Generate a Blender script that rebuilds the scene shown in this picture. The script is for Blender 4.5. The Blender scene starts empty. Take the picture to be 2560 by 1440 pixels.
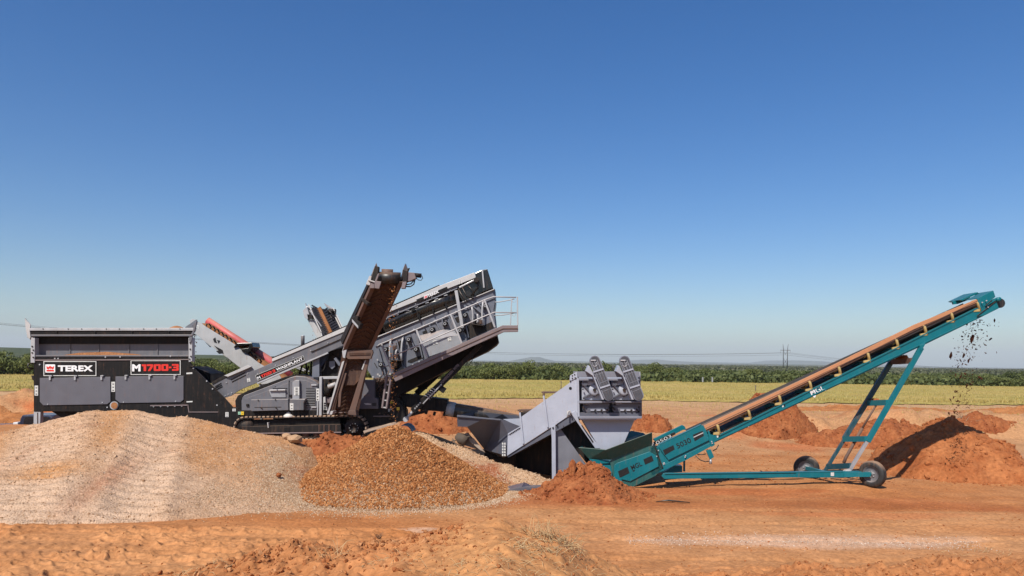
import bpy, math, random
import numpy as np
from mathutils import Vector, Matrix
R = math.radians
random.seed(7); rng = np.random.default_rng(7)
scene = bpy.context.scene
col = scene.collection

# ------------------------------------------------------------------ camera, sky, sun, exposure
F, CX, CY, H, ROLL = 1850.0, 1280.0, 904.0, 3.9, R(0.8)
cam_d = bpy.data.cameras.new("camera"); cam = bpy.data.objects.new("camera", cam_d); col.objects.link(cam)
cam_d.sensor_width = 36; cam_d.lens = F / 2560 * 36; cam_d.shift_y = 184 / 2560
cam_d.clip_start = 0.1; cam_d.clip_end = 60000
c_, s_ = math.cos(ROLL), math.sin(ROLL)
cam.matrix_world = Matrix(((c_, -s_, 0, 0), (0, 0, -1, 0), (s_, c_, 0, H), (0, 0, 0, 1)))
scene.camera = cam
SUN = Vector((0.42, 0.80, -1.0)).normalized()          # direction the light travels
elev = math.asin(-SUN.z); to_sun = -SUN
world = bpy.data.worlds.new("World"); scene.world = world; world.use_nodes = True
nt = world.node_tree; nt.nodes.clear()
sky = nt.nodes.new('ShaderNodeTexSky'); sky.sky_type = 'NISHITA'; sky.sun_disc = False
sky.sun_elevation = elev; sky.sun_rotation = math.atan2(to_sun.x, to_sun.y)
sky.altitude = 300; sky.air_density = 1.0; sky.dust_density = 1.1; sky.ozone_density = 3.3
bg = nt.nodes.new('ShaderNodeBackground'); bg.inputs['Strength'].default_value = 0.104
wo = nt.nodes.new('ShaderNodeOutputWorld')
hs = nt.nodes.new('ShaderNodeHueSaturation'); hs.inputs['Saturation'].default_value = 1.36; hs.inputs['Hue'].default_value = 0.508
nt.links.new(sky.outputs[0], hs.inputs['Color']); nt.links.new(hs.outputs[0], bg.inputs[0]); nt.links.new(bg.outputs[0], wo.inputs[0])
sl = bpy.data.lights.new("sun", 'SUN'); sl.energy = 5.0; sl.angle = R(0.53); sl.color = (1.0, 0.94, 0.84)
so = bpy.data.objects.new("sun", sl); col.objects.link(so); so.rotation_euler = SUN.to_track_quat('-Z', 'Y').to_euler(); so.location = (0, 0, 60)
scene.view_settings.view_transform = 'Standard'; scene.view_settings.look = 'None'
scene.view_settings.exposure = 0.2; scene.view_settings.gamma = 1.0

# ------------------------------------------------------------------ pixel helpers (measurements off the photo -> metres)
def ray(px, py):
    a, b = (px - CX) / F, (CY - py) / F
    return Vector((a * c_ - b * s_, 1.0, a * s_ + b * c_))
def P(px, py, Y):
    d = ray(px, py); return Vector((d.x * Y, Y, H + d.z * Y))
class Fr:
    """vertical working plane through (pixel column px0, depth Y0), turned by yaw degrees; w grows away from the camera"""
    def __init__(s, px0, Y0, yaw=0):
        s.o = P(px0, 900, Y0); a = R(yaw)
        s.u = Vector((math.cos(a), math.sin(a), 0)); s.n = Vector((-math.sin(a), math.cos(a), 0))
    def hit(s, px, py, w=0.0):
        d = ray(px, py); t = (w + s.o.x * s.n.x + s.o.y * s.n.y) / (d.x * s.n.x + d.y * s.n.y)
        return Vector((d.x * t, t, H + d.z * t))
    def off(s, p, w): return p + s.n * w
def Z(ox, oy, k):
    return lambda *pts: [(ox + x * k, oy + y * k) for x, y in pts]
Z1 = Z(40, 780, .22656); Z2 = Z(460, 740, .25); Z3 = Z(740, 640, .22656); Z4 = Z(740, 860, .22656)
Z5 = Z(1120, 860, .26388); Z6 = Z(1440, 1000, .21875); Z7 = Z(1740, 700, .32031); Z8 = Z(1940, 840, .29163)
ZE = Z(560, 900, .14584); ZM = Z(780, 860, .16667); ZW = Z(920, 740, .15625); ZB = Z(1600, 1040, .13889)
ZH = Z(2340, 700, .13889); ZD = Z(1420, 880, .18062); ZK = Z(840, 640, .13889)

# ------------------------------------------------------------------ object helpers
def tag(o, label=None, cat=None, group=None, kind=None):
    if label: o['label'] = label
    if cat: o['category'] = cat
    if group: o['group'] = group
    if kind: o['kind'] = kind
    return o
def thing(name, label, cat, loc=(0, 0, 0), group=None):
    o = bpy.data.objects.new(name, None); o.empty_display_size = .2; col.objects.link(o); o.location = loc
    return tag(o, label, cat, group)
def root_loc(p):
    v = Vector((0, 0, 0))
    while p is not None: v += p.location; p = p.parent
    return v
class MB:
    def __init__(s): s.v = []; s.f = []; s.sm = []
    def add(s, vs, fs, smooth=False):
        b = len(s.v); s.v += [tuple(v) for v in vs]; s.f += [tuple(b + i for i in f) for f in fs]; s.sm += [smooth] * len(fs); return s
    def prism(s, fr, pts, w0, w1, wt=None):
        """px polygon traced on plane w=wt (default w0), extruded from w0 to w1"""
        wt = w0 if wt is None else wt
        base = [fr.hit(x, y, wt) for x, y in pts]; n = len(base)
        A = [fr.off(p, w0 - wt) for p in base]; B = [fr.off(p, w1 - wt) for p in base]
        return s.add(A + B, [tuple(range(n))[::-1], tuple(range(n, 2 * n))] + [(i, (i + 1) % n, n + (i + 1) % n, n + i) for i in range(n)])
    def hull(s, A, B, smooth=False):
        n = len(A)
        return s.add(list(A) + list(B), [tuple(range(n))[::-1], tuple(range(n, 2 * n))] + [(i, (i + 1) % n, n + (i + 1) % n, n + i) for i in range(n)], smooth)
    def bar(s, p, q, a, b, up=Vector((0, 0, 1))):
        p, q = Vector(p), Vector(q); d = (q - p).normalized(); side = d.cross(up)
        if side.length < 1e-4: side = d.cross(Vector((1, 0, 0)))
        side.normalize(); u = side.cross(d).normalized()
        o = [side * (i * a / 2) + u * (j * b / 2) for i, j in ((-1, -1), (1, -1), (1, 1), (-1, 1))]
        return s.hull([p + k for k in o], [q + k for k in o])
    def tube(s, pts, r, n=8, closed=False, caps=True):
        pts = [Vector(p) for p in pts]; b = len(s.v); m = len(pts); rr = r if hasattr(r, '__len__') else [r] * m
        ref = None
        for i, p in enumerate(pts):
            d = (pts[min(i + 1, m - 1)] - pts[max(i - 1, 0)]).normalized()
            if ref is None: ref = Vector((0, 0, 1)) if abs(d.z) < .9 else Vector((0, 1, 0))
            sd = d.cross(ref)
            if sd.length < 1e-3: sd = d.cross(Vector((1, .3, 0)))
            sd.normalize(); u = sd.cross(d).normalized(); ref = u
            for k in range(n):
                t = 2 * math.pi * k / n; s.v.append(tuple(p + sd * (math.cos(t) * rr[i]) + u * (math.sin(t) * rr[i])))
        for i in range(m - 1):
            for k in range(n):
                s.f.append((b + i * n + k, b + i * n + (k + 1) % n, b + (i + 1) * n + (k + 1) % n, b + (i + 1) * n + k)); s.sm.append(True)
        if caps:
            s.f.append(tuple(b + k for k in range(n))[::-1]); s.sm.append(False)
            s.f.append(tuple(b + (m - 1) * n + k for k in range(n))); s.sm.append(False)
        return s
    def cyl(s, c, axis, r, L, n=24, r2=None):
        c = Vector(c); ax = Vector(axis).normalized() * (L / 2); return s.tube([c - ax, c + ax], [r, r if r2 is None else r2], n)
    def lathe(s, c, axis, prof, n=32):
        """prof: (distance along axis, radius)"""
        c = Vector(c); ax = Vector(axis).normalized(); sd = ax.orthogonal().normalized(); u = ax.cross(sd); b = len(s.v); m = len(prof)
        for h, r in prof:
            for k in range(n):
                t = 2 * math.pi * k / n; s.v.append(tuple(c + ax * h + (sd * math.cos(t) + u * math.sin(t)) * r))
        for i in range(m - 1):
            for k in range(n):
                s.f.append((b + i * n + k, b + i * n + (k + 1) % n, b + (i + 1) * n + (k + 1) % n, b + (i + 1) * n + k)); s.sm.append(True)
        return s
    def build(s, name, mat, parent=None, bevel=0, label=None):
        rl = root_loc(parent); me = bpy.data.meshes.new(name)
        me.from_pydata([tuple(Vector(v) - rl) for v in s.v], [], s.f); me.update()
        me.polygons.foreach_set('use_smooth', s.sm)
        me.materials.append(mat)
        o = bpy.data.objects.new(name, me); col.objects.link(o); o.parent = parent
        import bmesh
        bm = bmesh.new(); bm.from_mesh(me); bmesh.ops.recalc_face_normals(bm, faces=bm.faces); bm.to_mesh(me); bm.free()
        if bevel:
            m = o.modifiers.new('bevel', 'BEVEL'); m.width = bevel; m.segments = 2; m.limit_method = 'ANGLE'; m.angle_limit = R(35)
        if label: o['label'] = label
        return o
def np_mesh(name, V, Fc, mat, parent=None, smooth=True, attrs=None):
    me = bpy.data.meshes.new(name); V = np.asarray(V, dtype=np.float32); Fc = np.asarray(Fc, dtype=np.int32); k = Fc.shape[1]
    me.vertices.add(len(V)); me.vertices.foreach_set('co', V.ravel())
    me.loops.add(Fc.size); me.loops.foreach_set('vertex_index', Fc.ravel())
    me.polygons.add(len(Fc)); me.polygons.foreach_set('loop_start', np.arange(0, Fc.size, k, dtype=np.int32))
    me.polygons.foreach_set('loop_total', np.full(len(Fc), k, dtype=np.int32))
    me.update(calc_edges=True)
    me.polygons.foreach_set('use_smooth', np.full(len(Fc), smooth))
    for an, (ty, arr) in (attrs or {}).items():
        a = me.attributes.new(an, ty, 'POINT')
        a.data.foreach_set('color' if ty == 'FLOAT_COLOR' else 'value', np.asarray(arr, dtype=np.float32).ravel())
    me.materials.append(mat); o = bpy.data.objects.new(name, me); col.objects.link(o); o.parent = parent
    return o
def text(fr, s, p0, p1, hpx, w, name, mat, parent, bold=.02, wid=None, thick=.006):
    """lettering laid on plane w: baseline p0->p1 in pixels, cap height hpx"""
    cu = bpy.data.curves.new('t', 'FONT'); cu.body = s; cu.offset = bold; cu.extrude = 0.5
    to = bpy.data.objects.new('t', cu); col.objects.link(to); bpy.context.view_layer.update()
    me = bpy.data.meshes.new_from_object(to.evaluated_get(bpy.context.evaluated_depsgraph_get()))
    bpy.data.objects.remove(to)
    n = len(me.vertices); co = np.zeros(n * 3); me.vertices.foreach_get('co', co); co = co.reshape(-1, 3)
    mn, mx = co.min(0), co.max(0); q = (co - mn) / np.maximum(mx - mn, 1e-6)
    a, b = fr.hit(*p0, w), fr.hit(*p1, w); d = b - a
    e = Vector((p1[0] - p0[0], p1[1] - p0[1])); e.normalize(); up = fr.hit(p0[0] + e.y * hpx, p0[1] - e.x * hpx, w) - a
    rl = root_loc(parent)
    vs = [tuple(a + d * x + up * y + fr.n * (-(z) * thick) - rl) for x, y, z in q]
    for i, v in enumerate(vs): me.vertices[i].co = v
    me.materials.clear(); me.materials.append(mat); me.name = name
    o = bpy.data.objects.new(name, me); col.objects.link(o); o.parent = parent; return o

# ------------------------------------------------------------------ noise
_T = rng.random((256, 256))
def vn(x, y, seed=0):
    x = np.asarray(x, float) + seed * 17.3; y = np.asarray(y, float) + seed * 31.7
    xi, yi = np.floor(x).astype(int), np.floor(y).astype(int); fx, fy = x - xi, y - yi
    fx = fx * fx * (3 - 2 * fx); fy = fy * fy * (3 - 2 * fy)
    g = lambda i, j: _T[i & 255, j & 255]
    return (g(xi, yi) * (1 - fx) + g(xi + 1, yi) * fx) * (1 - fy) + (g(xi, yi + 1) * (1 - fx) + g(xi + 1, yi + 1) * fx) * fy
def fbm(x, y, sc, oc=4, seed=0):
    t = 0; a = 1; n = 0
    for k in range(oc):
        t = t + a * vn(x / sc, y / sc, seed + k); n += a; a *= .5; sc *= .47
    return t / n * 2 - 1
def ss(a, b, x):
    t = np.clip((np.asarray(x, float) - a) / (b - a), 0, 1); return t * t * (3 - 2 * t)

# ------------------------------------------------------------------ materials
def new_mat(name):
    m = bpy.data.materials.new(name); m.use_nodes = True; n = m.node_tree.nodes; n.clear()
    o = n.new('ShaderNodeOutputMaterial'); b = n.new('ShaderNodeBsdfPrincipled'); m.node_tree.links.new(b.outputs[0], o.inputs[0])
    return m, m.node_tree, b
def N(t, k, **kw):
    n = t.nodes.new(k)
    for a, v in kw.items():
        if a.startswith('i_'): n.inputs[a[2:].replace('_', ' ')].default_value = v
        else: setattr(n, a, v)
    return n
def mixc(t, fac, a, b, mode='MIX'):
    m = N(t, 'ShaderNodeMix', data_type='RGBA', blend_type=mode); L = t.links.new
    for i, v in ((0, fac), (6, a), (7, b)):
        if hasattr(v, 'is_output'): L(v, m.inputs[i])
        else: m.inputs[i].default_value = v if i == 0 else (*v, 1) if len(v) == 3 else v
    return m.outputs[2]
def rng_(t, v, a, b, c=0., d=1.):
    m = N(t, 'ShaderNodeMapRange'); m.clamp = True; t.links.new(v, m.inputs[0])
    for i, x in enumerate((a, b, c, d)): m.inputs[i + 1].default_value = x
    return m.outputs[0]
def mul(t, a, b):
    m = N(t, 'ShaderNodeMath', operation='MULTIPLY')
    for i, v in enumerate((a, b)):
        if hasattr(v, 'is_output'): t.links.new(v, m.inputs[i])
        else: m.inputs[i].default_value = v
    return m.outputs[0]
DUST = (.50, .30, .18)
def paint(name, c, rough=.45, metal=0., var=.12, dust=.6, mud=0., spec=.5, mudc=(.22, .085, .035), bump=.0, sc=2.5):
    m, t, b = new_mat(name); L = t.links.new
    tc = N(t, 'ShaderNodeTexCoord'); n1 = N(t, 'ShaderNodeTexNoise', i_Scale=sc, i_Detail=6.); L(tc.outputs['Object'], n1.inputs['Vector'])
    n2 = N(t, 'ShaderNodeTexNoise', i_Scale=sc * 9, i_Detail=3.); L(tc.outputs['Object'], n2.inputs['Vector'])
    mp = N(t, 'ShaderNodeMapping'); mp.inputs['Scale'].default_value = (9, 9, 1.0); L(tc.outputs['Object'], mp.inputs[0])
    n3 = N(t, 'ShaderNodeTexNoise', i_Scale=1.5, i_Detail=4.); L(mp.outputs[0], n3.inputs['Vector'])
    lo = tuple(x * (1 - var) for x in c); hi = tuple(min(1, x * (1 + var)) for x in c)
    cc = mixc(t, rng_(t, n1.outputs[0], .3, .7), lo, hi)
    geo = N(t, 'ShaderNodeNewGeometry'); sx = N(t, 'ShaderNodeSeparateXYZ'); L(geo.outputs['Normal'], sx.inputs[0])
    if dust:
        up = rng_(t, sx.outputs[2], .3, .85)
        cc = mixc(t, mul(t, mul(t, up, dust), rng_(t, n2.outputs[0], .25, .6, .55, 1.)), cc, DUST)
        cc = mixc(t, mul(t, rng_(t, n3.outputs[0], .5, .8), dust * .35), cc, DUST)
        n4 = N(t, 'ShaderNodeTexNoise', i_Scale=1.1, i_Detail=7., i_Roughness=.7); L(mp.outputs[0], n4.inputs['Vector']); n5 = N(t, 'ShaderNodeTexNoise', i_Scale=5., i_Detail=8., i_Roughness=.75); L(tc.outputs['Object'], n5.inputs['Vector'])
        cc = mixc(t, mul(t, mul(t, rng_(t, n4.outputs[0], .56, .66), rng_(t, n5.outputs[0], .45, .6)), min(.5, .16 + dust)), cc, (.22, .095, .045))
        cc = mixc(t, mul(t, rng_(t, n5.outputs[0], .60, .66), .35), cc, tuple(x * .45 for x in c))
    if mud:
        cc = mixc(t, mul(t, rng_(t, n1.outputs[0], .62 - .35 * mud, .78 - .3 * mud), min(1, mud * 1.3)), cc, mudc)
    L(cc, b.inputs['Base Color']); b.inputs['Metallic'].default_value = metal; b.inputs['Specular IOR Level'].default_value = spec
    L(rng_(t, n1.outputs[0], .3, .75, max(.05, rough - .1), min(1, rough + .15)), b.inputs['Roughness'])
    if bump:
        bp = N(t, 'ShaderNodeBump', i_Strength=bump, i_Distance=.01); L(n2.outputs[0], bp.inputs['Height']); L(bp.outputs[0], b.inputs['Normal'])
    return m
def plain(name, c, rough=.5, metal=0.):
    m, t, b = new_mat(name); b.inputs['Base Color'].default_value = (*c, 1); b.inputs['Roughness'].default_value = rough; b.inputs['Metallic'].default_value = metal
    tc = N(t, 'ShaderNodeTexCoord'); n1 = N(t, 'ShaderNodeTexNoise', i_Scale=14., i_Detail=3.); t.links.new(tc.outputs['Object'], n1.inputs['Vector'])
    t.links.new(mixc(t, rng_(t, n1.outputs[0], .3, .7), tuple(x * .88 for x in c), tuple(min(1, x * 1.1) for x in c)), b.inputs['Base Color'])
    return m
def earth(name, c1, c2, c3=None, sc=1.6, fine=30., bump=.6, dist=.03, rough=.95, attr=None, rnd=False, peb=0.):
    m, t, b = new_mat(name); L = t.links.new
    tc = N(t, 'ShaderNodeTexCoord')
    n1 = N(t, 'ShaderNodeTexNoise', i_Scale=sc, i_Detail=8., i_Roughness=.62); L(tc.outputs['Object'], n1.inputs['Vector'])
    n2 = N(t, 'ShaderNodeTexNoise', i_Scale=fine, i_Detail=5., i_Roughness=.6); L(tc.outputs['Object'], n2.inputs['Vector'])
    f1 = rng_(t, n1.outputs[0], .36, .64)
    if attr:
        at = N(t, 'ShaderNodeAttribute', attribute_name=attr)
        cc = mixc(t, 1., at.outputs['Color'], mixc(t, f1, (.86, .84, .82), (1.12, 1.12, 1.12)), 'MULTIPLY')
    elif rnd:
        at = N(t, 'ShaderNodeAttribute', attribute_name='rnd')
        cr = N(t, 'ShaderNodeValToRGB'); e = cr.color_ramp.elements; e[0].color = (*c1, 1); e[1].color = (*(c3 or c2), 1)
        x = e.new(.55); x.color = (*c2, 1); L(at.outputs['Fac'], cr.inputs[0]); cc = cr.outputs[0]
    else:
        cc = mixc(t, f1, c1, c2)
    cc = mixc(t, 1., cc, mixc(t, rng_(t, n2.outputs[0], .3, .7), (.53, .52, .51), (.90, .92, .93)), 'MULTIPLY')
    if peb:
        vo = N(t, 'ShaderNodeTexVoronoi', i_Scale=26.); L(tc.outputs['Object'], vo.inputs['Vector'])
        hs = N(t, 'ShaderNodeSeparateColor'); L(vo.outputs['Color'], hs.inputs[0])
        cc = mixc(t, mul(t, rng_(t, hs.outputs[0], .5, 1.), peb), cc, c3 or c2)
    L(cc, b.inputs['Base Color']); b.inputs['Roughness'].default_value = rough; b.inputs['Specular IOR Level'].default_value = .15
    bp = N(t, 'ShaderNodeBump', i_Strength=bump, i_Distance=dist); L(n2.outputs[0], bp.inputs['Height'])
    if peb:
        bp2 = N(t, 'ShaderNodeBump', i_Strength=.8, i_Distance=.02); bp2.invert = True; L(vo.outputs['Distance'], bp2.inputs['Height']); L(bp.outputs[0], bp2.inputs['Normal']); L(bp2.outputs[0], b.inputs['Normal'])
    else: L(bp.outputs[0], b.inputs['Normal'])
    return m
M = {}
M['black'] = paint('black_paint', (.006, .0055, .006), .6, dust=.10, var=.3, spec=.25)
M['dark'] = paint('dark_steel', (.011, .0095, .0095), .65, dust=.2, mud=.08, spec=.3)
M['grey'] = paint('machine_grey', (.115, .118, .135), .42, dust=.35)
M['doorgrey'] = paint('door_grey', (.105, .105, .125), .42, dust=.08, var=.05)
M['boxgrey'] = paint('screen_grey', (.125, .138, .172), .42, dust=.35)
M['light'] = paint('light_grey', (.36, .37, .39), .4, dust=.35)
M['white'] = paint('white_cover', (.46, .46, .46), .4, dust=.2, var=.06)
M['guard'] = paint('pale_guard', (.26, .27, .29), .4, dust=.3)
M['mauve'] = paint('dusty_mauve', (.17, .135, .14), .55, dust=.4)
M['brown'] = paint('muddy_steel', (.105, .060, .045), .7, dust=.15, mud=.3, mudc=(.14, .06, .03))
M['belt'] = paint('muddy_belt', (.045, .018, .010), .75, dust=.3, mud=.35, bump=.5, mudc=(.075, .026, .011))
M['rubber'] = paint('black_rubber', (.018, .017, .017), .38, dust=.3)
M['mattblack'] = paint('matt_black', (.008, .007, .007), .7, dust=.04, spec=.2)  # nearly black, matt, hardly any dust
M['gloss'] = paint('gloss_black', (.013, .013, .013), .2, dust=.12)
M['hose'] = paint('hose_rubber', (.012, .012, .012), .4, dust=.2)
M['chrome'] = paint('bare_steel', (.42, .42, .43), .42, metal=.5, dust=.1)
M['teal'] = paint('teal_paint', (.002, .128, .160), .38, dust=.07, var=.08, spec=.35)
M['tealshademud'] = paint('shaded_muddy_teal', (.004, .060, .085), .5, dust=.3, mud=.35, mudc=(.10, .05, .03))  # teal darkened to paint in the far leg's shade, with mud patches
M['head'] = paint('head_grey_shaded', (.19, .20, .245), .45, dust=.2, var=.08)  # plant grey darkened, painting in the shade over the screen head
M['tealdark'] = paint('teal_paint_shaded_dusty', (.012, .085, .082), .5, dust=.25, var=.12)  # teal with the shade of feed box and front flares painted in, plus dust
M['yellow'] = paint('idler_yellow', (.42, .31, .12), .5, dust=.2)
M['beltside'] = paint('dusty_belt', (.44, .20, .095), .8, dust=.3, var=.1)
M['belttop'] = paint('belt_top', (.05, .045, .045), .7, dust=.2)
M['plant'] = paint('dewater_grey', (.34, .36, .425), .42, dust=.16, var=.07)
M['plantdark'] = paint('dewater_shade', (.085, .092, .12), .45, dust=.1, var=.08)  # darker copy of the plant grey, shade painted into the colour
M['mesh'] = paint('guard_mesh', (.065, .068, .08), .5, dust=.1)
M['red'] = plain('red_decal', (.62, .022, .012), .5); M['wtext'] = plain('white_decal', (.75, .75, .76), .5)
M['btext'] = plain('black_decal', (.008, .008, .009), .5); M['sticker'] = plain('sticker', (.55, .55, .53), .5)
M['ysticker'] = plain('yellow_sticker', (.65, .45, .03), .5); M['gsticker'] = plain('green_sticker', (.25, .45, .33), .5)
M['redcover'] = paint('red_cover', (.46, .075, .085), .5, dust=.5, var=.08)
M['orange'] = earth('orange_spill', (.40, .17, .07), (.52, .24, .11))
M['pale_metal'] = paint('pale_frame', (.40, .40, .40), .5, dust=.3)
M['tarp'] = paint('navy_tarp', (.015, .03, .07), .55, dust=.2)
M['bag'] = paint('white_bag', (.6, .58, .54), .6, dust=.1)
M['wood'] = paint('grey_plank', (.34, .26, .20), .85, dust=.3, var=.3)
M['tire'] = paint('tyre_rubber', (.022, .021, .021), .7, dust=.55, var=.2)
M['bluecar'] = paint('navy_car_paint', (.012, .022, .05), .2, dust=.1)
M['glass'] = paint('dark_glass', (.01, .013, .018), .08, dust=.0)
M['carwhite'] = paint('white_panel', (.65, .65, .65), .3, dust=.1)

# ------------------------------------------------------------------ terrain
def hz0(px): return CY + (px - CX) * math.tan(ROLL)
PADL = lambda x: 1 - ss(-4.2, -.2, x)
def bermz(x):
    xs = [-9, -6.2, -4.4, -3.0, -1.7, -.9, -.15, .6, 1.3, 1.9, 3.2, 6, 9]
    zs = [.1, .55, .98, 1.24, 1.42, 1.62, 1.78, 1.60, 1.20, .92, .98, 1.24, 1.34]
    return np.interp(x, xs, zs)
def bankA(x, Y):
    s = x / np.maximum(Y, 1)
    return np.interp(s, [-.75, -.62, -.5, -.2, .0, .2, .28, .33, .6, .8], [1, 1, .5, .15, .1, .12, .25, .8, 1, 1])
def base_h(x, Y):
    x = np.asarray(x, float); Y = np.asarray(Y, float)
    w_ = Y + 1.3 * (fbm(x, x * 0 + 3, 4.5, 3, 44))
    far = .8 * ss(34, 45, Y) + 1.05 * bankA(x, Y) * ss(37.5, 40.3, w_) * (1 - ss(41.5, 47, w_)) * (.75 + .5 * fbm(x, Y, 3.2, 3, 47))
    pad = 1.08 * PADL(x) * ss(21.5, 25.2, Y) * (1 - ss(29.5, 33, Y))
    z = np.maximum(far, pad)
    z = z - .35 * ss(-12, -15, x) * ss(30, 32, Y) * (1 - ss(33, 40, Y))
    z = z + bermz(x) * (1 - ss(10.0, 12.6, Y)) + (0)
    z = z - .35 * np.exp(-(((x - 3.6) / 3.) ** 2 + ((Y - 25.) / 1.2) ** 2))
    z = z + .12 * np.exp(-(((x - 11.) / 1.6) ** 2 + ((Y - 24.) / 1.3) ** 2))
    return z
def ground_h(x, Y):
    x = np.asarray(x, float); Y = np.asarray(Y, float)
    z = base_h(x, Y)
    near = 1 - ss(60, 130, Y)
    z = z + near * (.05 * fbm(x, Y, 2.6, 3, 1) + .018 * fbm(x, Y * 1.8, .38, 3, 4))
    bm = (1 - ss(10.4, 12.4, Y))
    z = z + bm * (.08 * fbm(x, Y, .9, 4, 9) + .045 * fbm(x, Y, .16, 2, 12))
    ch = bm * np.maximum(ss(-.7, -1.8, x), ss(1.9, 2.8, x)) * ss(7.5, 8.5, Y)
    z = z + ch * (.20 * np.maximum(0, fbm(x, Y, .42, 3, 16)) + .05 * fbm(x, Y, .09, 2, 18))
    # churned clods along the foot of the foreground bank
    cl = np.exp(-((Y - 12.3) / .55) ** 2) * ss(-8, -5, x) * (.5 + .5 * ss(1.5, -1, x)) + np.exp(-((Y - 13.6) / .5) ** 2) * ss(2.0, 3.5, x) * .8
    z = z + cl * (.06 + .34 * np.maximum(0, fbm(x, Y, .34, 3, 15)))
    # tyre and track prints in the sand, left foreground
    tr = ss(-1.5, -4.5, x) * ss(11.8, 12.6, Y) * (1 - ss(16.3, 17.2, Y))
    tr2 = ss(2.0, 4.0, x) * 0
    lane = Y + .10 * np.sin(x * .35) + .05 * x
    ph = x * 17 + 3.2 * np.sin(lane * 5.) + 5 * fbm(x, Y, 1.9, 2, 20)
    lug = np.clip(np.sin(ph) * 1.8, -.2, 1) * (np.sin(lane * 8.2) > -.25)
    rp = 1 - np.abs(2 * vn(x / .42 + .8 * Y, Y / .17 + .25 * x, 25) - 1); z = z + ss(0.5, -2.5, x) * ss(11.6, 12.6, Y) * (1 - ss(16.6, 17.4, Y)) * .095 * (rp ** 4) * ss(.2, .5, vn(x / 1.7, Y / .9, 26))
    z = z + tr * .034 * lug * (.35 + .9 * vn(x / 1.4, Y / .8, 22)) + tr * .018 * np.sin(lane * 8.2)
    # the rutted haul road
    z = z + .03 * np.sin(Y * 4.2 + .5 * np.sin(x * .3)) * ss(13, 14, Y) * (1 - ss(20, 21, Y)) * fbm(x, Y, 3, 2, 31)
    rd = ss(-1.0, 1.0, x) * ss(13.2, 14.2, Y) * (1 - ss(19.5, 21, Y)); l2 = Y - .04 * x + .25 * np.sin(x * .22)
    z = z + rd * (-.045 * np.exp(-((np.sin(l2 * 1.9)) / .28) ** 2) + .012 * np.clip(np.sin(x * 21 + 6 * np.sin(l2 * 3)), 0, 1) * (np.abs(np.sin(l2 * 1.9)) < .35))
    z = z + bankA(x, Y) * ss(36.5, 38.5, Y) * (1 - ss(43, 47, Y)) * (.30 * fbm(x, Y, 1.5, 3, 48) + .10 * fbm(x, Y, .4, 2, 49))
    # low windblown bank in the right and middle distance
    z = z + near * ss(34, 40, Y) * (1 - ss(50, 60, Y)) * (.22 * fbm(x, Y, 5.5, 4, 40))
    return z
def gh(x, Y): return float(ground_h(np.array([x]), np.array([Y]))[0])
def ghit(px, py, y0=7., y1=400.):
    d = ray(px, py); ys = np.geomspace(y0, y1, 3000); zz = H + d.z * ys; g = ground_h(d.x * ys, ys)
    k = np.argmax(zz < g); Y = ys[k] if (zz < g).any() else y1
    return Vector((d.x * Y, Y, gh(d.x * Y, Y)))

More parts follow.
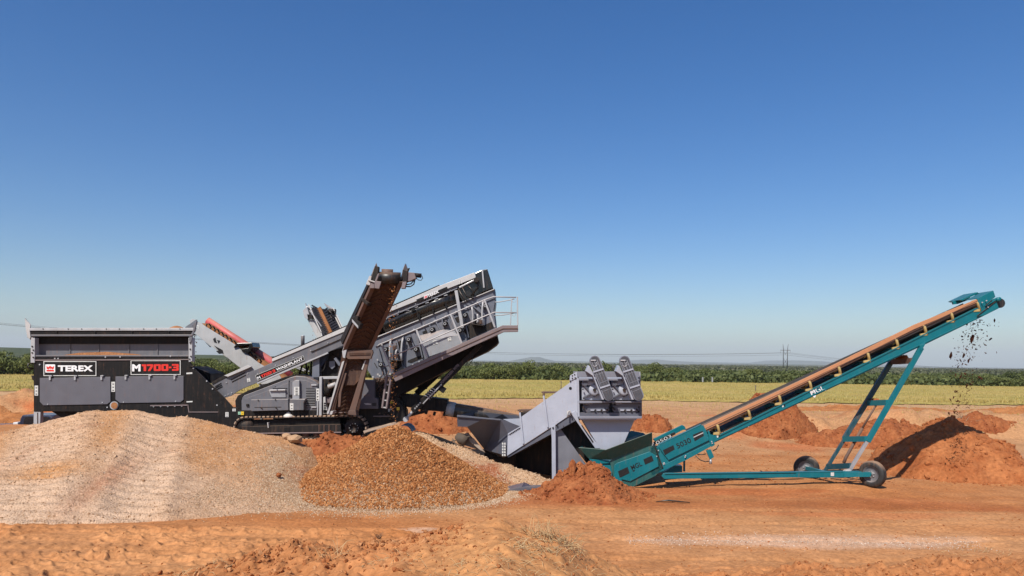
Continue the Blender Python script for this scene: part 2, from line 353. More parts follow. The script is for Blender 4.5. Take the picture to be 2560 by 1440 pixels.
SAND = np.array([.53, .205, .070]); LSAND = np.array([.59, .28, .118]); TANC = np.array([.60, .315, .15]); REDC = np.array([.31, .075, .022])
PALE = np.array([.66, .41, .27]); GRN = np.array([.40, .36, .085]); YEL = np.array([.55, .42, .17]); SCRUB = np.array([.10, .105, .05]); PINK = np.array([.56, .28, .17])
def zone_col(x, Y):
    n1 = fbm(x, Y, 4, 4, 50); n2 = fbm(x, Y * 2, 1.2, 4, 54); n3 = fbm(x, Y, 20, 3, 57)
    def mx(c, d, f): return c + (d - c) * np.clip(f, 0, 1)[:, None]
    c = np.tile(SAND, (len(x), 1))
    c = mx(c, LSAND, .55 + .9 * fbm(x * .35, Y * 1.6, 2.2, 4, 60))
    c = mx(c, REDC * 1.35, ss(.12, .5, fbm(x * .4, Y, 2.6, 4, 70)) * .5 * ss(17, 19, Y))
    # road with crushed stone worn into it
    def patch(px, py, rx, ry, colr, st):
        nonlocal c
        g = ghit(px, py); g2 = ghit(px, py - ry); g3 = ghit(px, py + ry)
        ax = rx / F * g.y; ay = max(.15, abs(g2.y - g3.y) / 2)
        d = ((x - g.x) / ax) ** 2 + ((Y - (g2.y + g3.y) / 2) / ay) ** 2
        c = mx(c, colr, np.clip(1.35 - d + n2 * .8, 0, 1) * st)
    patch(1950, 1345, 760, 42, LSAND * np.array([1.08, 1.12, 1.18]), .8); patch(1500, 1300, 500, 22, LSAND * np.array([1.05, 1.08, 1.1]), .6); patch(350, 1375, 420, 60, LSAND * 1.05, .6)
    patch(2000, 1355, 380, 17, PALE * 1.05, .75); patch(2250, 1352, 200, 14, PALE * 1.1, .5)
    patch(1060, 1325, 70, 8, PALE * 1.1, .7); patch(1450, 1295, 110, 14, LSAND * 1.08, .7); patch(2400, 1310, 260, 20, LSAND * 1.05, .7)
    patch(1900, 1262, 500, 14, SAND * np.array([.82, .7, .62]), .6); patch(1800, 1230, 260, 10, REDC * 1.6, .5)
    patch(2200, 1290, 300, 8, REDC * 1.8, .35)
    patch(2480, 1130, 120, 30, PINK, .8); patch(2300, 1190, 90, 12, PINK * .9, .5); patch(2160, 1160, 50, 8, PINK * .9, .6)
    patch(1900, 1090, 200, 14, REDC * 1.7, .45); patch(800, 1120, 120, 22, REDC * 1.35, .8); patch(1100, 1090, 90, 20, REDC * 1.5, .5)
    patch(50, 1035, 90, 14, REDC * 1.1, .85); patch(1200, 1100, 80, 14, SAND, .8); patch(1330, 1215, 70, 14, REDC * 1.4, .8)
    c = mx(c, np.array([.47, .175, .062]), (1 - ss(10.5, 11.5, Y)) * ss(1.9, 2.6, x) * (.55 + .5 * n2)); c = mx(c, np.array([.50, .205, .080]), (1 - ss(10.8, 11.8, Y)) * ss(-.6, -1.6, x) * (.45 + .6 * n2))
    c = mx(c, np.array([.61, .295, .118]), (1 - ss(11.2, 12.6, Y)) * ss(-1.5, -.7, x) * (1 - ss(1.4, 2.2, x)) * (.75 + .3 * n2))
    # bare ground behind
    b = ss(30, 36, Y) * (1 - ss(150, 170, Y))
    tan = TANC * .95 + 0 * x[:, None]
    tan = mx(tan, np.array([.62, .37, .19]), ss(46, 60, Y)); tan = mx(tan, REDC * 1.8, ss(.2, .5, fbm(x, Y, 6, 4, 63)) * (1 - ss(48, 56, Y)) * .6)
    c = c * (1 - b[:, None]) + tan * b[:, None]
    face = ss(36.5, 38.5, Y) * (1 - ss(40.5, 42, Y)) * bankA(x, Y); c = mx(c, REDC * 1.7, face * ss(.05, .5, fbm(x, Y, 2.6, 4, 68)) * .8)
    # far scrub plain
    f = ss(118, 130, Y)
    far = mx(np.tile(SCRUB * 1.5, (len(x), 1)), np.array([.38, .33, .22]), ss(.0, .4, fbm(x * .25, Y * .12, 9, 4, 66)))
    c = c * (1 - f[:, None]) + far * f[:, None]
    return np.concatenate([np.clip(c, 0, 1), np.ones((len(x), 1))], 1)

def grid_faces(nr, nc):
    i = np.arange(nr - 1)[:, None] * nc + np.arange(nc - 1)[None]; i = i.ravel()
    return np.stack([i, i + 1, i + nc + 1, i + nc], 1)
Ys = np.concatenate([np.linspace(-60, 6.5, 14), np.arange(7, 18, .035), np.arange(18, 30, .06), np.geomspace(30, 130, 260), np.geomspace(134, 26000, 120)])
NC = 960
s_row = np.concatenate([-np.geomspace(4, .86, 12), np.linspace(-.84, .84, NC), np.geomspace(.86, 4, 12)])
YY, SS = np.meshgrid(Ys, s_row, indexing='ij'); XX = SS * np.maximum(np.abs(YY), 12)
gz = ground_h(XX.ravel(), YY.ravel())
gmat = earth('ground_soil', None, None, sc=.9, fine=11., bump=.55, dist=.035, attr='zone')
ground = np_mesh('ground', np.stack([XX.ravel(), YY.ravel(), gz], 1), grid_faces(len(Ys), len(s_row)), gmat, attrs={'zone': ('FLOAT_COLOR', zone_col(XX.ravel(), YY.ravel()))})
tag(ground, kind='structure')

# ------------------------------------------------------------------ stones
def ico():
    t = (1 + 5 ** .5) / 2
    v = np.array([(-1, t, 0), (1, t, 0), (-1, -t, 0), (1, -t, 0), (0, -1, t), (0, 1, t), (0, -1, -t), (0, 1, -t), (t, 0, -1), (t, 0, 1), (-t, 0, -1), (-t, 0, 1)]) / math.sqrt(1 + t * t)
    f = np.array([(0, 11, 5), (0, 5, 1), (0, 1, 7), (0, 7, 10), (0, 10, 11), (1, 5, 9), (5, 11, 4), (11, 10, 2), (10, 7, 6), (7, 1, 8), (3, 9, 4), (3, 4, 2), (3, 2, 6), (3, 6, 8), (3, 8, 9), (4, 9, 5), (2, 4, 11), (6, 2, 10), (8, 6, 7), (9, 8, 1)])
    return v, f
def octa():
    return np.array([(1, 0, 0), (-1, 0, 0), (0, 1, 0), (0, -1, 0), (0, 0, 1), (0, 0, -1)], float), np.array([(0, 2, 4), (2, 1, 4), (1, 3, 4), (3, 0, 4), (2, 0, 5), (1, 2, 5), (3, 1, 5), (0, 3, 5)])
def stones(Pn, size, tmpl, flat=(1., .75, .55), jit=.25):
    n = len(Pn); tv, tf = tmpl; k = len(tv)
    v = tv[None] * (1 + jit * (rng.random((n, k, 1)) * 2 - 1)); v = v * (np.array(flat) * (1 + .3 * (rng.random((n, 3)) - .5)))[:, None] * (size[:, None, None] / 2)
    q = rng.normal(size=(n, 4)); q /= np.linalg.norm(q, axis=1)[:, None]; w, x, y, z = q.T
    Rm = np.stack([1 - 2 * (y * y + z * z), 2 * (x * y - z * w), 2 * (x * z + y * w), 2 * (x * y + z * w), 1 - 2 * (x * x + z * z), 2 * (y * z - x * w), 2 * (x * z - y * w), 2 * (y * z + x * w), 1 - 2 * (x * x + y * y)], 1).reshape(n, 3, 3)
    v = np.einsum('nij,nkj->nki', Rm, v) + Pn[:, None]
    return v.reshape(-1, 3), (tf[None] + (np.arange(n) * k)[:, None, None]).reshape(-1, 3), np.repeat(rng.random(n), k)

def hfield(name, x0, x1, y0, y1, step, hf, mat, parent=None, attrs=None):
    xs = np.arange(x0, x1, step); ys = np.arange(y0, y1, step); A, B = np.meshgrid(ys, xs, indexing='ij'); X, Y = B.ravel(), A.ravel(); Zv = hf(X, Y)
    g = ground_h(X, Y); Zv = np.where(Zv < g - .03, g - .03 - np.minimum(.6, (g - Zv)), Zv)
    rl = root_loc(parent)
    at = {k: (ty, f(X, Y)) for k, (ty, f) in (attrs or {}).items()}
    Fc = grid_faces(len(ys), len(xs)); keep = (Zv - g)[Fc].max(1) > -.2
    return np_mesh(name, np.stack([X, Y, Zv], 1) - np.array(rl), Fc[keep], mat, parent, attrs=at)

# big pale loading ramp of crushed stone, front left
cr_px = [(-120, 1092), (0, 1080), (60, 1070), (100, 1060), (130, 1046), (200, 1031), (300, 1023), (380, 1029), (430, 1040), (500, 1050), (560, 1063), (600, 1074), (660, 1086), (700, 1091), (740, 1100), (780, 1122), (815, 1150), (860, 1190)]
crY = 24.2
cr = [P(px, py, crY) for px, py in cr_px]; crx = [p.x for p in cr]; crz = [p.z for p in cr]
toe_px = [(-120, 1322), (0, 1320), (200, 1308), (400, 1302), (600, 1288), (700, 1282), (860, 1280)]
toe = [P(px, py, 3.9 * F / (py - hz0(px))) for px, py in toe_px]; toex = [p.x for p in toe]; toey = [p.y for p in toe]
def ramp_h(x, Y):
    # crest height along x; the footprint narrows towards the camera with perspective only because its ends slope away
    c = np.interp(x * 1., crx, crz); t = np.interp(x, toex, toey)
    k = np.clip((Y - t) / (crY - t), -.3, 1.0)
    ch = np.interp(x * crY / np.maximum(Y, 12) * .45 + x * .55, crx, crz)
    z = np.sign(k) * np.abs(k) ** 1.0
    z = ch * (.82 * z + .18 * z * z)
    z = np.where(Y > crY, ch - (Y - crY) ** 2 * .35 - (Y - crY) * .25, z)
    z = z + .07 * fbm(x, Y, 1.4, 4, 80) + .018 * fbm(x, Y, .15, 2, 84)
    z = z - np.where((Y - t) < 0, .06 + .5 * np.minimum(1, t - Y), 0) - .5 * ss(-5.2, -4.2, x)
    # two bulldozer lanes running up the ramp, cleat marks across
    lane = np.zeros_like(x)
    for lx0, lx1, wd in ((-14.7, -11.6, 1.15), (-11.4, -8.8, .85)):
        cx = lx0 + (lx1 - lx0) * (1 - (Y - 17) / 7); lane = np.maximum(lane, np.exp(-((x - cx) / wd) ** 4))
    cle = np.clip(np.sin(Y * 17 + 1.6 * fbm(x, Y, .8, 2, 86)) * 1.6, -1, 1)
    z = z - lane * .05 + lane * .030 * cle * ss(.2, .45, vn(x / .6, Y / .6, 87)) + .06 * lane * (1 - lane) * 4 * (.5 + vn(x / .3, Y / .3, 88))
    return z
def ramp_col(x, Y):
    n1 = fbm(x, Y, 2.2, 4, 90); k = np.clip((Y - 17.3) / 6.5, 0, 1)
    pale = np.array([.64, .42, .275]); tanc = np.array([.57, .315, .16]); org = np.array([.55, .26, .10]); rd = np.array([.34, .14, .07])
    ln = np.zeros_like(x)
    for lx0, lx1, wd in ((-14.7, -11.6, 1.25), (-11.4, -8.8, .95)): ln = np.maximum(ln, np.exp(-((x - (lx0 + (lx1 - lx0) * (1 - (Y - 17) / 7))) / wd) ** 4))
    c = np.tile(pale, (len(x), 1)); mx = lambda c, d, f: c + (d - c) * np.clip(f, 0, 1)[:, None]
    c = mx(c, np.array([.58, .29, .125]), ss(.22, .62, k + .4 * n1) * (1 - .85 * ln)); c = mx(c, np.array([.58, .31, .15]), ss(-9.5, -7.5, x) * (.45 + .5 * n1)); c = mx(c, tanc, ss(.5, 1., k + .3 * n1) * .6 * ln); c = mx(c, np.array([.70, .50, .36]), ln * (.22 + .25 * vn(x / .9, Y / 1.4, 95)))
    c = mx(c, org, np.exp(-(((x + 12.4) / 1.3) ** 2 + ((Y - 19.9) / .6) ** 4) * 1.2) * .95)
    c = mx(c, rd, np.exp(-(((x + 6.1) / 1.0) ** 2 + ((Y - 21.5) / 1.5) ** 2)) * ss(-.4, .3, n1) * .95); c = mx(c, rd * 1.3, np.exp(-(((x + 10.6) / .35) ** 2 + ((Y - 19.3) / 1.6) ** 2)) * .7)
    c = mx(c, rd * 1.2, ss(.25, .6, fbm(x, Y, 1., 4, 93)) * .35 * ss(19, 21, Y))
    return np.concatenate([c, np.ones((len(x), 1))], 1)
mramp = earth('crushed_stone', None, None, c3=(.70, .50, .35), sc=2., fine=22., bump=.9, dist=.03, attr='zone', peb=.3)
mstp = earth('pale_stone', (.46, .26, .14), (.58, .37, .22), (.72, .53, .37), fine=40., bump=.2, rnd=True)
rroot = thing('gravel_ramp', 'broad pale ramp of crushed stone with bulldozer tracks in front of the black hopper', 'gravel ramp', (-11.5, 20.5, 0))
hfield('packed_gravel', -20.5, -4.0, 16.0, 27.2, .045, ramp_h, mramp, rroot, {'zone': ('FLOAT_COLOR', ramp_col)})
n = 26000; x = rng.uniform(-19, -5, n); Y = rng.uniform(16.6, 24.9, n); sz = rng.gamma(2.2, .010, n) + .014
sz[:60] = rng.uniform(.09, .17, 60)
lanes = np.zeros(n)
z = ramp_h(x, Y); ok = (z > ground_h(x, Y) + .0); x, Y, z, sz = x[ok], Y[ok], z[ok], sz[ok]
V, Fc, rn = stones(np.stack([x, Y, z + sz * .05], 1), sz, octa())
o = np_mesh('loose_stones', V - np.array(rroot.location), Fc, mstp, rroot, smooth=False, attrs={'rnd': ('FLOAT', rn)})
tag(o, kind='stuff')

# brown cone of washed stone in the middle
apx = P(985, 1066, 22.5); CR = 3.1
def cone_h(x, Y, apx=apx, CR=CR):
    r = np.hypot(x - apx.x, Y - apx.y) * (1 + .05 * fbm(x, Y, 3, 2, 100)); h = apx.z
    return h - np.sqrt(r * r + .06) * (h / CR) + .16 - np.maximum(0, r - CR * .8) * -.10 + .03 * fbm(x, Y, .5, 3, 101)
mst = earth('washed_stone', (.28, .095, .028), (.47, .185, .062), (.66, .33, .14), fine=45., bump=.2, rnd=True)
mstb = earth('washed_stone_base', (.25, .105, .045), (.36, .17, .075), fine=22., bump=1., dist=.05)
croot = thing('stone_cone', 'tall brown cone of washed stones under the muddy chevron conveyor', 'gravel pile', (apx.x, apx.y, 0))
hfield('cone_body', apx.x - 4.8, apx.x + 4.8, apx.y - 4.8, apx.y + 4.6, .06, cone_h, mstb, croot)
n = 22000; a = rng.uniform(0, 2 * math.pi, n); r = CR * 1.12 * np.sqrt(rng.random(n)); keep = (np.sin(a) < .35) | (rng.random(n) < .25)
a, r = a[keep], r[keep]; x = apx.x + r * np.cos(a); Y = apx.y + r * np.sin(a); sz = rng.uniform(.045, .105, len(x)); z = cone_h(x, Y)
gg = ground_h(x, Y); z = np.maximum(z, gg); V, Fc, rn = stones(np.stack([x, Y, z + sz * .12], 1), sz, ico())
o = np_mesh('cone_stones', V - np.array(croot.location), Fc, mst, croot, smooth=False, attrs={'rnd': ('FLOAT', rn)}); tag(o, kind='stuff')
# paler fringe of small stones round the foot
n = 22000; a = rng.uniform(math.pi * .93, math.pi * 2.1, n); r = CR * (1.0 + rng.normal(0.06, .10, n)); x = apx.x + r * np.cos(a) * 1.08; Y = apx.y + r * np.sin(a)
ex = rng.uniform(-8.2, -3, 6000); ey = rng.normal(19.6, .6, 6000) ; x = np.concatenate([x, ex]); Y = np.concatenate([Y, ey])
sz = rng.uniform(.02, .055, len(x)); z = np.maximum(np.maximum(cone_h(x, Y), ground_h(x, Y)), np.where(x < -5, ramp_h(x, Y), -9))
V, Fc, rn = stones(np.stack([x, Y, z + sz * .1], 1), sz, octa())
o = np_mesh('stone_fringe', V, Fc, earth('fringe_stone', (.46, .27, .14), (.62, .42, .26), (.78, .6, .44), fine=40., bump=.2, rnd=True), None, smooth=False, attrs={'rnd': ('FLOAT', rn)})
tag(o, 'pale small stones scattered round the foot of the brown stone cone', 'loose gravel', kind='stuff')

# windrow of pale gravel between the cone and the grey dewatering plant
wa, wb = P(1040, 1084, 26.3), P(1405, 1212, 23.4)
def wind_h(x, Y):
    d = Vector((wb.x - wa.x, wb.y - wa.y)); L = d.length; d /= L
    t = ((x - wa.x) * d.x + (Y - wa.y) * d.y) / L; s = -(x - wa.x) * d.y + (Y - wa.y) * d.x
    cz = wa.z + (wb.z - wa.z) * np.clip(t, 0, 1) + .12
    return cz - np.where(s < 0, .36, .75) * np.sqrt(s * s + .03) - 1.5 * np.maximum(0, -t) * L * .3 - 1.2 * np.maximum(0, t - 1) * L * .4 + .12 * fbm(x, Y, .8, 4, 110) + .02 * fbm(x, Y, .12, 2, 111)
def wind_col(x, Y):
    n1 = fbm(x, Y, .9, 4, 113); d = Vector((wb.x - wa.x, wb.y - wa.y)).normalized(); s = -(x - wa.x) * d.y + (Y - wa.y) * d.x
    c = np.array([.62, .40, .24]) + (np.array([.36, .12, .05]) - np.array([.62, .40, .24])) * np.clip(ss(.0, .5, n1 + .9 * ss(-.35, -1.0, s) * (1 - ss(-1.5, -2.2, s)) - .1), 0, 1)[:, None]
    return np.concatenate([c, np.ones((len(x), 1))], 1)
wroot = thing('gravel_windrow', 'long low ridge of tan gravel sloping down to the grey dewatering plant', 'gravel pile', (wa.x, wa.y, 0))
hfield('ridge_body', -4.5, 2.4, 21.6, 28.5, .04, wind_h, mramp, wroot, {'zone': ('FLOAT_COLOR', wind_col)})
n = 14000; x = rng.uniform(-3.6, 2.2, n); Y = rng.uniform(22, 27.8, n); z = wind_h(x, Y); ok = (z > ground_h(x, Y)) & (cone_h(x, Y) < z + .05) & (fbm(x, Y, .9, 4, 113) < .25); x, Y, z = x[ok], Y[ok], z[ok]; sz = rng.gamma(3, .014, len(x)) + .02
V, Fc, rn = stones(np.stack([x, Y, z], 1), sz, octa()); o = np_mesh('ridge_stones', V - np.array(wroot.location), Fc, mstp, wroot, smooth=False, attrs={'rnd': ('FLOAT', rn)}); tag(o, kind='stuff')

# heaps of red soil
msoil = earth('red_soil', (.30, .085, .030), (.46, .165, .062), sc=2.2, fine=10., bump=.9, dist=.06)
msoil2 = earth('damp_red_soil', (.36, .110, .036), (.50, .185, .068), sc=1.4, fine=9., bump=.6, dist=.05)
msoil3 = earth('orange_soil', (.44, .165, .055), (.56, .24, .09), sc=1.4, fine=12., bump=.6, dist=.04)
SG = 'heaps of loose red soil around the pit'
def heap(cx, cy, h, rx, ry, label, mat=msoil, yaw=0, lump=.2, seed=0, p=1.15, step=.05, clods=120, group=SG, cap=9):
    ca, sa = math.cos(R(yaw)), math.sin(R(yaw)); g0 = gh(cx, cy)
    def hf(x, Y):
        u = ((x - cx) * ca + (Y - cy) * sa) / rx; v = (-(x - cx) * sa + (Y - cy) * ca) / ry
        r = np.sqrt(u * u + v * v + .004) * (1 + .28 * fbm(x, Y, rx * .55, 3, seed))
        z = np.minimum(h * (1 - r ** p), cap)
        return ground_h(x, Y) + z + lump * np.clip(1.4 - r, 0, 1) * (fbm(x, Y, .55, 4, seed + 3)) * .8 + .05 * lump * fbm(x, Y, .12, 2, seed + 5)
    m = max(rx, ry) * 1.5; o = thing('soil_heap', label, 'soil heap', (cx, cy, g0), group)
    hfield('heap_body', cx - m, cx + m, cy - m, cy + m, step, hf, mat, o)
    if clods:
        a = rng.uniform(0, 6.283, clods); r = rng.random(clods) ** .6 * 1.15; x = cx + (r * np.cos(a) * rx) * ca - (r * np.sin(a) * ry) * sa; Y = cy + (r * np.cos(a) * rx) * sa + (r * np.sin(a) * ry) * ca
        sz = rng.gamma(2., .035, clods) + .03; z = np.maximum(hf(x, Y), ground_h(x, Y)); V, Fc, rn = stones(np.stack([x, Y, z], 1), sz, ico(), (1, .8, .7), .3)
        c = np_mesh('clods', V - np.array(o.location), Fc, mat, o, smooth=False, attrs={'rnd': ('FLOAT', rn)}); tag(c, kind='stuff')
    return hf
hp = P(1470, 1200, 21.9)
front_heap = heap(hp.x, 21.9, .95, 1.75, 1.25, 'crumbly red soil heap with an upright clod at the foot of the teal feed box', lump=.3, seed=121, step=.03, clods=700)
pc = P(2375, 1100, 27.6)
disc_pile = heap(pc.x, 27.6, 2.12, 2.75, 2.8, 'red heap under the raised head of the teal conveyor, shadow of its legs on it', msoil2, lump=.34, seed=131, step=.045, clods=900, p=1.35)
g = ghit(2440, 1150); disc2 = heap(pc.x + 1.1, 26.7, 1.3, 1.6, 1.7, 'lower rounded red heap right of the conveyor shadow', msoil2, lump=.34, seed=133, clods=600, p=1.5)
g = ghit(1955, 1098); heap(g.x, g.y + 1.6, 1.35, 2.1, 1.7, 'dark red soil bank behind the middle of the teal conveyor', lump=.42, seed=141, clods=500, p=2.4)
g = ghit(1635, 1082); heap(g.x, g.y + 1, .75, 1.2, .9, 'dark red soil mound right behind the grey plant hopper', lump=.4, seed=143, clods=200, p=2.4)
g = ghit(2235, 1125); heap(g.x, g.y + 1.4, 1.15, 3.4, 1.5, 'long dark red bank seen between the teal conveyor legs', lump=.42, seed=147, clods=500, p=2.4)
g = ghit(2478, 1085); heap(g.x, g.y + .8, .5, 1.6, .7, 'small dark red shelf at the right behind the discharge heap', lump=.3, seed=151, clods=120, p=2.4)
g = ghit(1085, 1085); heap(g.x, g.y + 1.5, .95, 2.2, 1.6, 'red mound behind the tail strut of the wash plant', lump=.35, seed=153, clods=300, p=2.4)
g = ghit(1150, 1040); heap(g.x, g.y + 1.2, .5, 3.0, 1.4, 'low orange mound above the black pipe', msoil3, lump=.2, seed=157, clods=60)
g = ghit(850, 1122); heap(g.x, g.y + .3, .35, 1.6, .7, 'small rough red heap between the ramp and the brown stone cone', lump=.35, seed=161, clods=200)
g = ghit(40, 1010); heap(g.x, g.y - 3, .45, 6, 2.5, 'orange bank behind the pickup at the left edge', msoil3, lump=.25, seed=167, clods=60, step=.12)
g = ghit(2050, 1012); heap(g.x, g.y - 6, .3, 7, 3, 'low tan soil swell right of the teal beam', msoil3, lump=.3, seed=171, clods=60, step=.12)
g = ghit(2450, 1020); heap(g.x, g.y - 7, .45, 6, 3, 'broad tan bank at the right edge below the field', msoil3, lump=.35, seed=173, clods=100, step=.12)

# upright clod on the front heap
def clod(px, py, Y, s, label, squash=(1, 1, 1), mat=msoil, name='soil_clod', cat='clod', z=None):
    p = P(px, py, Y); 
    if z is not None: p.z = z
    tv, tf = ico(); v = []
    # one subdivision
    vs = [tuple(a) for a in tv]; fs = []; cache = {}
    def mid(a, b):
        k = (min(a, b), max(a, b))
        if k not in cache: m = (np.array(vs[a]) + np.array(vs[b])) / 2; vs.append(tuple(m / np.linalg.norm(m))); cache[k] = len(vs) - 1
        return cache[k]
    for a, b, c in tf: ab, bc, ca = mid(a, b), mid(b, c), mid(c, a); fs += [(a, ab, ca), (b, bc, ab), (c, ca, bc), (ab, bc, ca)]
    vs = np.array(vs) * (1 + .35 * (rng.random((len(vs), 1)) - .5)) * np.array(squash) * s / 2
    o = np_mesh(name, vs, np.array(fs), mat, smooth=False, attrs={'rnd': ('FLOAT', np.full(len(vs), .4))}); o.location = p
    return tag(o, label, cat)
clod(1431, 1176, 21.6, .42, 'tall upright red clod on top of the soil heap before the feed box', (.55, .6, 1.5))
clod(1456, 1183, 21.5, .26, 'thin pointed clod beside the tall one on the soil heap', (.5, .5, 1.3))
clod(737, 1098, 24.0, .42, 'biggest pale boulder at the right end of the ramp crest, before the track', (1.2, 1, .7), mstp, 'boulder', 'boulder')
clod(716, 1091, 24.1, .28, 'smaller pale boulder beside the biggest one on the ramp crest', (1.2, 1, .7), mstp, 'boulder', 'boulder')
clod(697, 1187, 20.9, .15, 'dark red clod lying alone on the right of the pale ramp', (1, 1, .9), msoil)

# ------------------------------------------------------------------ field, trees, hills, power line
def zoned(name, fn, mat, xr, yr, nx, ny, off=.06):
    ys = np.geomspace(yr[0], yr[1], ny); ss_ = np.linspace(xr[0], xr[1], nx); A, S = np.meshgrid(ys, ss_, indexing='ij'); Y = A.ravel(); X = S.ravel() * Y
    return np_mesh(name, np.stack([X, Y, ground_h(X, Y) + off], 1), grid_faces(ny, nx), mat)
def field_y0(x): return 61 + 3 * fbm(x, x * 0, 9, 3, 200) + 1.2 * fbm(x, x * 0, 1.1, 2, 203) + .05 * np.abs(x)
mfield = earth('field_grass', (.56, .40, .13), (.42, .35, .09), sc=.08, fine=1.3, bump=.9, dist=.2)
ys = np.linspace(0, 1, 60); xs = np.linspace(-95, 95, 500); A, X_ = np.meshgrid(ys, xs, indexing='ij'); X_ = X_.ravel(); A = A.ravel(); y0 = field_y0(X_); Y_ = y0 + (135 - y0) * A
f = np_mesh('field', np.stack([X_, Y_, ground_h(X_, Y_) + .05 + .25 * ss(0, .05, A) + .05 * fbm(X_, Y_, 1.5, 3, 205)], 1), grid_faces(60, 500), mfield); tag(f, kind='structure')
def blades(n, xf, yf, h, w, mat, name, zoff=0., hv=.4, lean=.35):
    x = xf(n); Y = yf(n, x); z = ground_h(x, Y) + zoff; hh = h * (1 + hv * (rng.random(n) * 2 - 1)); a = rng.uniform(0, 6.283, n); la = rng.uniform(0, 6.283, n); ll = hh * lean * rng.random(n)
    dx, dy = np.cos(a) * w / 2, np.sin(a) * w / 2; V = np.stack([np.stack([x - dx, Y - dy, z], 1), np.stack([x + dx, Y + dy, z], 1), np.stack([x + np.cos(la) * ll, Y + np.sin(la) * ll, z + hh], 1)], 1).reshape(-1, 3)
    return np_mesh(name, V, np.arange(3 * n).reshape(-1, 3), mat, smooth=False, attrs={'rnd': ('FLOAT', np.repeat(rng.random(n), 3))})
def leafmat(name, c1, c2, c3, tr=.25):
    m, t, b = new_mat(name); at = N(t, 'ShaderNodeAttribute', attribute_name='rnd'); cr = N(t, 'ShaderNodeValToRGB'); e = cr.color_ramp.elements
    e[0].color = (*c1, 1); e[1].color = (*c3, 1); x = e.new(.5); x.color = (*c2, 1); t.links.new(at.outputs['Fac'], cr.inputs[0]); t.links.new(cr.outputs[0], b.inputs['Base Color'])
    b.inputs['Roughness'].default_value = .65; b.inputs['Specular IOR Level'].default_value = .2; b.inputs['Transmission Weight'].default_value = 0
    d = N(t, 'ShaderNodeBsdfTranslucent'); t.links.new(cr.outputs[0], d.inputs[0]); mx = N(t, 'ShaderNodeMixShader'); mx.inputs[0].default_value = tr
    o = [n for n in t.nodes if n.type == 'OUTPUT_MATERIAL'][0]; t.links.new(b.outputs[0], mx.inputs[1]); t.links.new(d.outputs[0], mx.inputs[2]); t.links.new(mx.outputs[0], o.inputs[0]); return m
mgrass = leafmat('field_blades', (.32, .25, .07), (.44, .34, .11), (.54, .43, .17))
g = blades(60000, lambda n: rng.uniform(-90, 90, n), lambda n, x: field_y0(x) + (122 - field_y0(x)) * rng.random(n) ** 1.6, .20, .10, mgrass, 'field_grass', .22)
tag(g, kind='stuff')
g = blades(7000, lambda n: rng.uniform(-60, 60, n), lambda n, x: rng.uniform(38, 60, n), .12, .05, mgrass, 'stubble', 0.); tag(g, kind='stuff')

mleaf = leafmat('mesquite_leaf', (.085, .105, .030), (.130, .150, .045), (.21, .225, .080)); mbark = paint('bark', (.10, .075, .055), .9, dust=0, var=.3)
mleaf2 = leafmat('mesquite_leaf_dark', (.060, .080, .028), (.095, .115, .038), (.15, .17, .062))
def tree_meshes(seed, h, w, nl, mat, dark=False):
    r = np.random.default_rng(seed); lob = []
    for i in range(r.integers(6, 9)):
        a = r.uniform(0, 6.28); d = r.uniform(0, .34) * w; lob.append((math.cos(a) * d, math.sin(a) * d, h * r.uniform(.45, .80), w * r.uniform(.16, .27), h * r.uniform(.15, .24)))
    lob.append((0, 0, h * .32, w * .36, h * .25))
    P_ = []
    for cx, cy, cz, rr, rz in lob:
        k = nl // len(lob); d = r.normal(size=(k, 3)); d /= np.linalg.norm(d, axis=1)[:, None]; rad = r.uniform(.55, 1.08, (k, 1)) ** .6
        rad *= (.8 + .4 * vn(d[:, 0] * 2.2 + 9, d[:, 2] * 2.2 + 5, seed % 9))[:, None]
        P_.append(np.array([cx, cy, cz]) + d * rad * np.array([rr, rr, rz]))
    P_ = np.concatenate(P_); n = len(P_); s = r.uniform(.07, .17, n); a = r.normal(size=(n, 3)); a /= np.linalg.norm(a, axis=1)[:, None]; b = np.cross(a, r.normal(size=(n, 3))); b /= np.linalg.norm(b, axis=1)[:, None]
    V = np.stack([P_ - a * s[:, None], P_ + b * s[:, None] * .55, P_ + a * s[:, None], P_ - b * s[:, None] * .55], 1).reshape(-1, 3)
    V[:, 2] = np.maximum(V[:, 2], .03)
    mb = MB()
    for i in range(4):
        cx, cy, cz, rr, rz = lob[i]; mb.tube([(r.uniform(-.15, .15), r.uniform(-.15, .15), -.1), (cx * .4 + r.uniform(-.2, .2), cy * .4, cz * .45), (cx, cy, cz)], [.09, .06, .02], 5)
    return V, np.arange(4 * n).reshape(-1, 4), np.repeat(np.clip(r.random(n) * .6 + .4 * vn(P_[:, 0] * 1.5, P_[:, 2] * 1.5 + P_[:, 1], 3), 0, 1), 4), mb
TG = 'mesquite trees along the far edge of the field'
protos = []
TL = ['broad bushy green mesquite tree in the line beyond the field', 'tall uneven green mesquite tree in the line beyond the field', 'low spreading mesquite tree in the line beyond the field', 'dark dense mesquite tree in the line beyond the field', 'loose open mesquite tree with bare stems beyond the field', 'dark low scrubby mesquite tree beyond the field']
TS = [(2.6, 4.0, 1500, mleaf), (3.1, 3.2, 1300, mleaf), (2.1, 4.4, 1500, mleaf), (2.7, 3.6, 1700, mleaf2), (2.5, 3.2, 800, mleaf), (2.0, 3.8, 1400, mleaf2)]
for i, (h, w, nl, ml) in enumerate(TS):
    V, Fc, rn, mb = tree_meshes(300 + i, h, w, nl, ml); root = thing('mesquite_tree', TL[i], 'tree', (0, 0, 0), TG)
    np_mesh('crown', V, Fc, ml, root, smooth=False, attrs={'rnd': ('FLOAT', rn)}); mb.build('trunk', mbark, root); protos.append(root)
def copy_tree(o, parent=None):
    c = o.copy(); col.objects.link(c); c.parent = parent
    for ch in list(o.children): copy_tree(ch, c)
    return c
used = set(); tr_r = random.Random(5); NT = 190
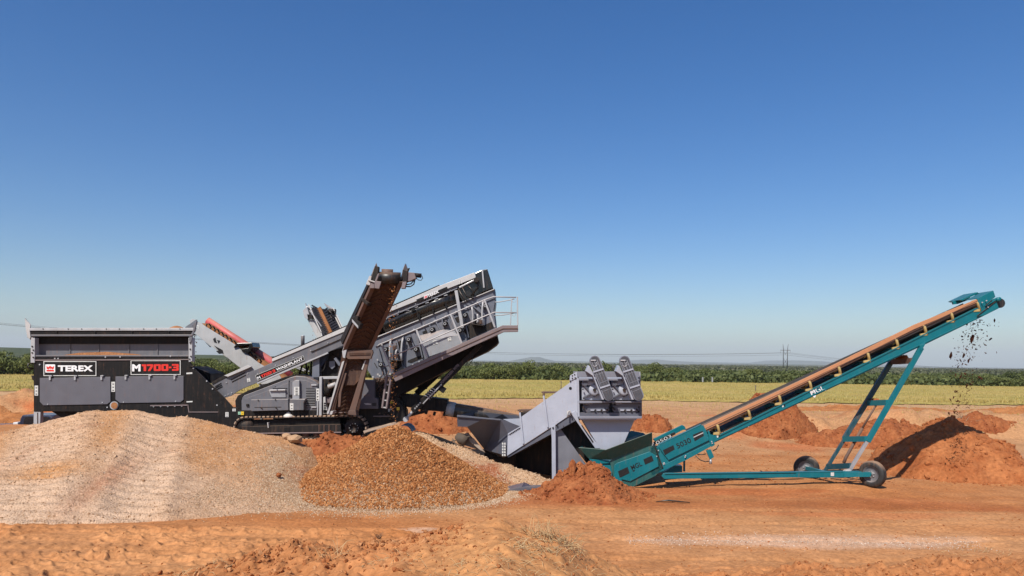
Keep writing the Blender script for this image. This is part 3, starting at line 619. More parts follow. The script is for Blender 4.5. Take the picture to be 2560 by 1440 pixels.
for i in range(NT):
    px = -60 + 2680 * (i + tr_r.uniform(-.6, .6)) / NT
    k = tr_r.choice([0, 0, 1, 2, 3, 4] if px < 1900 else [2, 5, 5, 3, 0]); o = protos[k] if k not in used else copy_tree(protos[k]); used.add(k)
    Yt = float(np.interp(px, [0, 500, 1200, 1700, 2100, 2560], [104, 106, 113, 126, 122, 116])) + tr_r.uniform(0, 9)
    sc = float(np.interp(px, [0, 500, 1150, 1700, 1900, 2300, 2560], [1.30, 1.05, 1.03, .98, .88, .85, .95])) * tr_r.uniform(.78, 1.15)
    p = P(px, 950, Yt); o.location = (p.x, Yt, gh(p.x, Yt)); o.rotation_euler = (0, 0, tr_r.uniform(0, 6.28)); o.scale = (sc * 1.05, sc * 1.05, sc)
# wood behind the first row and the scrub plain beyond, one mass each
def wood(name, n, y0, y1, pw, h, w, mat, lbl, s=.35, spread=.85):
    Y = y0 + (y1 - y0) * rng.random(n) ** pw; x = rng.uniform(-spread, spread, n) * Y; P_ = []; k = 26
    base = np.stack([x, Y, ground_h(x, Y)], 1); hh = h * rng.uniform(.6, 1.15, n); ww = w * rng.uniform(.6, 1.2, n)
    hh *= np.interp(x / Y, [-.7, -.4, 0, .35, .7], [1.15, 1.0, .95, .8, .8])
    d = rng.normal(size=(n, k, 3)); d /= np.linalg.norm(d, axis=2)[..., None]; d *= rng.uniform(.6, 1.1, (n, k, 1))
    Pn = base[:, None] + np.array([0, 0, .5]) * hh[:, None, None] + d * np.stack([ww / 2, ww / 2, hh / 2], 1)[:, None]; Pn = Pn.reshape(-1, 3); m = len(Pn)
    a = rng.normal(size=(m, 3)); a /= np.linalg.norm(a, axis=1)[:, None]; b = np.cross(a, rng.normal(size=(m, 3))); b /= np.linalg.norm(b, axis=1)[:, None]; sz = s * rng.uniform(.6, 1.3, (m, 1)) * (np.repeat(Y, k)[:, None] / y0) ** .6
    V = np.stack([Pn - a * sz, Pn + b * sz * .7, Pn + a * sz, Pn - b * sz * .7], 1).reshape(-1, 3)
    return tag(np_mesh(name, V, np.arange(4 * m).reshape(-1, 4), mat, smooth=False, attrs={'rnd': ('FLOAT', np.repeat(rng.random(m), 4))}), lbl, 'scrub', kind='stuff')
wood('wood', 4200, 116, 200, 1.3, 1.9, 3.4, mleaf2, 'dense mesquite wood behind the front row of trees')
wood('scrub', 3200, 230, 1500, 1.0, 1.3, 7., leafmat('far_scrub', (.075, .085, .05), (.11, .12, .06), (.17, .17, .10)), 'scattered dark scrub on the far plain', s=.7)

# hills on the horizon
def hill(name, pts, Y, depth, mat, lbl):
    """skyline points in pixels -> rounded mass of land of real depth"""
    pk = [P(px, py, Y) for px, py in pts]; hx = [p.x for p in pk]; hz = [p.z for p in pk]
    xs = np.linspace(hx[0], hx[-1], 260); vs = np.linspace(-1, 1, 25); A, X = np.meshgrid(vs, xs, indexing='ij'); X = X.ravel(); A = A.ravel()
    top = np.interp(X, hx, hz); prof = np.clip(1.25 - 1.25 * np.abs(A) ** 1.4, 0, 1); k = depth * .12
    Zv = -4 + (top + 4) * prof * (1 + .0 * X) + prof * (1 - prof) * .25 * np.maximum(top, 0) * fbm(X, A * depth, depth * .22, 4, int(Y) % 97)
    o = np_mesh(name, np.stack([X, Y + depth * (A * 1.0 + 0 * .5) + k * vn(X / depth * 3, A, 5), Zv], 1), grid_faces(25, 260), mat); return tag(o, lbl, None, kind='structure')
mhill = earth('hill_scrub', (.07, .085, .04), (.17, .16, .09), sc=.004, fine=.05, bump=.3, dist=2.)
mnear = earth('near_hill_scrub', (.055, .075, .03), (.10, .115, .05), c3=(.34, .30, .22), sc=.03, fine=.35, bump=.3, dist=1.)
hill('hills', [(-400, 878), (-200, 873), (-60, 871), (0, 868), (60, 871), (100, 872), (200, 878), (330, 884), (420, 886), (480, 887), (560, 888), (640, 890), (760, 897), (860, 903)], 900, 260, mnear, 'dark green low hills with pale outcrops beyond the trees at left')
hill('hills', [(900, 903), (1100, 903), (1180, 902), (1210, 901), (1230, 902), (1270, 903), (1288, 900), (1310, 896), (1325, 893), (1345, 893), (1358, 897), (1380, 902), (1420, 903), (1500, 905), (1560, 906)], 9000, 1800, mhill, 'blue hazy range with one rounded mesa left of the grey plant')
hill('hills', [(1560, 908), (1585, 904), (1600, 900), (1630, 899), (1650, 901), (1680, 903), (1730, 905), (1790, 906), (1840, 907), (1930, 907), (1945, 903), (1960, 901), (1990, 902), (2020, 903), (2060, 906), (2100, 909), (2200, 914), (2300, 916), (2420, 918), (2700, 922)], 10500, 2000, mhill, 'blue hazy mesas behind the power line tower')
hill('hills', [(1640, 914), (1700, 912), (1800, 910), (1950, 911), (2080, 913), (2140, 916), (2230, 918), (2330, 919), (2480, 921), (2700, 924)], 4200, 900, mhill, 'low grey green rise under the blue mesas')

# power line
mpole = paint('weathered_steel', (.06, .05, .045), .7, dust=0); mins = paint('insulator', (.3, .3, .3), .4, dust=0)
def pylon(px, py_top, Y, label):
    b = P(px, 930, Y); g = gh(b.x, Y); top = P(px, py_top, Y).z; h = top - g; t = thing('power_pylon', label, 'pylon', (b.x, Y, g), 'H-frame pylons of the power line')
    V3 = lambda x, z, y=0: Vector((b.x + x, Y + y, g + z)); k = h / 24.
    for s in (-1, 1):
        MB().tube([V3(s * 1.9 * k, 0), V3(s * 2.0 * k, h * .83), V3(s * 2.5 * k, h)], [.28, .2, .1], 8).build('pole', mpole, t)
    MB().bar(V3(-4.6 * k, h * .76), V3(4.6 * k, h * .76), .3, .3).build('crossarm', mpole, t)
    mb = MB(); mb.tube([V3(-1.9 * k, h * .2), V3(1.9 * k, h * .45)], .1, 5); mb.tube([V3(1.9 * k, h * .2), V3(-1.9 * k, h * .45)], .1, 5)
    mb.tube([V3(-1.9 * k, h * .76), V3(0, h * .60)], .07, 5); mb.tube([V3(1.9 * k, h * .76), V3(0, h * .60)], .07, 5); mb.build('cross_brace', mpole, t)
    att = []
    for x in (-4.4, 0, 4.4):
        z0 = h * .76 if x else h * .62; z1 = h * (.66 if x else .58); MB().tube([V3(x * k, z0), V3(x * k, z1)], .09, 6).build('insulator', mins, t); att.append(V3(x * k, z1))
    return att
a1 = pylon(1963, 860, 520, 'dark H-frame pylon standing on the plain above the teal conveyor')
def wires(A, B, sag, r, lbl):
    for p, q in zip(A, B):
        r = .055; pts = [p.lerp(q, i / 40) - Vector((0, 0, sag * 4 * (i / 40) * (1 - i / 40))) for i in range(41)]
        tag(MB().tube(pts, r, 4).build('power_line', mpole), lbl, 'power line', 'wires of the power line')
Lp = [P(px, 640, 330) + Vector((0, 0, 0)) for px in (-420, -300, -180)]
Lp = [Vector((-330 + i * 6, 400 + i * 5, 24)) for i in range(3)]
wires(a1, Lp, 8, .07, 'thin wire hanging from the pylon towards the left')
wires(a1, [Vector((700 + i * 6, 900 + i * 5, 10)) for i in range(3)], 8, .07, 'thin wire running from the pylon behind the teal conveyor to the right')
# survey stakes by the field
g = ghit(1885, 985); MB().tube([g, g + Vector((.05, 0, .9))], .05, 6)
for px, py, hh, lb in ((1888, 986, .9, 'short dark stake at the field edge behind the low end of the teal conveyor'), (1402, 982, 1.1, 'short dark stake at the field edge left of the grey plant')):
    g = ghit(px, py); mb = MB(); mb.tube([g - Vector((0, 0, .1)), g + Vector((.03, 0, hh))], [.05, .04], 6); mb.bar(g + Vector((-.06, 0, hh)), g + Vector((.1, 0, hh + .01)), .05, .08); tag(mb.build('stake', mbark), lb, 'stake')
for px, py, lb in ((1757, 947, 'left pale gate post in front of the trees'), (1781, 948, 'right pale gate post in front of the trees')):
    p = P(px, py, 112); g = gh(p.x, 112); mb = MB(); mb.prism(Fr(px, 112), [(px - 1.5, 943), (px + 1.5, 943), (px + 1.5, 955), (px - 1.5, 955)], 0, .2); tag(mb.build('gate_post', M['guard']), lb, 'post')

# ------------------------------------------------------------------ dry grass, sticks, bush
mstraw = paint('straw', (.50, .34, .17), .8, dust=0, var=.3); mtwig = paint('twig', (.20, .10, .05), .9, dust=0, var=.3)
def tuft(px, py, rad, n, L, label, flat=.6, mat=mstraw, name='dry_grass', cat='dry grass', rb=.0042, ang=None):
    g = ghit(px, py); mb = MB()
    for i in range(n):
        a = rng.uniform(0, 6.28); r = rad * math.sqrt(rng.random()); x, Y = g.x + r * math.cos(a), g.y + r * math.sin(a) * .6; z = gh(x, Y) - .01; l = L * rng.uniform(.4, 1.1); d = rng.uniform(0, 6.28) if ang is None else ang + rng.normal(0, .5)
        el = abs(rng.normal(flat, .35)); el = min(el, 1.4); dv = Vector((math.cos(d) * math.cos(el), math.sin(d) * math.cos(el), math.sin(el))); p0 = Vector((x, Y, z)); p1 = p0 + dv * l * .6; p2 = p1 + (dv + Vector((0, 0, -.6))) * l * .4
        mb.tube([p0, p1, p2], [rb, rb * .8, rb * .3], 3, caps=False)
    o = mb.build(name, mat); return tag(o, label, cat)
tuft(1385, 1352, .36, 150, .40, 'pale straw tuft on the shoulder of the foreground mound'); tuft(1335, 1372, .3, 60, .3, 'flattened straw left of the pale tuft on the mound', .25)
tuft(1440, 1420, .9, 150, .24, 'straw litter lying at the right foot of the foreground mound', .15); tuft(1180, 1425, .9, 110, .22, 'straw litter spread at the bottom edge below the mound', .15)
tuft(830, 1392, .25, 20, .40, 'upright dry stalks in the churned soil at bottom left of centre', .9); tuft(505, 1432, .4, 80, .18, 'small straw patch at the bottom edge far left', .3); tuft(975, 1400, .4, 50, .18, 'thin dry grass below the dark root lump', .4)
tuft(2440, 1380, .8, 60, .2, 'low dry grass on the red bank at bottom right', .3); tuft(1250, 1400, .5, 60, .2, 'sparse straw on the front face of the mound', .2)
tuft(947, 1345, .05, 22, .20, 'dark root clump standing in the sand left of the mound', 1.0, mtwig, 'root_clump', 'root', .008)
tuft(1450, 1405, .02, 7, .55, 'thin bare twig leaning on the right slope of the mound', .5, mtwig, 'twig', 'twig', .005, 2.6)
for px, py, n in ((2408, 1052, 260),):
    g = ghit(px, py); mb = MB()
    for i in range(n):
        d = Vector(rng.normal(size=3)); d.z = abs(d.z) * .7; d.normalize(); p0 = g + Vector((rng.normal() * .35, rng.normal() * .3, .0)); mb.tube([p0, p0 + d * rng.uniform(.2, .5)], [.012, .004], 3, caps=False)
    tag(mb.build('dry_bush', paint('dry_bush', (.38, .27, .17), .9, dust=0)), 'small pale dead bush on the tan bank at the right', 'bush')
for i, (px, py, lb) in enumerate(((1690, 1256, 'thin dark strip of rubber on the road in front of the teal feed box'),)):
    a, b = ghit(1640, 1256), ghit(1725, 1259); mb = MB(); mb.tube([a + Vector((0, 0, .02)), a.lerp(b, .4) + Vector((0, .1, .05)), b + Vector((0, 0, .03))], [.01, .03, .012], 5); tag(mb.build('rubber_strip', M['hose']), lb, 'rubber strip')

def scatter(n, xr, yf, smin, smax, mat, name, lbl, tm=octa, flat=(1, .8, .6)):
    x = rng.uniform(*xr, n); Y = yf(n, x); sz = smin + (smax - smin) * rng.random(n) ** 4; z = ground_h(x, Y) + sz * .12; V, Fc, rn = stones(np.stack([x, Y, z], 1), sz, tm(), flat, .35)
    return tag(np_mesh(name, V, Fc, mat, None, smooth=False, attrs={'rnd': ('FLOAT', rn)}), lbl, 'loose soil', kind='stuff')
mcl = earth('loose_clod', (.38, .13, .046), (.50, .20, .075), (.60, .29, .13), fine=18., bump=.4, rnd=True)
scatter(1500, (-.9, 1.9), lambda n, x: rng.uniform(7.6, 10.8, n), .008, .045, mcl, 'mound_clods', 'small clods on the foreground mound')
scatter(12000, (-9, 14), lambda n, x: 7.5 + 26 * rng.random(n) ** 1.3, .012, .075, mcl, 'ground_clods', 'small clods and grit strewn over the orange ground')
scatter(3200, (-5.5, -.6), lambda n, x: rng.normal(9.9, .7, n), .012, .10, mcl, 'bank_clods', 'crumbled clods along the foot of the foreground bank', ico)
scatter(3000, (1.8, 8), lambda n, x: rng.normal(9.9, .7, n), .012, .07, mcl, 'bank_clods', 'crumbled clods on the low red bank at bottom right', ico)
scatter(5000, (2.6, 10.5), lambda n, x: rng.normal(16.3, .28, n) + .02 * x, .01, .05, earth('road_stone', (.5, .33, .22), (.66, .48, .36), (.8, .66, .54), fine=40., bump=.2, rnd=True), 'road_stones', 'pale crushed stone trodden into the road')
scatter(2500, (5, 16), lambda n, x: 24 + 14 * rng.random(n), .02, .12, mcl, 'pit_clods', 'clods strewn over the pit floor behind the teal conveyor')

# ================================================================== tracked wash plant
A = Fr(600, 26.0, 0)
wp = thing('wash_plant', 'long tracked wash plant with black feed hopper, grey inclined conveyor and raised screen', 'wash plant', (-5.0, 27.2, 1.08))
def pr(fr, pts, w0, w1, name, mat, parent, bevel=.008, wt=None, label=None):
    return MB().prism(fr, pts, w0, w1, wt).build(name, mat, parent, bevel, label)
def at(fr, Zf, x, y, w=0): return fr.hit(*Zf((x, y))[0], w)
def bolts(fr, Zf, pts, w, r=.016, d=.02, name='bolt_row', mat='light', parent=None):
    mb = MB()
    for x, y in pts: mb.cyl(at(fr, Zf, x, y, w - d / 2), fr.n, r, d, 8)
    return mb.build(name, M[mat], parent)
# --- feed hopper
hop = pr(A, Z1((150, 206), (1955, 206), (1942, 248), (165, 248)), -.05, .06, 'hopper', M['black'], wp)
pr(A, Z1((142, 176), (1960, 176), (1956, 206.5), (150, 206.5)), -.09, .10, 'rim', M['light'], hop, .01)
pr(A, Z1((162, 248), (1944, 248), (1938, 268), (168, 268)), -.10, .02, 'rim', M['grey'], hop)
mb = MB()
for x in (440, 865, 1275, 1680): mb.prism(A, Z1((x, 206), (x + 8, 206), (x + 8, 248), (x, 248)), -.09, -.05)
mb.build('stiffener', M['dark'], hop)
mb = MB()
for x in (300, 578, 726, 998, 1142, 1410, 1550, 1810): mb.cyl(at(A, Z1, x, 187, -.09), A.n, .02, .03, 8)
mb.build('bolt_row', M['black'], hop)
pr(A, Z1((205, 262), (1900, 262), (1905, 482), (203, 482)), .30, .36, 'side_wall', M['grey'], hop)
mb = MB()
for x in (590, 905, 1240, 1555): mb.prism(A, Z1((x, 352), (x + 10, 352), (x + 10, 482), (x, 482)), .27, .30)
mb.build('wall_rib', M['grey'], hop)
pr(A, Z1((480, 482), (690, 450), (1000, 440), (1290, 462), (1420, 482)), .18, .295, 'spill', M['orange'], hop, 0)
pr(A, Z1((203, 476), (1905, 476), (1905, 492), (203, 492)), -.02, .34, 'ledge', M['grey'], hop)
# flared end plates and their gussets
for s, pts in ((0, Z1((97, 70), (160, 140), (150, 200), (160, 275), (150, 300), (125, 280), (105, 180))), (1, Z1((1997, 85), (1975, 190), (1945, 285), (1925, 360), (1905, 300), (1950, 205), (1942, 150)))):
    pr(A, pts, -.08, -.04, 'gusset', M['pale_metal'] if s == 0 else M['grey'], hop)
a, b = Z1((97, 70), (125, 280)); c2, d2 = Z1((1997, 85), (1925, 360))
for (p_, q_), far_ in (((a, b), Z1((150, 150), (190, 330))), ((c2, d2), Z1((1880, 165), (1870, 335)))):
    k = 3.5 if p_[0] < 400 else -3.5; F1 = [A.hit(*p_, -.03), A.hit(*q_, -.03)]; F2 = [A.hit(*far_[0], 2.9), A.hit(*far_[1], 2.9)]; sx = Vector((.04 if k > 0 else -.04, 0, 0))
    MB().hull([F1[0], F1[1], F2[1], F2[0]], [v + sx for v in (F1[0], F1[1], F2[1], F2[0])]).build('end_plate', M['grey'], hop)
f4 = lambda pts, w: [A.hit(*q, w) for q in Z1(*pts)]
n4 = f4(((165, 215), (1935, 215), (1900, 470), (205, 470)), .40); mb = MB(); mb.hull(n4, [v + Vector((0, .04, 0)) for v in n4]); mb.build('inner_wall', M['grey'], hop)
n4 = f4(((190, 215), (1870, 215), (1860, 480), (220, 480)), 2.85); mb = MB(); mb.hull(n4, [v + Vector((0, .04, 0)) for v in n4]); mb.build('rear_wall', M['grey'], hop)
pr(A, Z1((205, 268), (1900, 268), (1902, 352), (204, 352)), .24, .298, 'shade_strip', M['black'], hop, 0)  # black strip painted in as the shade under the hopper rim
p = A.hit(*Z1((1775, 178))[0], 1.5); mb = MB(); mb.lathe(p - Vector((0, 0, .25)), (0, 0, 1), [(0, .7), (.2, .38), (.32, .12), (.34, 0)], 14); mb.build('feed_soil', M['orange'], hop)
for pts in (Z1((162, 280), (208, 285), (205, 560), (160, 560)), Z1((1902, 285), (1945, 280), (1942, 550), (1905, 550))): pr(A, pts, -.05, .18, 'corner_post', M['light'], hop)
bolts(A, Z1, [(178, 380), (190, 420), (178, 450), (190, 500), (1922, 340), (1922, 410), (1930, 490), (1915, 520)], -.05, .025, .03, 'bolt_row', 'dark', hop)
for x0, y0, sx in ((190, 565, -1), (1915, 545, 1)):
    pts = [at(A, Z1, x0, y0), at(A, Z1, x0 + sx * 55, y0 + 5, -.1), at(A, Z1, x0 + sx * 60, y0 + 50, -.12), at(A, Z1, x0 + sx * 5, y0 + 60)]; MB().tube(pts, .022, 6).build('hose', M['hose'], hop)
# --- black side panel
sp = pr(A, Z1((195, 492), (1905, 492), (1908, 530), (1958, 615), (2110, 765), (2300, 950), (2390, 1050), (2440, 1060), (2500, 1130), (2510, 1300), (1900, 1290), (1480, 1180), (1060, 1098), (195, 1098)), 0, .08, 'side_panel', M['black'], wp)
pr(A, Z1((200, 527), (1905, 520), (1905, 530), (200, 540)), -.03, 0, 'edge_strip', M['mauve'], sp)
pr(A, Z1((240, 1000), (2400, 1100), (2400, 1290), (700, 1290)), .3, 2.4, 'hopper_belly', M['black'], wp)
pr(A, Z1((260, 520), (1840, 520), (1840, 1090), (260, 1090)), 2.6, 2.7, 'side_panel', M['black'], wp, wt=2.6)
mb = MB(); mb.prism(A, Z1((1480, 1028), (1890, 1022), (1890, 1034), (1480, 1040)), -.04, 0); mb.prism(A, Z1((1890, 1022), (1900, 1022), (1910, 1100), (2230, 1100), (2230, 1108), (1903, 1108)), -.025, 0)
mb.build('joint_strip', M['mauve'], sp); bolts(A, Z1, [(1518, 1043), (1596, 1042), (1675, 1041), (1752, 1039), (1830, 1037), (2105, 762), (2170, 848), (2218, 1028), (1007, 1052), (430, 513), (466, 513), (988, 497), (1150, 495), (1705, 488), (262, 580), (1958, 620)], 0, .025, .03, 'bolt_row', 'light', sp)
bolts(A, Z1, [(2262, 1000), (2312, 1045)], 0, .045, .01, 'hole', 'dark', sp)
for pts in (Z1((262, 728), (1040, 715), (1042, 990), (1005, 1018), (300, 1030), (262, 990)), Z1((1097, 712), (1848, 705), (1848, 968), (1812, 995), (1150, 1005), (1097, 965))): pr(A, pts, -.035, 0, 'door', M['doorgrey'], sp, .006)
for i, (x, y) in enumerate(((372, 702), (648, 702), (940, 700), (1207, 697), (1470, 696), (1747, 694))):
    mb = MB(); mb.prism(A, Z1((x - 9, y + 5), (x + 9, y + 5), (x + 9, y + 48), (x - 9, y + 48)), -.085, -.036); mb.prism(A, Z1((x - 9, y - 2), (x + 22, y - 4), (x + 22, y + 8), (x - 9, y + 8)), -.10, -.02); mb.build('hinge', M['light'], sp)
bolts(A, Z1, [(350, 1018), (953, 998), (1186, 995), (1762, 985)], -.035, .02, .02, 'bolt_row', 'light', sp)
MB().cyl(at(A, Z1, 1085, 1032, -.01), A.n, .145, .06, 24).build('lifting_eye', M['light'], sp); MB().cyl(at(A, Z1, 1085, 1032, -.045), A.n, .115, .02, 20).build('eye_soil', M['orange'], sp)
def sticker(fr, pts, w, mat='sticker', parent=None, lines=3):
    s = pr(fr, pts, w - .006, w, 'sticker', M[mat], parent, 0)
    xs = [p[0] for p in pts]; ys = [p[1] for p in pts]; x0, x1, y0, y1 = min(xs), max(xs), min(ys), max(ys)
    mb = MB()
    for i in range(lines):
        yy = y0 + (y1 - y0) * (i + .6) / (lines + .2); mb.prism(fr, [(x0 + (x1 - x0) * .25, yy), (x1 - (x1 - x0) * .25, yy), (x1 - (x1 - x0) * .3, yy + (y1 - y0) * .09), (x0 + (x1 - x0) * .3, yy + (y1 - y0) * .09)], w - .009, w - .0062)
    if lines: mb.build('print', M['btext'], s)
    return s
for q in (((205, 812), (243, 812), (243, 922), (205, 922)), ((1052, 770), (1092, 770), (1092, 880), (1052, 880)), ((2310, 1105), (2345, 1105), (2345, 1158), (2310, 1158)), ((2388, 1066), (2424, 1066), (2424, 1096), (2388, 1096))): sticker(A, Z1(*q), -.002, parent=sp)
for q in (((1880, 670), (1945, 665), (1945, 683), (1880, 686)), ((1882, 985), (1947, 981), (1947, 995), (1882, 998))): sticker(A, Z1(*q), -.002, parent=sp, lines=0)
for q, m_ in ((((2450, 1100), (2480, 1100), (2480, 1132), (2450, 1132)), 'gsticker'), (((2482, 1098), (2514, 1098), (2514, 1136), (2482, 1136)), 'ysticker')): sticker(A, Z1(*q), -.03, m_, sp, 1)
def frame_sign(fr, Zf, x0, y0, x1, y1, w, parent):
    s = pr(fr, Zf((x0, y0), (x1, y0), (x1, y1), (x0, y1)), w - .012, w, 'sign', M['black'], parent, 0); mb = MB(); k = 8
    for q in (((x0, y0), (x1, y0), (x1, y0 + k), (x0, y0 + k)), ((x0, y1 - k), (x1, y1 - k), (x1, y1), (x0, y1)), ((x0, y0 + k), (x0 + k, y0 + k), (x0 + k, y1 - k), (x0, y1 - k)), ((x1 - k, y0 + k), (x1, y0 + k), (x1, y1 - k), (x1 - k, y1 - k))): mb.prism(fr, Zf(*q), w - .018, w - .0125)
    mb.build('border', M['sticker'], s); return s

GL = {'1': (.62, [[(0, 1), (.62, 1), (.62, 0), (.26, 0), (.26, .72), (0, .72)]]),
      '7': (.92, [[(0, 1), (.92, 1), (.92, .7), (.5, 0), (.14, 0), (.58, .74), (0, .74)]]),
      '0': (1., [[(.5, 1), (.1, 1), (0, .9), (0, .1), (.1, 0), (.5, 0), (.5, .25), (.34, .25), (.34, .75), (.5, .75)], [(.5, 1), (.9, 1), (1, .9), (1, .1), (.9, 0), (.5, 0), (.5, .25), (.66, .25), (.66, .75), (.5, .75)]]),
      '-': (.36, [[(0, .62), (.36, .62), (.36, .38), (0, .38)]]),
      '3': (.95, [[(0, 1), (.86, 1), (.95, .9), (.95, .58), (.89, .5), (.95, .42), (.95, .1), (.86, 0), (0, 0), (0, .25), (.62, .25), (.62, .385), (.2, .385), (.2, .615), (.62, .615), (.62, .75), (0, .75)]])}
def numerals(fr, s, p0, p1, hpx, w, mat, parent):
    tot = sum(GL[c][0] for c in s) + .07 * (len(s) - 1); dx, dy = (p1[0] - p0[0]) / tot, (p1[1] - p0[1]) / tot; L = math.hypot(p1[0] - p0[0], p1[1] - p0[1]); ux, uy = (p1[1] - p0[1]) / L * hpx, -(p1[0] - p0[0]) / L * hpx; x0 = 0
    for c in s:
        mb = MB()
        for pts in GL[c][1]: mb.prism(fr, [(p0[0] + (x0 + a) * dx + b_ * ux, p0[1] + (x0 + a) * dy + b_ * uy) for a, b_ in pts], w - .006, w)
        mb.build('lettering', mat, parent); x0 += GL[c][0] + .07
s1 = frame_sign(A, Z1, 303, 542, 886, 706, -.002, sp); s2 = frame_sign(A, Z1, 1265, 533, 1816, 694, -.002, sp)
def emblem(fr, Zf, x0, y0, x1, y1, w, parent, sk=0.):
    W, Hh = x1 - x0, y1 - y0; T = lambda *q: Zf(*[(x0 + a * W + b * 0, y0 + b * Hh - sk * a * W) for a, b in q])
    pr(fr, T((.06, 0), (.94, 0), (1, .06), (1, .94), (.94, 1), (.06, 1), (0, .94), (0, .06)), w - .006, w, 'emblem', M['wtext'], parent, 0)
    mb = MB()
    for q in (((.13, .66), (.87, .66), (.87, .86), (.13, .86)), ((.13, .2), (.32, .36), (.42, .2), (.42, .26), (.36, .42), (.42, .5), (.3, .62), (.13, .5)), ((.87, .2), (.68, .36), (.58, .2), (.58, .26), (.64, .42), (.58, .5), (.7, .62), (.87, .5)), ((.5, .16), (.58, .3), (.68, .42), (.56, .48), (.5, .62), (.44, .48), (.32, .42), (.42, .3))): mb.prism(fr, T(*q), w - .011, w - .0065)
    mb.build('emblem_mark', M['red'], parent)
emblem(A, Z1, 322, 578, 432, 668, -.016, s1)
text(A, 'TEREX', Z1((463, 655))[0], Z1((850, 655))[0], 66 * .2266, -.016, 'lettering', M['wtext'], s1, .045)
text(A, 'M', Z1((1282, 655))[0], Z1((1375, 655))[0], 78 * .2266, -.016, 'lettering', M['wtext'], s2, .05)
numerals(A, '1700-3', Z1((1388, 652))[0], Z1((1796, 648))[0], 74 * .2266, -.016, M['red'], s2)
for q in (((195, 1098), (270, 1098), (264, 1290), (192, 1290)),):
    pr(A, Z1(*q), .02, .2, 'support_leg', M['light'], wp); pr(A, Z1((200, 1110), (268, 1110), (262, 1300), (196, 1300)), 2.5, 2.68, 'support_leg', M['light'], wp)
pr(A, Z1((232, 1110), (240, 1110), (240, 1285), (232, 1285)), .0, .02, 'leg_slot', M['dark'], wp)
pr(A, Z1((500, 1096), (800, 1096), (380, 1280), (262, 1250)), .35, 2.2, 'tail_chute', M['mauve'], wp)
pr(A, Z1((165, 700), (198, 700), (198, 760), (178, 748)), .2, .5, 'tail_lamp', M['dark'], wp)
pr(A, Z1((1950, 600), (2145, 680), (2147, 790), (1960, 640)), .7, 2.0, 'transfer_box', M['black'], wp)
# --- inclined main conveyor
mc = pr(A, Z2((270, 878), (640, 716), (676, 712), (700, 745), (1690, 316), (1660, 465), (1440, 562), (730, 868), (560, 938), (470, 1000), (400, 1020), (340, 955)), .30, .36, 'main_conveyor', M['grey'], wp)
def line_prism(Zf, p, q, th, w0, w1, name, mat, parent, bevel=.006, fr=A):
    (x0, y0), (x1, y1) = p, q; L = math.hypot(x1 - x0, y1 - y0); nx, ny = -(y1 - y0) / L * th / 2, (x1 - x0) / L * th / 2
    return pr(fr, Zf((x0 + nx, y0 + ny), (x1 + nx, y1 + ny), (x1 - nx, y1 - ny), (x0 - nx, y0 - ny)), w0, w1, name, mat, parent, bevel)
pr(A, Z3((-265, 1133), (0, 1022), (620, 748), (1090, 545), (1580, 330), (1970, 180), (1985, 237), (1090, 592), (640, 790), (0, 1056), (-265, 1166)), .26, .31, 'side_cover', M['white'], mc, .006)
pr(A, Z3((-265, 1120), (0, 1009), (1090, 530), (1580, 318), (1580, 330), (1090, 545), (0, 1022), (-265, 1133)), .28, .40, 'seal_strip', M['black'], mc, 0)
pr(A, Z2((400, 796), (640, 690), (676, 705), (640, 722), (440, 808)), .2, .32, 'tail_cover', M['pale_metal'], mc)
pr(A, Z2((270, 866), (400, 796), (440, 806), (290, 885)), .28, .9, 'tail_cover', M['dark'], mc)
mb = MB()
for (x0, y0, x1, y1) in ((468, 838, 610, 766), (478, 860, 618, 790), (312, 905, 372, 872), (300, 925, 378, 890), (312, 940, 384, 906)): mb.prism(A, Z2((x0, y0 - 5), (x1, y1 - 5), (x1, y1 + 5), (x0, y0 + 5)), .285, .30)
mb.build('louvre', M['black'], mc)
line_prism(Z2, (730, 875), (1440, 568), 14, .25, .36, 'lower_flange', M['light'], mc)
pr(A, Z3((0, 1060), (600, 800), (980, 640), (1780, 300), (1790, 352), (1000, 690), (900, 735), (560, 880), (520, 985), (0, 1195)), .34, .40, 'side_plate', M['grey'], mc)
line_prism(Z3, (1000, 684), (1780, 356), 10, .27, .34, 'upper_flange', M['boxgrey'], mc)
line_prism(Z2, (1270, 560), (1600, 415), 8, .26, .30, 'side_rib', M['dark'], mc)
mb = MB(); mb.prism(A, Z3((-265, 1133), (1970, 180), (1980, 300), (-265, 1240)), 1.15, 1.22); mb.build('far_side', M['grey'], mc)
mb = MB(); mb.prism(A, Z3((-265, 1150), (1970, 195), (1970, 215), (-265, 1170)), .41, 1.15); mb.build('belt', M['rubber'], mc)
bolts(A, Z2, [(915, 692), (1092, 618), (1268, 545), (1440, 470), (425, 865), (640, 770), (735, 775), (413, 995), (443, 982), (478, 968), (1600, 378)], .30, .018, .03, 'bolt_row', 'light', mc)
bolts(A, Z3, [(350, 958), (535, 860), (1108, 545), (1135, 610), (1320, 530), (1500, 455), (1700, 380), (1640, 290), (1720, 250)], .26, .016, .02, 'bolt_row', 'light', mc)
sg = pr(A, Z2((712, 795), (1192, 597), (1205, 640), (738, 845)), .275, .30, 'sign', M['black'], mc, 0)
mb = MB()
for p, q in (((712, 795), (1192, 597)), ((738, 845), (1205, 640)), ((712, 795), (738, 845)), ((1192, 597), (1205, 640))):
    (x0, y0), (x1, y1) = p, q; L = math.hypot(x1 - x0, y1 - y0); a_, b_ = -(y1 - y0) / L * 1.6, (x1 - x0) / L * 1.6; mb.prism(A, Z2((x0 + a_, y0 + b_), (x1 + a_, y1 + b_), (x1 - a_, y1 - b_), (x0 - a_, y0 - b_)), .268, .274)
mb.build('border', M['sticker'], sg)
text(A, 'M', Z2((741, 835))[0], Z2((768, 823))[0], 27 * .25, .271, 'lettering', M['wtext'], sg, .02)
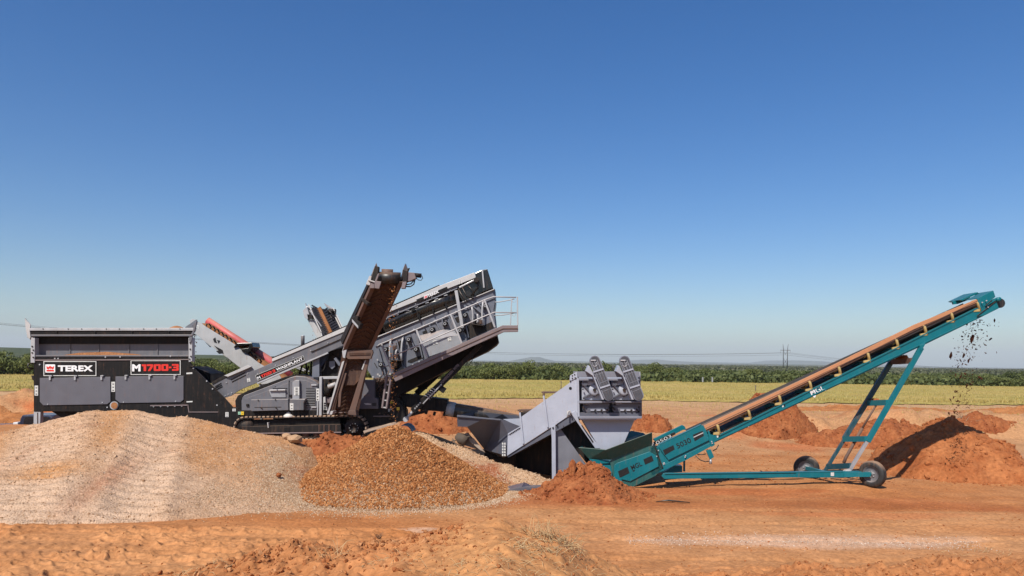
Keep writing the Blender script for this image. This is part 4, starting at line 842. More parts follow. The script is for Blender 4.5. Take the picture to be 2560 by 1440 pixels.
numerals(A, '1700-3', Z2((778, 818))[0], Z2((916, 757))[0], 28 * .25, .271, M['red'], sg)
text(A, 'WASHPLANT', Z2((928, 751))[0], Z2((1192, 637))[0], 27 * .25, .271, 'lettering', M['wtext'], sg, .02)
sticker(A, Z2((628, 826), (658, 818), (664, 855), (634, 864)), .298, parent=mc)
sg = pr(A, Z3((1325, 482), (1665, 338), (1675, 366), (1340, 508)), .235, .26, 'sign', M['black'], mc, 0)
emblem(A, Z3, 1412, 440, 1452, 475, .232, sg, .42)
text(A, 'TEREX', Z3((1460, 456))[0], Z3((1580, 403))[0], 30 * .2266, .229, 'lettering', M['wtext'], sg, .045)
# rolled rubber cover
pr(A, Z3((880, 760), (1800, 345), (2180, 375), (2170, 420), (860, 930)), .95, 1.0, 'rear_cover', M['mattblack'], mc, 0)
c0, c1 = at(A, Z3, 985, 765, .62), at(A, Z3, 1770, 450, .62)
MB().tube([c0 + (c1 - c0) * k for k in (-.03, 0, .2, .21, .4, .41, .6, .61, .8, .81, 1)], [.28, .31, .31, .315, .315, .31, .31, .315, .315, .31, .31], 28).build('rubber_cover', M['gloss'], mc)
mb = MB()
for k in (.05, .18, .33, .45, .6, .73, .86): p = c0.lerp(c1, k); mb.bar(p + Vector((-.06, -.30, .16)), p + Vector((.06, -.30, .19)), .05, .035)
mb.build('cover_clip', M['light'], mc)
mb = MB()
for x, y in ((1340, 612), (1360, 640), (1510, 570), (1655, 520)): p = at(A, Z3, x, y, .28); mb.bar(p, p + Vector((.02, 0, -.22)), .09, .05)
mb.build('cover_strap', M['black'], mc)
MB().prism(A, Z3((1265, 590), (1290, 575), (1310, 580), (1310, 605), (1280, 612)), .2, .3).build('junction', M['black'], mc)
# head end of the conveyor
pr(A, Z3((1975, 188), (2045, 155), (2112, 143), (2176, 352), (2050, 405), (1850, 520), (1775, 400), (1800, 352), (1990, 270)), .32, 1.25, 'head_hood', M['gloss'], mc, .02)
line_prism(Z3, (2056, 152), (2074, 350), 16, .22, .32, 'head_bar', M['light'], mc); line_prism(Z3, (1800, 348), (2010, 245), 16, .18, .32, 'tension_rod', M['chrome'], mc)
mb = MB()
for pts in (((1790, 360), (1850, 470), (1900, 500)), ((1830, 340), (1880, 440), (1960, 470)), ((2010, 250), (2000, 350), (1930, 440)), ((1900, 330), (1950, 380), (1960, 440))): mb.tube([at(A, Z3, x, y, .2) for x, y in pts], .025, 6)
mb.build('hose', M['hose'], mc)
MB().cyl(at(A, Z3, 1990, 265, .15), A.n, .09, .2, 14).build('bearing', M['dark'], mc)
sticker(A, Z3((1798, 275), (1828, 265), (1834, 300), (1804, 310)), .258, parent=mc)
line_prism(Z3, (1765, 380), (1835, 790), 34, -.02, .06, 'support_post', M['light'], wp)
# --- screen box
sb = pr(A, Z3((830, 935), (850, 905), (2188, 360), (2195, 500), (2180, 600), (2205, 800), (1110, 1275), (1000, 1330), (880, 1395), (790, 1260), (800, 1100)), .42, .50, 'screen_box', M['boxgrey'], wp)
pr(A, Z3((2188, 360), (2196, 362), (2202, 500), (2190, 600), (2212, 798), (2203, 800), (2180, 600), (2195, 500)), .50, 2.1, 'end_wall', M['boxgrey'], sb)
pr(A, Z3((830, 935), (850, 905), (2188, 360), (2195, 500), (2180, 600), (2205, 800), (1110, 1275), (880, 1395)), 2.1, 2.16, 'far_side', M['boxgrey'], sb)
pr(A, Z3((850, 925), (2188, 372), (2188, 560), (900, 1120)), .52, 2.08, 'screen_deck', M['dark'], sb)
line_prism(Z3, (852, 912), (2186, 366), 10, .30, .42, 'top_rail', M['pale_metal'], sb)
line_prism(Z3, (862, 962), (2180, 425), 84, .37, .42, 'top_beam', M['boxgrey'], sb)
mb = MB()
ribs = [(905, 1015, 985, 1300), (1110, 930, 1180, 1230), (1185, 890, 1175, 1150), (1255, 870, 1330, 1090), (1330, 850, 1395, 1120), (1440, 800, 1500, 900), (1470, 760, 1520, 850), (1545, 730, 1600, 830), (1610, 700, 1630, 800), (1680, 660, 1780, 860), (1720, 640, 1800, 800), (1830, 580, 1905, 900), (1960, 560, 2060, 640), (2010, 520, 2080, 600)]
for x0, y0, x1, y1 in ribs:
    mb.prism(A, Z3((x0 - 6, y0), (x0 + 6, y0 - 5), (x1 + 6, y1), (x1 - 6, y1 + 4)), .29, .42)
mb.build('side_rib', M['boxgrey'], sb)
for q in (((1750, 685), (1795, 665), (1830, 700), (1790, 735), (1755, 718)), ((1395, 835), (1440, 815), (1450, 850), (1400, 860)), ((1240, 1150), (1400, 1085), (1412, 1120), (1270, 1180), (1230, 1170)), ((1840, 830), (1880, 790), (1960, 680), (2060, 770), (2170, 720), (2190, 790), (1905, 918), (1900, 880)), ((1060, 1230), (1030, 1165), (1180, 1150), (1190, 1200), (1080, 1285)), ((1250, 860), (1262, 858), (1300, 960), (1290, 964)), ((1620, 690), (1632, 690), (1660, 770), (1648, 775)), ((860, 1180), (868, 1178), (900, 1235), (893, 1240)), ((1120, 1010), (1100, 960), (1160, 930), (1170, 1060))): MB().prism(A, Z3(*q), .405, .42).build('dark_plate', M['dark'], sb)  # dark cutouts; the large right one paints in the motor region's shade
mb = MB(); ms = MB()
for x, y in ((990, 1030), (1245, 920), (1325, 1028), (1503, 812), (1645, 748), (1865, 652), (1808, 820), (1850, 750), (940, 1195), (2090, 550)):
    p = at(A, Z3, x, y, .30); mb.cyl(p, A.n, .075, .22, 16); mb.cyl(p + Vector((.06, 0, .05)), A.n, .035, .24, 8); mb.cyl(p + Vector((-.05, 0, -.06)), A.n, .03, .24, 8)
    ms.lathe(p - A.n * .12, A.n, [(0, .052), (.0, .032)], 14)
mb.build('screen_bolt', M['black'], sb); ms.build('bolt_washer', M['light'], sb)
bolts(A, Z3, [(1170, 870), (1300, 810), (1410, 768), (1530, 715), (1650, 665), (1765, 612), (1885, 560), (2000, 510), (1045, 925), (945, 968), (1455, 1100), (1195, 1230), (1360, 1165), (900, 1145), (1290, 1200)], .37, .03, .06, 'stud_row', 'light', sb)
# spring hangers
for xs in ((1045, 930, 1040, 1150), (1180, 900, 1165, 1150), (1940, 560, 1945, 745), (2065, 500, 2060, 760), (2000, 640, 1998, 740), (1112, 1030, 1105, 1140)):
    x0, y0, x1, y1 = xs; pts = [at(A, Z3, x0 + (x1 - x0) * t + 9 * math.sin(t * math.pi) * (1 if x0 < x1 + 3 else -1), y0 + (y1 - y0) * t, .2) for t in (0, .25, .5, .75, 1)]
    MB().tube(pts, .035, 8).build('hanger', M['light'], sb)
for q in (((1030, 1145), (1175, 1150), (1175, 1160), (1035, 1158)), ((1945, 748), (2065, 762), (2065, 772), (1940, 757))): pr(A, Z3(*q), .1, .4, 'spring_seat', M['dark'], sb)
mb = MB()
for cx, cy in ((1090, 1010), (1110, 1100), (1075, 1240), (1100, 1190), (2040, 730)):
    for k in range(5): p = at(A, Z3, cx, cy + k * 9 - 20, .22); mb.lathe(p, (0, 0, 1), [(-.012, .06), (0, .085), (.012, .06)], 12)
mb.build('coil_spring', M['brown'], sb)
# motor guard
gd = MB(); f0 = [A.hit(x, y, -.12) for x, y in Z3((1390, 937), (1800, 872), (1835, 975), (1445, 1120))]; b0 = [A.hit(x, y, .29) for x, y in Z3((1362, 878), (1640, 808), (1772, 828), (1800, 868), (1835, 975), (1445, 1120))]
gd.add(f0 + b0, [(0, 1, 2, 3), (4, 5, 6, 7, 1, 0), (0, 3, 9, 4), (1, 7, 8, 2), (3, 2, 8, 9)]); gdo = gd.build('motor_guard', M['guard'], sb, .006)
for q in (((1505, 935), (1553, 928), (1566, 968), (1515, 980)), ((1672, 905), (1708, 895), (1716, 933), (1680, 942))): sticker(A, Z3(*q), -.126, parent=gdo, lines=2)
# --- walkway
wk = pr(A, Z3((1060, 1300), (2280, 765), (2450, 765), (2452, 835), (2290, 840), (1092, 1387)), -.62, -.56, 'walkway', M['mauve'], wp)
line_prism(Z3, (1075, 1335), (2285, 800), 8, -.645, -.62, 'kick_strip', M['brown'], wk); line_prism(Z3, (2285, 800), (2450, 800), 8, -.645, -.62, 'kick_strip', M['brown'], wk)
mb = MB(); mb.prism(A, Z3((1085, 1345), (2285, 815), (2450, 812), (2450, 826), (2290, 830), (1092, 1362)), -.56, .40); mb.build('deck', M['dark'], wk)
rl = MB(); up_ = -.60
def rail(Zf, pts, w, r=.022, par=None, name='handrail', mat='light'):
    return MB().tube([at(A, Zf, x, y, w) for x, y in pts], r, 8).build(name, M[mat], par)
rail(ZW, [(325, 995), (860, 760), (1940, 292), (2020, 262), (2380, 268)], up_, par=wk); rail(ZW, [(145, 840), (150, 800), (185, 775), (770, 535), (1870, 60), (2010, 12), (2370, 22)], up_, par=wk)
rail(ZW, [(2030, 98), (2100, 95), (2290, 60), (2340, 45)], .35, .018, wk); rail(ZW, [(2020, 310), (2150, 305), (2280, 285), (2340, 270)], .35, .018, wk)
for q in ((215, 775, 385, 1215), (775, 545, 945, 985), (1320, 295, 1500, 755), (1865, 70, 2030, 500)): line_prism(ZW, q[:2], q[2:], 28, up_ - .02, up_ + .03, 'rail_post', M['light'], wk)
line_prism(ZW, (2390, 10), (2395, 470), 22, up_ - .03, up_ + .03, 'rail_post', M['light'], wk); line_prism(ZW, (2300, 40), (2280, 465), 18, .3, .34, 'rail_post', M['light'], wk)
for y in (70, 290): rail(ZW, [(2300, y), (2320, y + 30), (2350, y + 30), (2365, y)], up_ + .02, .008, wk, 'chain')
rail(ZW, [(240, 1065), (250, 1110), (280, 1125), (330, 1115)], up_ + .05, .02, wk)
# --- under-screen catch box and dark chassis
pr(A, Z4((1075, 385), (1420, 235), (2215, -120), (2235, -25), (2210, 10), (2110, 82), (1650, 300), (1400, 425), (1150, 560), (1060, 640)), .35, 1.9, 'catch_box', M['mattblack'], wp)
line_prism(Z4, (1440, 222), (2225, -95), 12, .25, .35, 'box_flange', M['mauve'], wp)
ch = pr(A, Z4((840, 395), (880, 375), (1080, 380), (1120, 560), (1215, 735), (1222, 850), (1150, 855), (1060, 870), (900, 915), (740, 960), (600, 1020), (560, 760), (290, 760), (290, 720), (560, 720), (860, 700)), .40, .9, 'chassis', M['dark'], wp)
pr(A, Z4((-200, 735), (560, 735), (600, 830), (1060, 800), (1120, 860), (740, 965), (-300, 900)), .9, 2.2, 'chassis_core', M['black'], wp)
pr(A, Z4((1130, 640), (1215, 735), (1225, 850), (1090, 860), (1020, 760)), .10, .18, 'tail_plate', M['black'], ch)
sticker(A, Z4((1110, 698), (1142, 698), (1142, 730), (1112, 732)), .098, 'ysticker', ch, 1); sticker(A, Z4((1018, 715), (1060, 712), (1062, 745), (1018, 747)), .38, 'sticker', ch, 1); sticker(A, Z4((1042, 630), (1070, 628), (1070, 655), (1042, 655)), .38, 'ysticker', ch, 1)
mb = MB()
for i in range(90):
    x, y = random.uniform(900, 1110), random.uniform(400, 830); p = at(A, Z4, x, y, .38); mb.cyl(p, A.n, random.uniform(.012, .03), .05, 7)
mb.build('stuck_stones', M['brown'], ch)
mb = MB()
for i in range(30):
    x, y = random.uniform(900, 1050), random.uniform(360, 470); p = at(A, Z4, x, y, .3); q = p + Vector((random.uniform(-.15, .15), random.uniform(-.05, .05), random.uniform(-.25, .25))); mb.tube([p, p.lerp(q, .5) + Vector((.05, -.05, 0)), q], .015, 5)
for i in range(0):
    x, y = random.uniform(620, 1150), random.uniform(740, 860); p = at(A, Z4, x, y, .3); q = p + Vector((random.uniform(-.4, .4), -.03, random.uniform(-.06, .06))); mb.tube([p, p.lerp(q, .5) + Vector((.02, -.06, -.05)), q], .018, 5)
mb.build('hydraulic_lines', M['brown'], ch)
bolts(A, Z4, [(905, 335), (1040, 330), (925, 350), (1005, 355), (850, 365), (1075, 300)], .3, .035, .08, 'valve', 'pale_metal', ch)
rail(Z4, [(850, 905), (848, 930), (865, 940), (880, 925), (878, 905)], .35, .012, ch, 'tow_hook', 'dark'); line_prism(Z4, (850, 798), (1150, 798), 10, .3, .42, 'rear_bar', M['mauve'], ch)
# counterweight boxes
eb = pr(A, Z4((745, 395), (868, 398), (866, 590), (905, 605), (905, 715), (560, 715), (600, 590), (660, 590)), .12, .45, 'tank_box', M['doorgrey'], wp)
sticker(A, Z4((748, 655), (790, 652), (832, 660), (825, 670), (770, 672)), .118, 'sticker', eb, 0)
mb = MB()
for x0 in (840, 655):
    for y in (652, 664, 676): mb.prism(A, Z4((x0, y), (x0 + 45, y), (x0 + 45, y + 7), (x0, y + 7)), .108, .12)
mb.build('vent', M['black'], eb); text(A, 'M1700', Z4((748, 583))[0], Z4((822, 580))[0], 28 * .2266, .118, 'lettering', M['mauve'], eb, .03)
line_prism(Z4, (330, 620), (620, 620), 60, .15, .4, 'cross_box', M['mauve'], wp); line_prism(Z4, (440, 470), (740, 470), 44, .2, .4, 'cross_box', M['mauve'], wp); line_prism(Z4, (300, 745), (640, 745), 34, .05, .4, 'cross_box', M['mauve'], wp)
# --- ladder
lad = MB().bar(at(A, Z4, 1005, 345, -.5), at(A, Z4, 955, 705, -.45), .09, .06).build('ladder', M['mauve'], wp)
MB().bar(at(A, Z4, 1052, 350, -.5), at(A, Z4, 1000, 712, -.45), .09, .06).build('side_rail', M['mauve'], lad)
for t in (.02, .28, .52, .76, .98): MB().bar(at(A, Z4, 1005 - 50 * t, 347 + 358 * t, -.46), at(A, Z4, 1052 - 52 * t, 352 + 358 * t, -.46), .06, .04).build('rung', M['pale_metal'], lad)
# --- tail struts with hydraulic look
def strut(pts4, w, fr=A):
    (x0, y0), (x1, y1), (x2, y2), (x3, y3) = pts4
    q = lambda x, y: at(fr, Z4, x, y, w)
    s = MB().bar(q(x0, y0), q(x1, y1), .16, .16).build('tail_strut', M['dark'], wp, .01)
    MB().bar(q(x1, y1), q(x2, y2), .24, .22).build('outer_tube', M['black'], s, .01)
    MB().tube([q(x2, y2), q(x3, y3)], .055, 10).build('chrome_rod', M['chrome'], s); MB().cyl(q(x3, y3), A.n, .09, .3, 14).build('pivot', M['light'], s); return s
st1 = strut(((2040, 5), (1800, 245), (1290, 740), (1215, 828)), .0)
text(A, 'POWERSCREEN  M1700', Z4((1612, 445))[0], Z4((1805, 235))[0], 30 * .2266, -.122, "lettering", M["mauve"], st1, .03)
sticker(A, Z4((1600, 440), (1612, 450), (1600, 462), (1590, 450)), -.13, parent=st1, lines=0)
mb = MB(); mc2 = MB()
for t in (.05, .12, .19, .26, .33): p = at(A, Z4, 1540 - 300 * t * .9, 510 + 300 * t * .95, -.02); mb.tube([p + Vector((-.12, -.1, .12)), p + Vector((.0, -.16, .1)), p + Vector((.1, -.1, -.02))], .018, 6)
for t in (.55, .62, .69, .76): p = at(A, Z4, 1540 - 300 * t * .9, 510 + 300 * t * .95, -.02); mb.cyl(p + Vector((-.05, -.13, .06)), A.n, .03, .05, 8)
mb.build('pin_row', M["chrome"], st1)
line_prism(Z4, (1590, 460), (1400, 660), 12, -.16, -.1, 'cylinder_rod', M["chrome"], st1)
line_prism(Z4, (1570, 470), (1640, 520), 60, -.1, .12, 'clamp', M["black"], st1)
st2 = strut(((1640, 260), (1590, 310), (1330, 545), (1290, 580)), 1.8); 
pr(A, Z4((1300, 430), (1380, 400), (1450, 470), (1440, 500), (1360, 500)), 1.7, 1.9, 'clamp', M['dark'], wp)
rail(Z4, [(1950, 130), (1945, 180), (1910, 230), (1885, 240), (1890, 190)], .0, .012, wp, 'hose', 'hose'); rail(Z4, [(1440, 740), (1300, 775), (1220, 800)], .1, .05, wp, 'stay', 'dark')
# --- engine house
eh = pr(A, ZE((300, 880), (297, 700), (315, 640), (345, 605), (600, 510), (1040, 340), (1140, 295), (1240, 272), (1400, 285), (1560, 360), (1615, 410), (1612, 860)), .05, 1.2, 'engine_house', M['grey'], wp, .02)
pr(A, ZE((200, 820), (190, 700), (235, 610), (420, 520), (1040, 290), (1190, 255), (1400, 272), (1400, 284), (1240, 271), (1140, 294), (1040, 339), (600, 509), (345, 604), (314, 640), (296, 700), (299, 880), (260, 880), (215, 860)), .10, 1.3, 'black_hood_seal', M['black'], eh, .01)
pr(A, ZE((362, 878), (362, 662), (620, 575), (1085, 395), (1110, 380), (1235, 340), (1390, 345), (1570, 412), (1600, 440), (1600, 858)), .02, .05, 'door_panel', M['grey'], eh, .006)
pr(A, ZE((465, 878), (460, 680), (1100, 668), (1105, 860)), -.16, .02, 'lower_box', M['grey'], eh, .012)
line_prism(ZE, (1112, 350), (1112, 862), 10, .0, .045, 'door_gap', M['black'], eh); 
pr(A, ZE((770, 528), (830, 508), (1050, 508), (1060, 640), (815, 640)), -.02, .02, 'flap', M['guard'], eh); pr(A, ZE((780, 508), (1050, 505), (1050, 522), (775, 528)), -.10, .02, 'flap_lip', M['white'], eh)
pr(A, ZE((830, 482), (1080, 480), (1080, 488), (830, 490)), -.0, .02, 'flap_gap', M['black'], eh, 0)
pr(A, ZE((1172, 380), (1225, 348), (1290, 348), (1290, 668), (1172, 668)), -.10, .02, 'control_column', M['guard'], eh); sticker(A, ZE((1200, 460), (1290, 460), (1290, 605), (1200, 605)), -.103, parent=eh, lines=5)
pr(A, ZE((1120, 735), (1130, 668), (1395, 668), (1365, 738), (1365, 860), (1125, 862)), -.24, .02, 'step_box', M['grey'], eh, .015)
mb = MB(); mb.hull([A.hit(*p, -.24) for p in ZE((1130, 733), (1365, 738))] , [A.hit(*p, -.02) for p in ZE((1118, 690), (1398, 676))])
sticker(A, ZE((1130, 740), (1190, 740), (1190, 860), (1130, 860)), -.243, parent=eh, lines=2)
mb = MB(); ml = MB()
for k in range(11): y = 480 + k * 29; mb.prism(A, ZE((1405, y), (1555, y), (1555, y + 15), (1405, y + 15)), .006, .02); ml.prism(A, ZE((1402, y + 16), (1560, y + 16), (1560, y + 24), (1402, y + 24)), -.02, .02)
mb.build('vent_grille', M['black'], eh); ml.build('vent_slat', M['guard'], eh)
for x, y in ((1145, 615), (400, 775)): pr(A, ZE((x - 22, y - 22), (x + 22, y - 22), (x + 22, y + 22), (x - 22, y + 22)), -.03, .02, 'latch', M['black'], eh)
line_prism(ZE, (520, 812), (980, 805), 8, -.175, -.16, 'handle_gap', M['dark'], eh); 
for x in (615, 870): line_prism(ZE, (x, 805), (x + 40, 838), 12, -.20, -.16, 'handle', M['dark'], eh)
for x, y in ((1540, 430), (1540, 810)): line_prism(ZE, (x - 45, y), (x + 45, y), 20, -.03, .02, 'bracket', M['light'], eh)
bolts(A, ZE, [(585, 688), (880, 680), (455, 870), (880, 460)], -.17, .02, .03, 'bolt_row', 'dark', eh)
sticker(A, ZE((1580, 490), (1630, 490), (1630, 700), (1580, 700)), .018, parent=eh, lines=4)
pr(A, ZE((250, 862), (1600, 862), (1612, 950), (1600, 968), (250, 960)), .0, 1.2, 'lower_skirt', M['black'], wp)
line_prism(ZE, (1655, 290), (1650, 950), 44, -.02, .3, 'frame_post', M['light'], wp); line_prism(ZE, (1640, 305), (1960, 300), 44, .1, .3, 'frame_beam', M['light'], wp)
line_prism(ZE, (1608, 700), (1600, 950), 20, -.03, .2, 'frame_post', M['light'], wp)
pr(A, ZE((1522, 60), (1610, 40), (1610, 400), (1540, 350)), .5, .8, 'support_column', M['boxgrey'], wp)
pr(A, ZM((0, 500), (10, 200), (110, 170), (110, 500)), .4, .8, 'support_column', M['boxgrey'], wp)
# machinery cluster between the engine house and the side conveyor
pr(A, ZM((95, 340), (230, 120), (430, 60), (520, 60), (450, 480), (95, 480)), .75, 1.6, 'gearbox_housing', M['dark'], wp)
pr(A, ZM((105, 190), (230, 130), (240, 160), (200, 260), (120, 380), (105, 340)), .6, .74, 'blue_tarp', M['tarp'], wp, .02)
pr(A, ZM((255, 260), (340, 250), (345, 340), (300, 380), (255, 340)), .6, .75, 'motor_block', M['boxgrey'], wp)
line_prism(ZM, (340, 210), (420, 320), 40, .5, .7, 'brace', M['boxgrey'], wp)
pr(A, ZM((150, 500), (420, 500), (330, 1040), (300, 1060), (170, 1050), (180, 640)), .5, .7, 'side_frame', M['dark'], wp)
rail(ZM, [(260, 150), (210, 260), (180, 380), (110, 450)], .5, .018, wp, 'hose', 'hose'); rail(ZM, [(320, 180), (260, 120), (240, 220)], .55, .014, wp, 'hose', 'hose')
line_prism(ZM, (210, 760), (270, 540), 34, .2, .35, 'idler_frame', M['dark'], wp)
MB().tube([at(A, ZM, 215, 770, .15), at(A, ZM, 285, 600, .1)], .10, 16).build('drum', M['dark'], wp); MB().cyl(at(A, ZM, 305, 620, .05), (1, 0, .4), .08, .3, 12).build('roller_hub', M['pale_metal'], wp)
fr_ = pr(A, ZM((165, 800), (200, 790), (205, 900), (245, 1040), (170, 1050)), .05, .3, 'bracket_frame', M['pale_metal'], wp)
mb = MB()
for k in range(5): mb.prism(A, ZM((178, 880 + k * 34), (205, 880 + k * 34), (213, 900 + k * 34), (178, 902 + k * 34)), .04, .05)
mb.build('slot', M['black'], fr_)
pr(A, ZM((200, 800), (470, 800), (470, 890), (230, 900)), .32, .5, 'mud_panel', M['mauve'], wp)
MB().tube([at(A, Z2, 1188, 490, 1.6), at(A, Z2, 1188, 400, 1.6), at(A, Z2, 1188, 396, 1.6)], [.07, .07, .075], 12).build('exhaust', M['chrome'], wp)
for q in ((1195, 640, 1150, 790), (1215, 640, 1225, 800), (1245, 700, 1215, 790), (1270, 640, 1265, 800)): line_prism(Z2, q[:2], q[2:], 12, .9, 1.0, 'strut', M['dark'], wp)
for pts in (((1120, 700), (1250, 755)), ((1080, 700), (1200, 750)), ): line_prism(Z2, pts[0], pts[1], 10, 1.9, 2.0, 'rear_rail', M['light'], wp)
# white bag of waste on the track
bp_ = P(722, 1036, 26.05); mb = MB(); mb.lathe(bp_ - Vector((0, 0, .10)), (0, 0, 1), [(0, 0), (0, .19), (.06, .18), (.14, .10), (.2, .045), (.22, .0)], 9); o = mb.build('plastic_bag', M['bag']); tag(o, 'crumpled white plastic bag lying on the crawler track', 'bag')
# --- crawler tracks
def track(w0, w1, name='crawler_track'):
    wm = (w0 + w1) / 2
    c = lambda x, y: [A.hit(*Z2((x, y))[0], w0)]
    outline = []
    iC, iR = A.hit(*Z2((600, 1322))[0], w0), .265 * 1.0; dC, dR = A.hit(*Z2((1700, 1330))[0], w0), .36
    top0 = A.hit(*Z2((590, 1217))[0], w0); iR = .5 * (top0.z - 1.12); iC = Vector((iC.x, iC.y, 1.12 + iR)); dR = .40; dC = Vector((dC.x, dC.y, 1.10 + dR))
    pts = []
    n = 56
    L = dC.x - iC.x
    for k in range(10): a = math.pi * (1.5 - k / 10.); pts.append((iC.x + math.cos(a) * iR, iC.z + math.sin(a) * iR, a))
    for k in range(22): t = k / 22; pts.append((iC.x + L * t, iC.z + iR + (dC.z + dR - iC.z - iR) * t, math.pi / 2))
    for k in range(12): a = math.pi * (.5 - k / 12.); pts.append((dC.x + math.cos(a) * dR, dC.z + math.sin(a) * dR, a))
    for k in range(22): t = k / 22; pts.append((dC.x - L * t, dC.z - dR + (iC.z - iR - dC.z + dR) * t, -math.pi / 2))
    # resample to equal pitch
    P2 = [Vector((p[0], p[1])) for p in pts]; P2.append(P2[0]); d = [0]
    for i in range(len(P2) - 1): d.append(d[-1] + (P2[i + 1] - P2[i]).length)
    ns = 66; root = MB(); ctr = []
    for i in range(ns):
        s = d[-1] * i / ns; j = max(k for k in range(len(d)) if d[k] <= s); j = min(j, len(P2) - 2); t = (s - d[j]) / max(1e-6, d[j + 1] - d[j]); ctr.append(P2[j].lerp(P2[j + 1], t))
    trk = None
    band = MB()
    for i in range(ns):
        a, b = ctr[i], ctr[(i + 1) % ns]; nrm = Vector((-(b - a).y, (b - a).x)).normalized()
        band.hull([Vector((a.x, iC.y, a.y)), Vector((b.x, iC.y, b.y)), Vector((b.x, iC.y + w1 - w0, b.y)), Vector((a.x, iC.y + w1 - w0, a.y))], [Vector((a.x - nrm.x * .04, iC.y, a.y - nrm.y * .04)), Vector((b.x - nrm.x * .04, iC.y, b.y - nrm.y * .04)), Vector((b.x - nrm.x * .04, iC.y + w1 - w0, b.y - nrm.y * .04)), Vector((a.x - nrm.x * .04, iC.y + w1 - w0, a.y - nrm.y * .04))])
    trk = band.build(name, M['dark'], wp)
    cen = Vector(((iC.x + dC.x) / 2, (iC.z + dC.z) / 2))
    for i in range(ns):
        a, b = ctr[i], ctr[(i + 1) % ns]; m_ = (a + b) / 2; dd = (b - a); nrm = Vector((-dd.y, dd.x)).normalized()
        if nrm.dot(m_ - cen) < 0: nrm = -nrm
        q = MB(); dd.normalize(); h = .048
        lo = [m_ - dd * h, m_ + dd * h]; A_ = [Vector((p.x + nrm.x * .0, iC.y - .015, p.y + nrm.y * .0)) for p in lo] + [Vector((p.x + nrm.x * .045, iC.y - .015, p.y + nrm.y * .045)) for p in lo[::-1]]
        q.hull(A_, [v + Vector((0, w1 - w0 + .03, 0)) for v in A_]); q.build('track_shoe', M['pale_shoe'], trk, .006)
    return trk, iC, dC, iR, dR
M['pale_shoe'] = paint('dusty_shoe', (.33, .24, .17), .8, dust=.9, var=.3)
trk, iC, dC, iR, dR = track(-.05, .40)
MB().lathe(iC + Vector((0, .04, 0)), (0, 1, 0), [(0, 0), (0, iR * .5), (.03, iR * .55), (.03, iR * .9), (.1, iR * .93), (.3, iR * .93)], 28).build('idler_wheel', M['dark'], trk)
mb = MB()
for k in range(10): a = k * .628; mb.cyl(dC + Vector((math.cos(a) * .155, -.03, math.sin(a) * .155)), (0, 1, 0), .014, .03, 7)
mb.build('hub_bolts', M['pale_metal'], trk); mb = MB().lathe(dC + Vector((0, .01, 0)), (0, 1, 0), [(0, 0), (0, .13), (-.03, .14), (-.03, .18), (.02, .19), (.03, .33), (.1, .34), (.3, .34)], 28)
for k in range(13):
    a = k / 13 * 6.283; c = Vector((math.cos(a), 0, math.sin(a))); t_ = Vector((-c.z, 0, c.x)); q = dC + Vector((0, .04, 0)); mb.hull([q + c * .24 - t_ * .05, q + c * .24 + t_ * .05, q + c * .38 + t_ * .025, q + c * .38 - t_ * .025], [q + c * .24 - t_ * .05 + Vector((0, .1, 0)), q + c * .24 + t_ * .05 + Vector((0, .1, 0)), q + c * .38 + t_ * .025 + Vector((0, .1, 0)), q + c * .38 - t_ * .025 + Vector((0, .1, 0))])
mb.build('sprocket', M['dark'], trk)
pr(A, Z2((570, 1305), (1570, 1283), (1570, 1372), (900, 1385), (590, 1345)), -.02, .36, 'track_frame', M['dark'], trk, .012); line_prism(Z2, (640, 1376), (1572, 1364), 10, -.05, .0, 'frame_edge', M['mauve'], trk)
pr(A, Z2((1002, 1312), (1056, 1310), (1056, 1364), (1002, 1366)), -.035, -.02, 'inspection_plate', M['black'], trk); pr(A, Z2((560, 1240), (1560, 1225), (1560, 1282), (600, 1300)), .10, .36, 'frame_web', M['black'], trk)
line_prism(Z2, (836, 1265), (842, 1320), 10, -.06, .1, 'grease_pin', M['pale_metal'], trk)
for x in (1520, 1350, 1400, 1450): line_prism(Z2, (x, 1290), (x, 1370), 9, -.045, -.02, 'scraper', M['brown'], trk)
for x in (860, 990, 1100, 1210, 1320, 1430, 1530):
    p = A.hit(*Z2((x, 1395))[0], .0); MB().lathe(Vector((p.x, p.y + .02, 1.24)), (0, 1, 0), [(0, 0), (0, .05), (.02, .06), (.02, .115), (.3, .115)], 18).build('track_roller', M['brown'], trk)
track(2.2, 2.65)
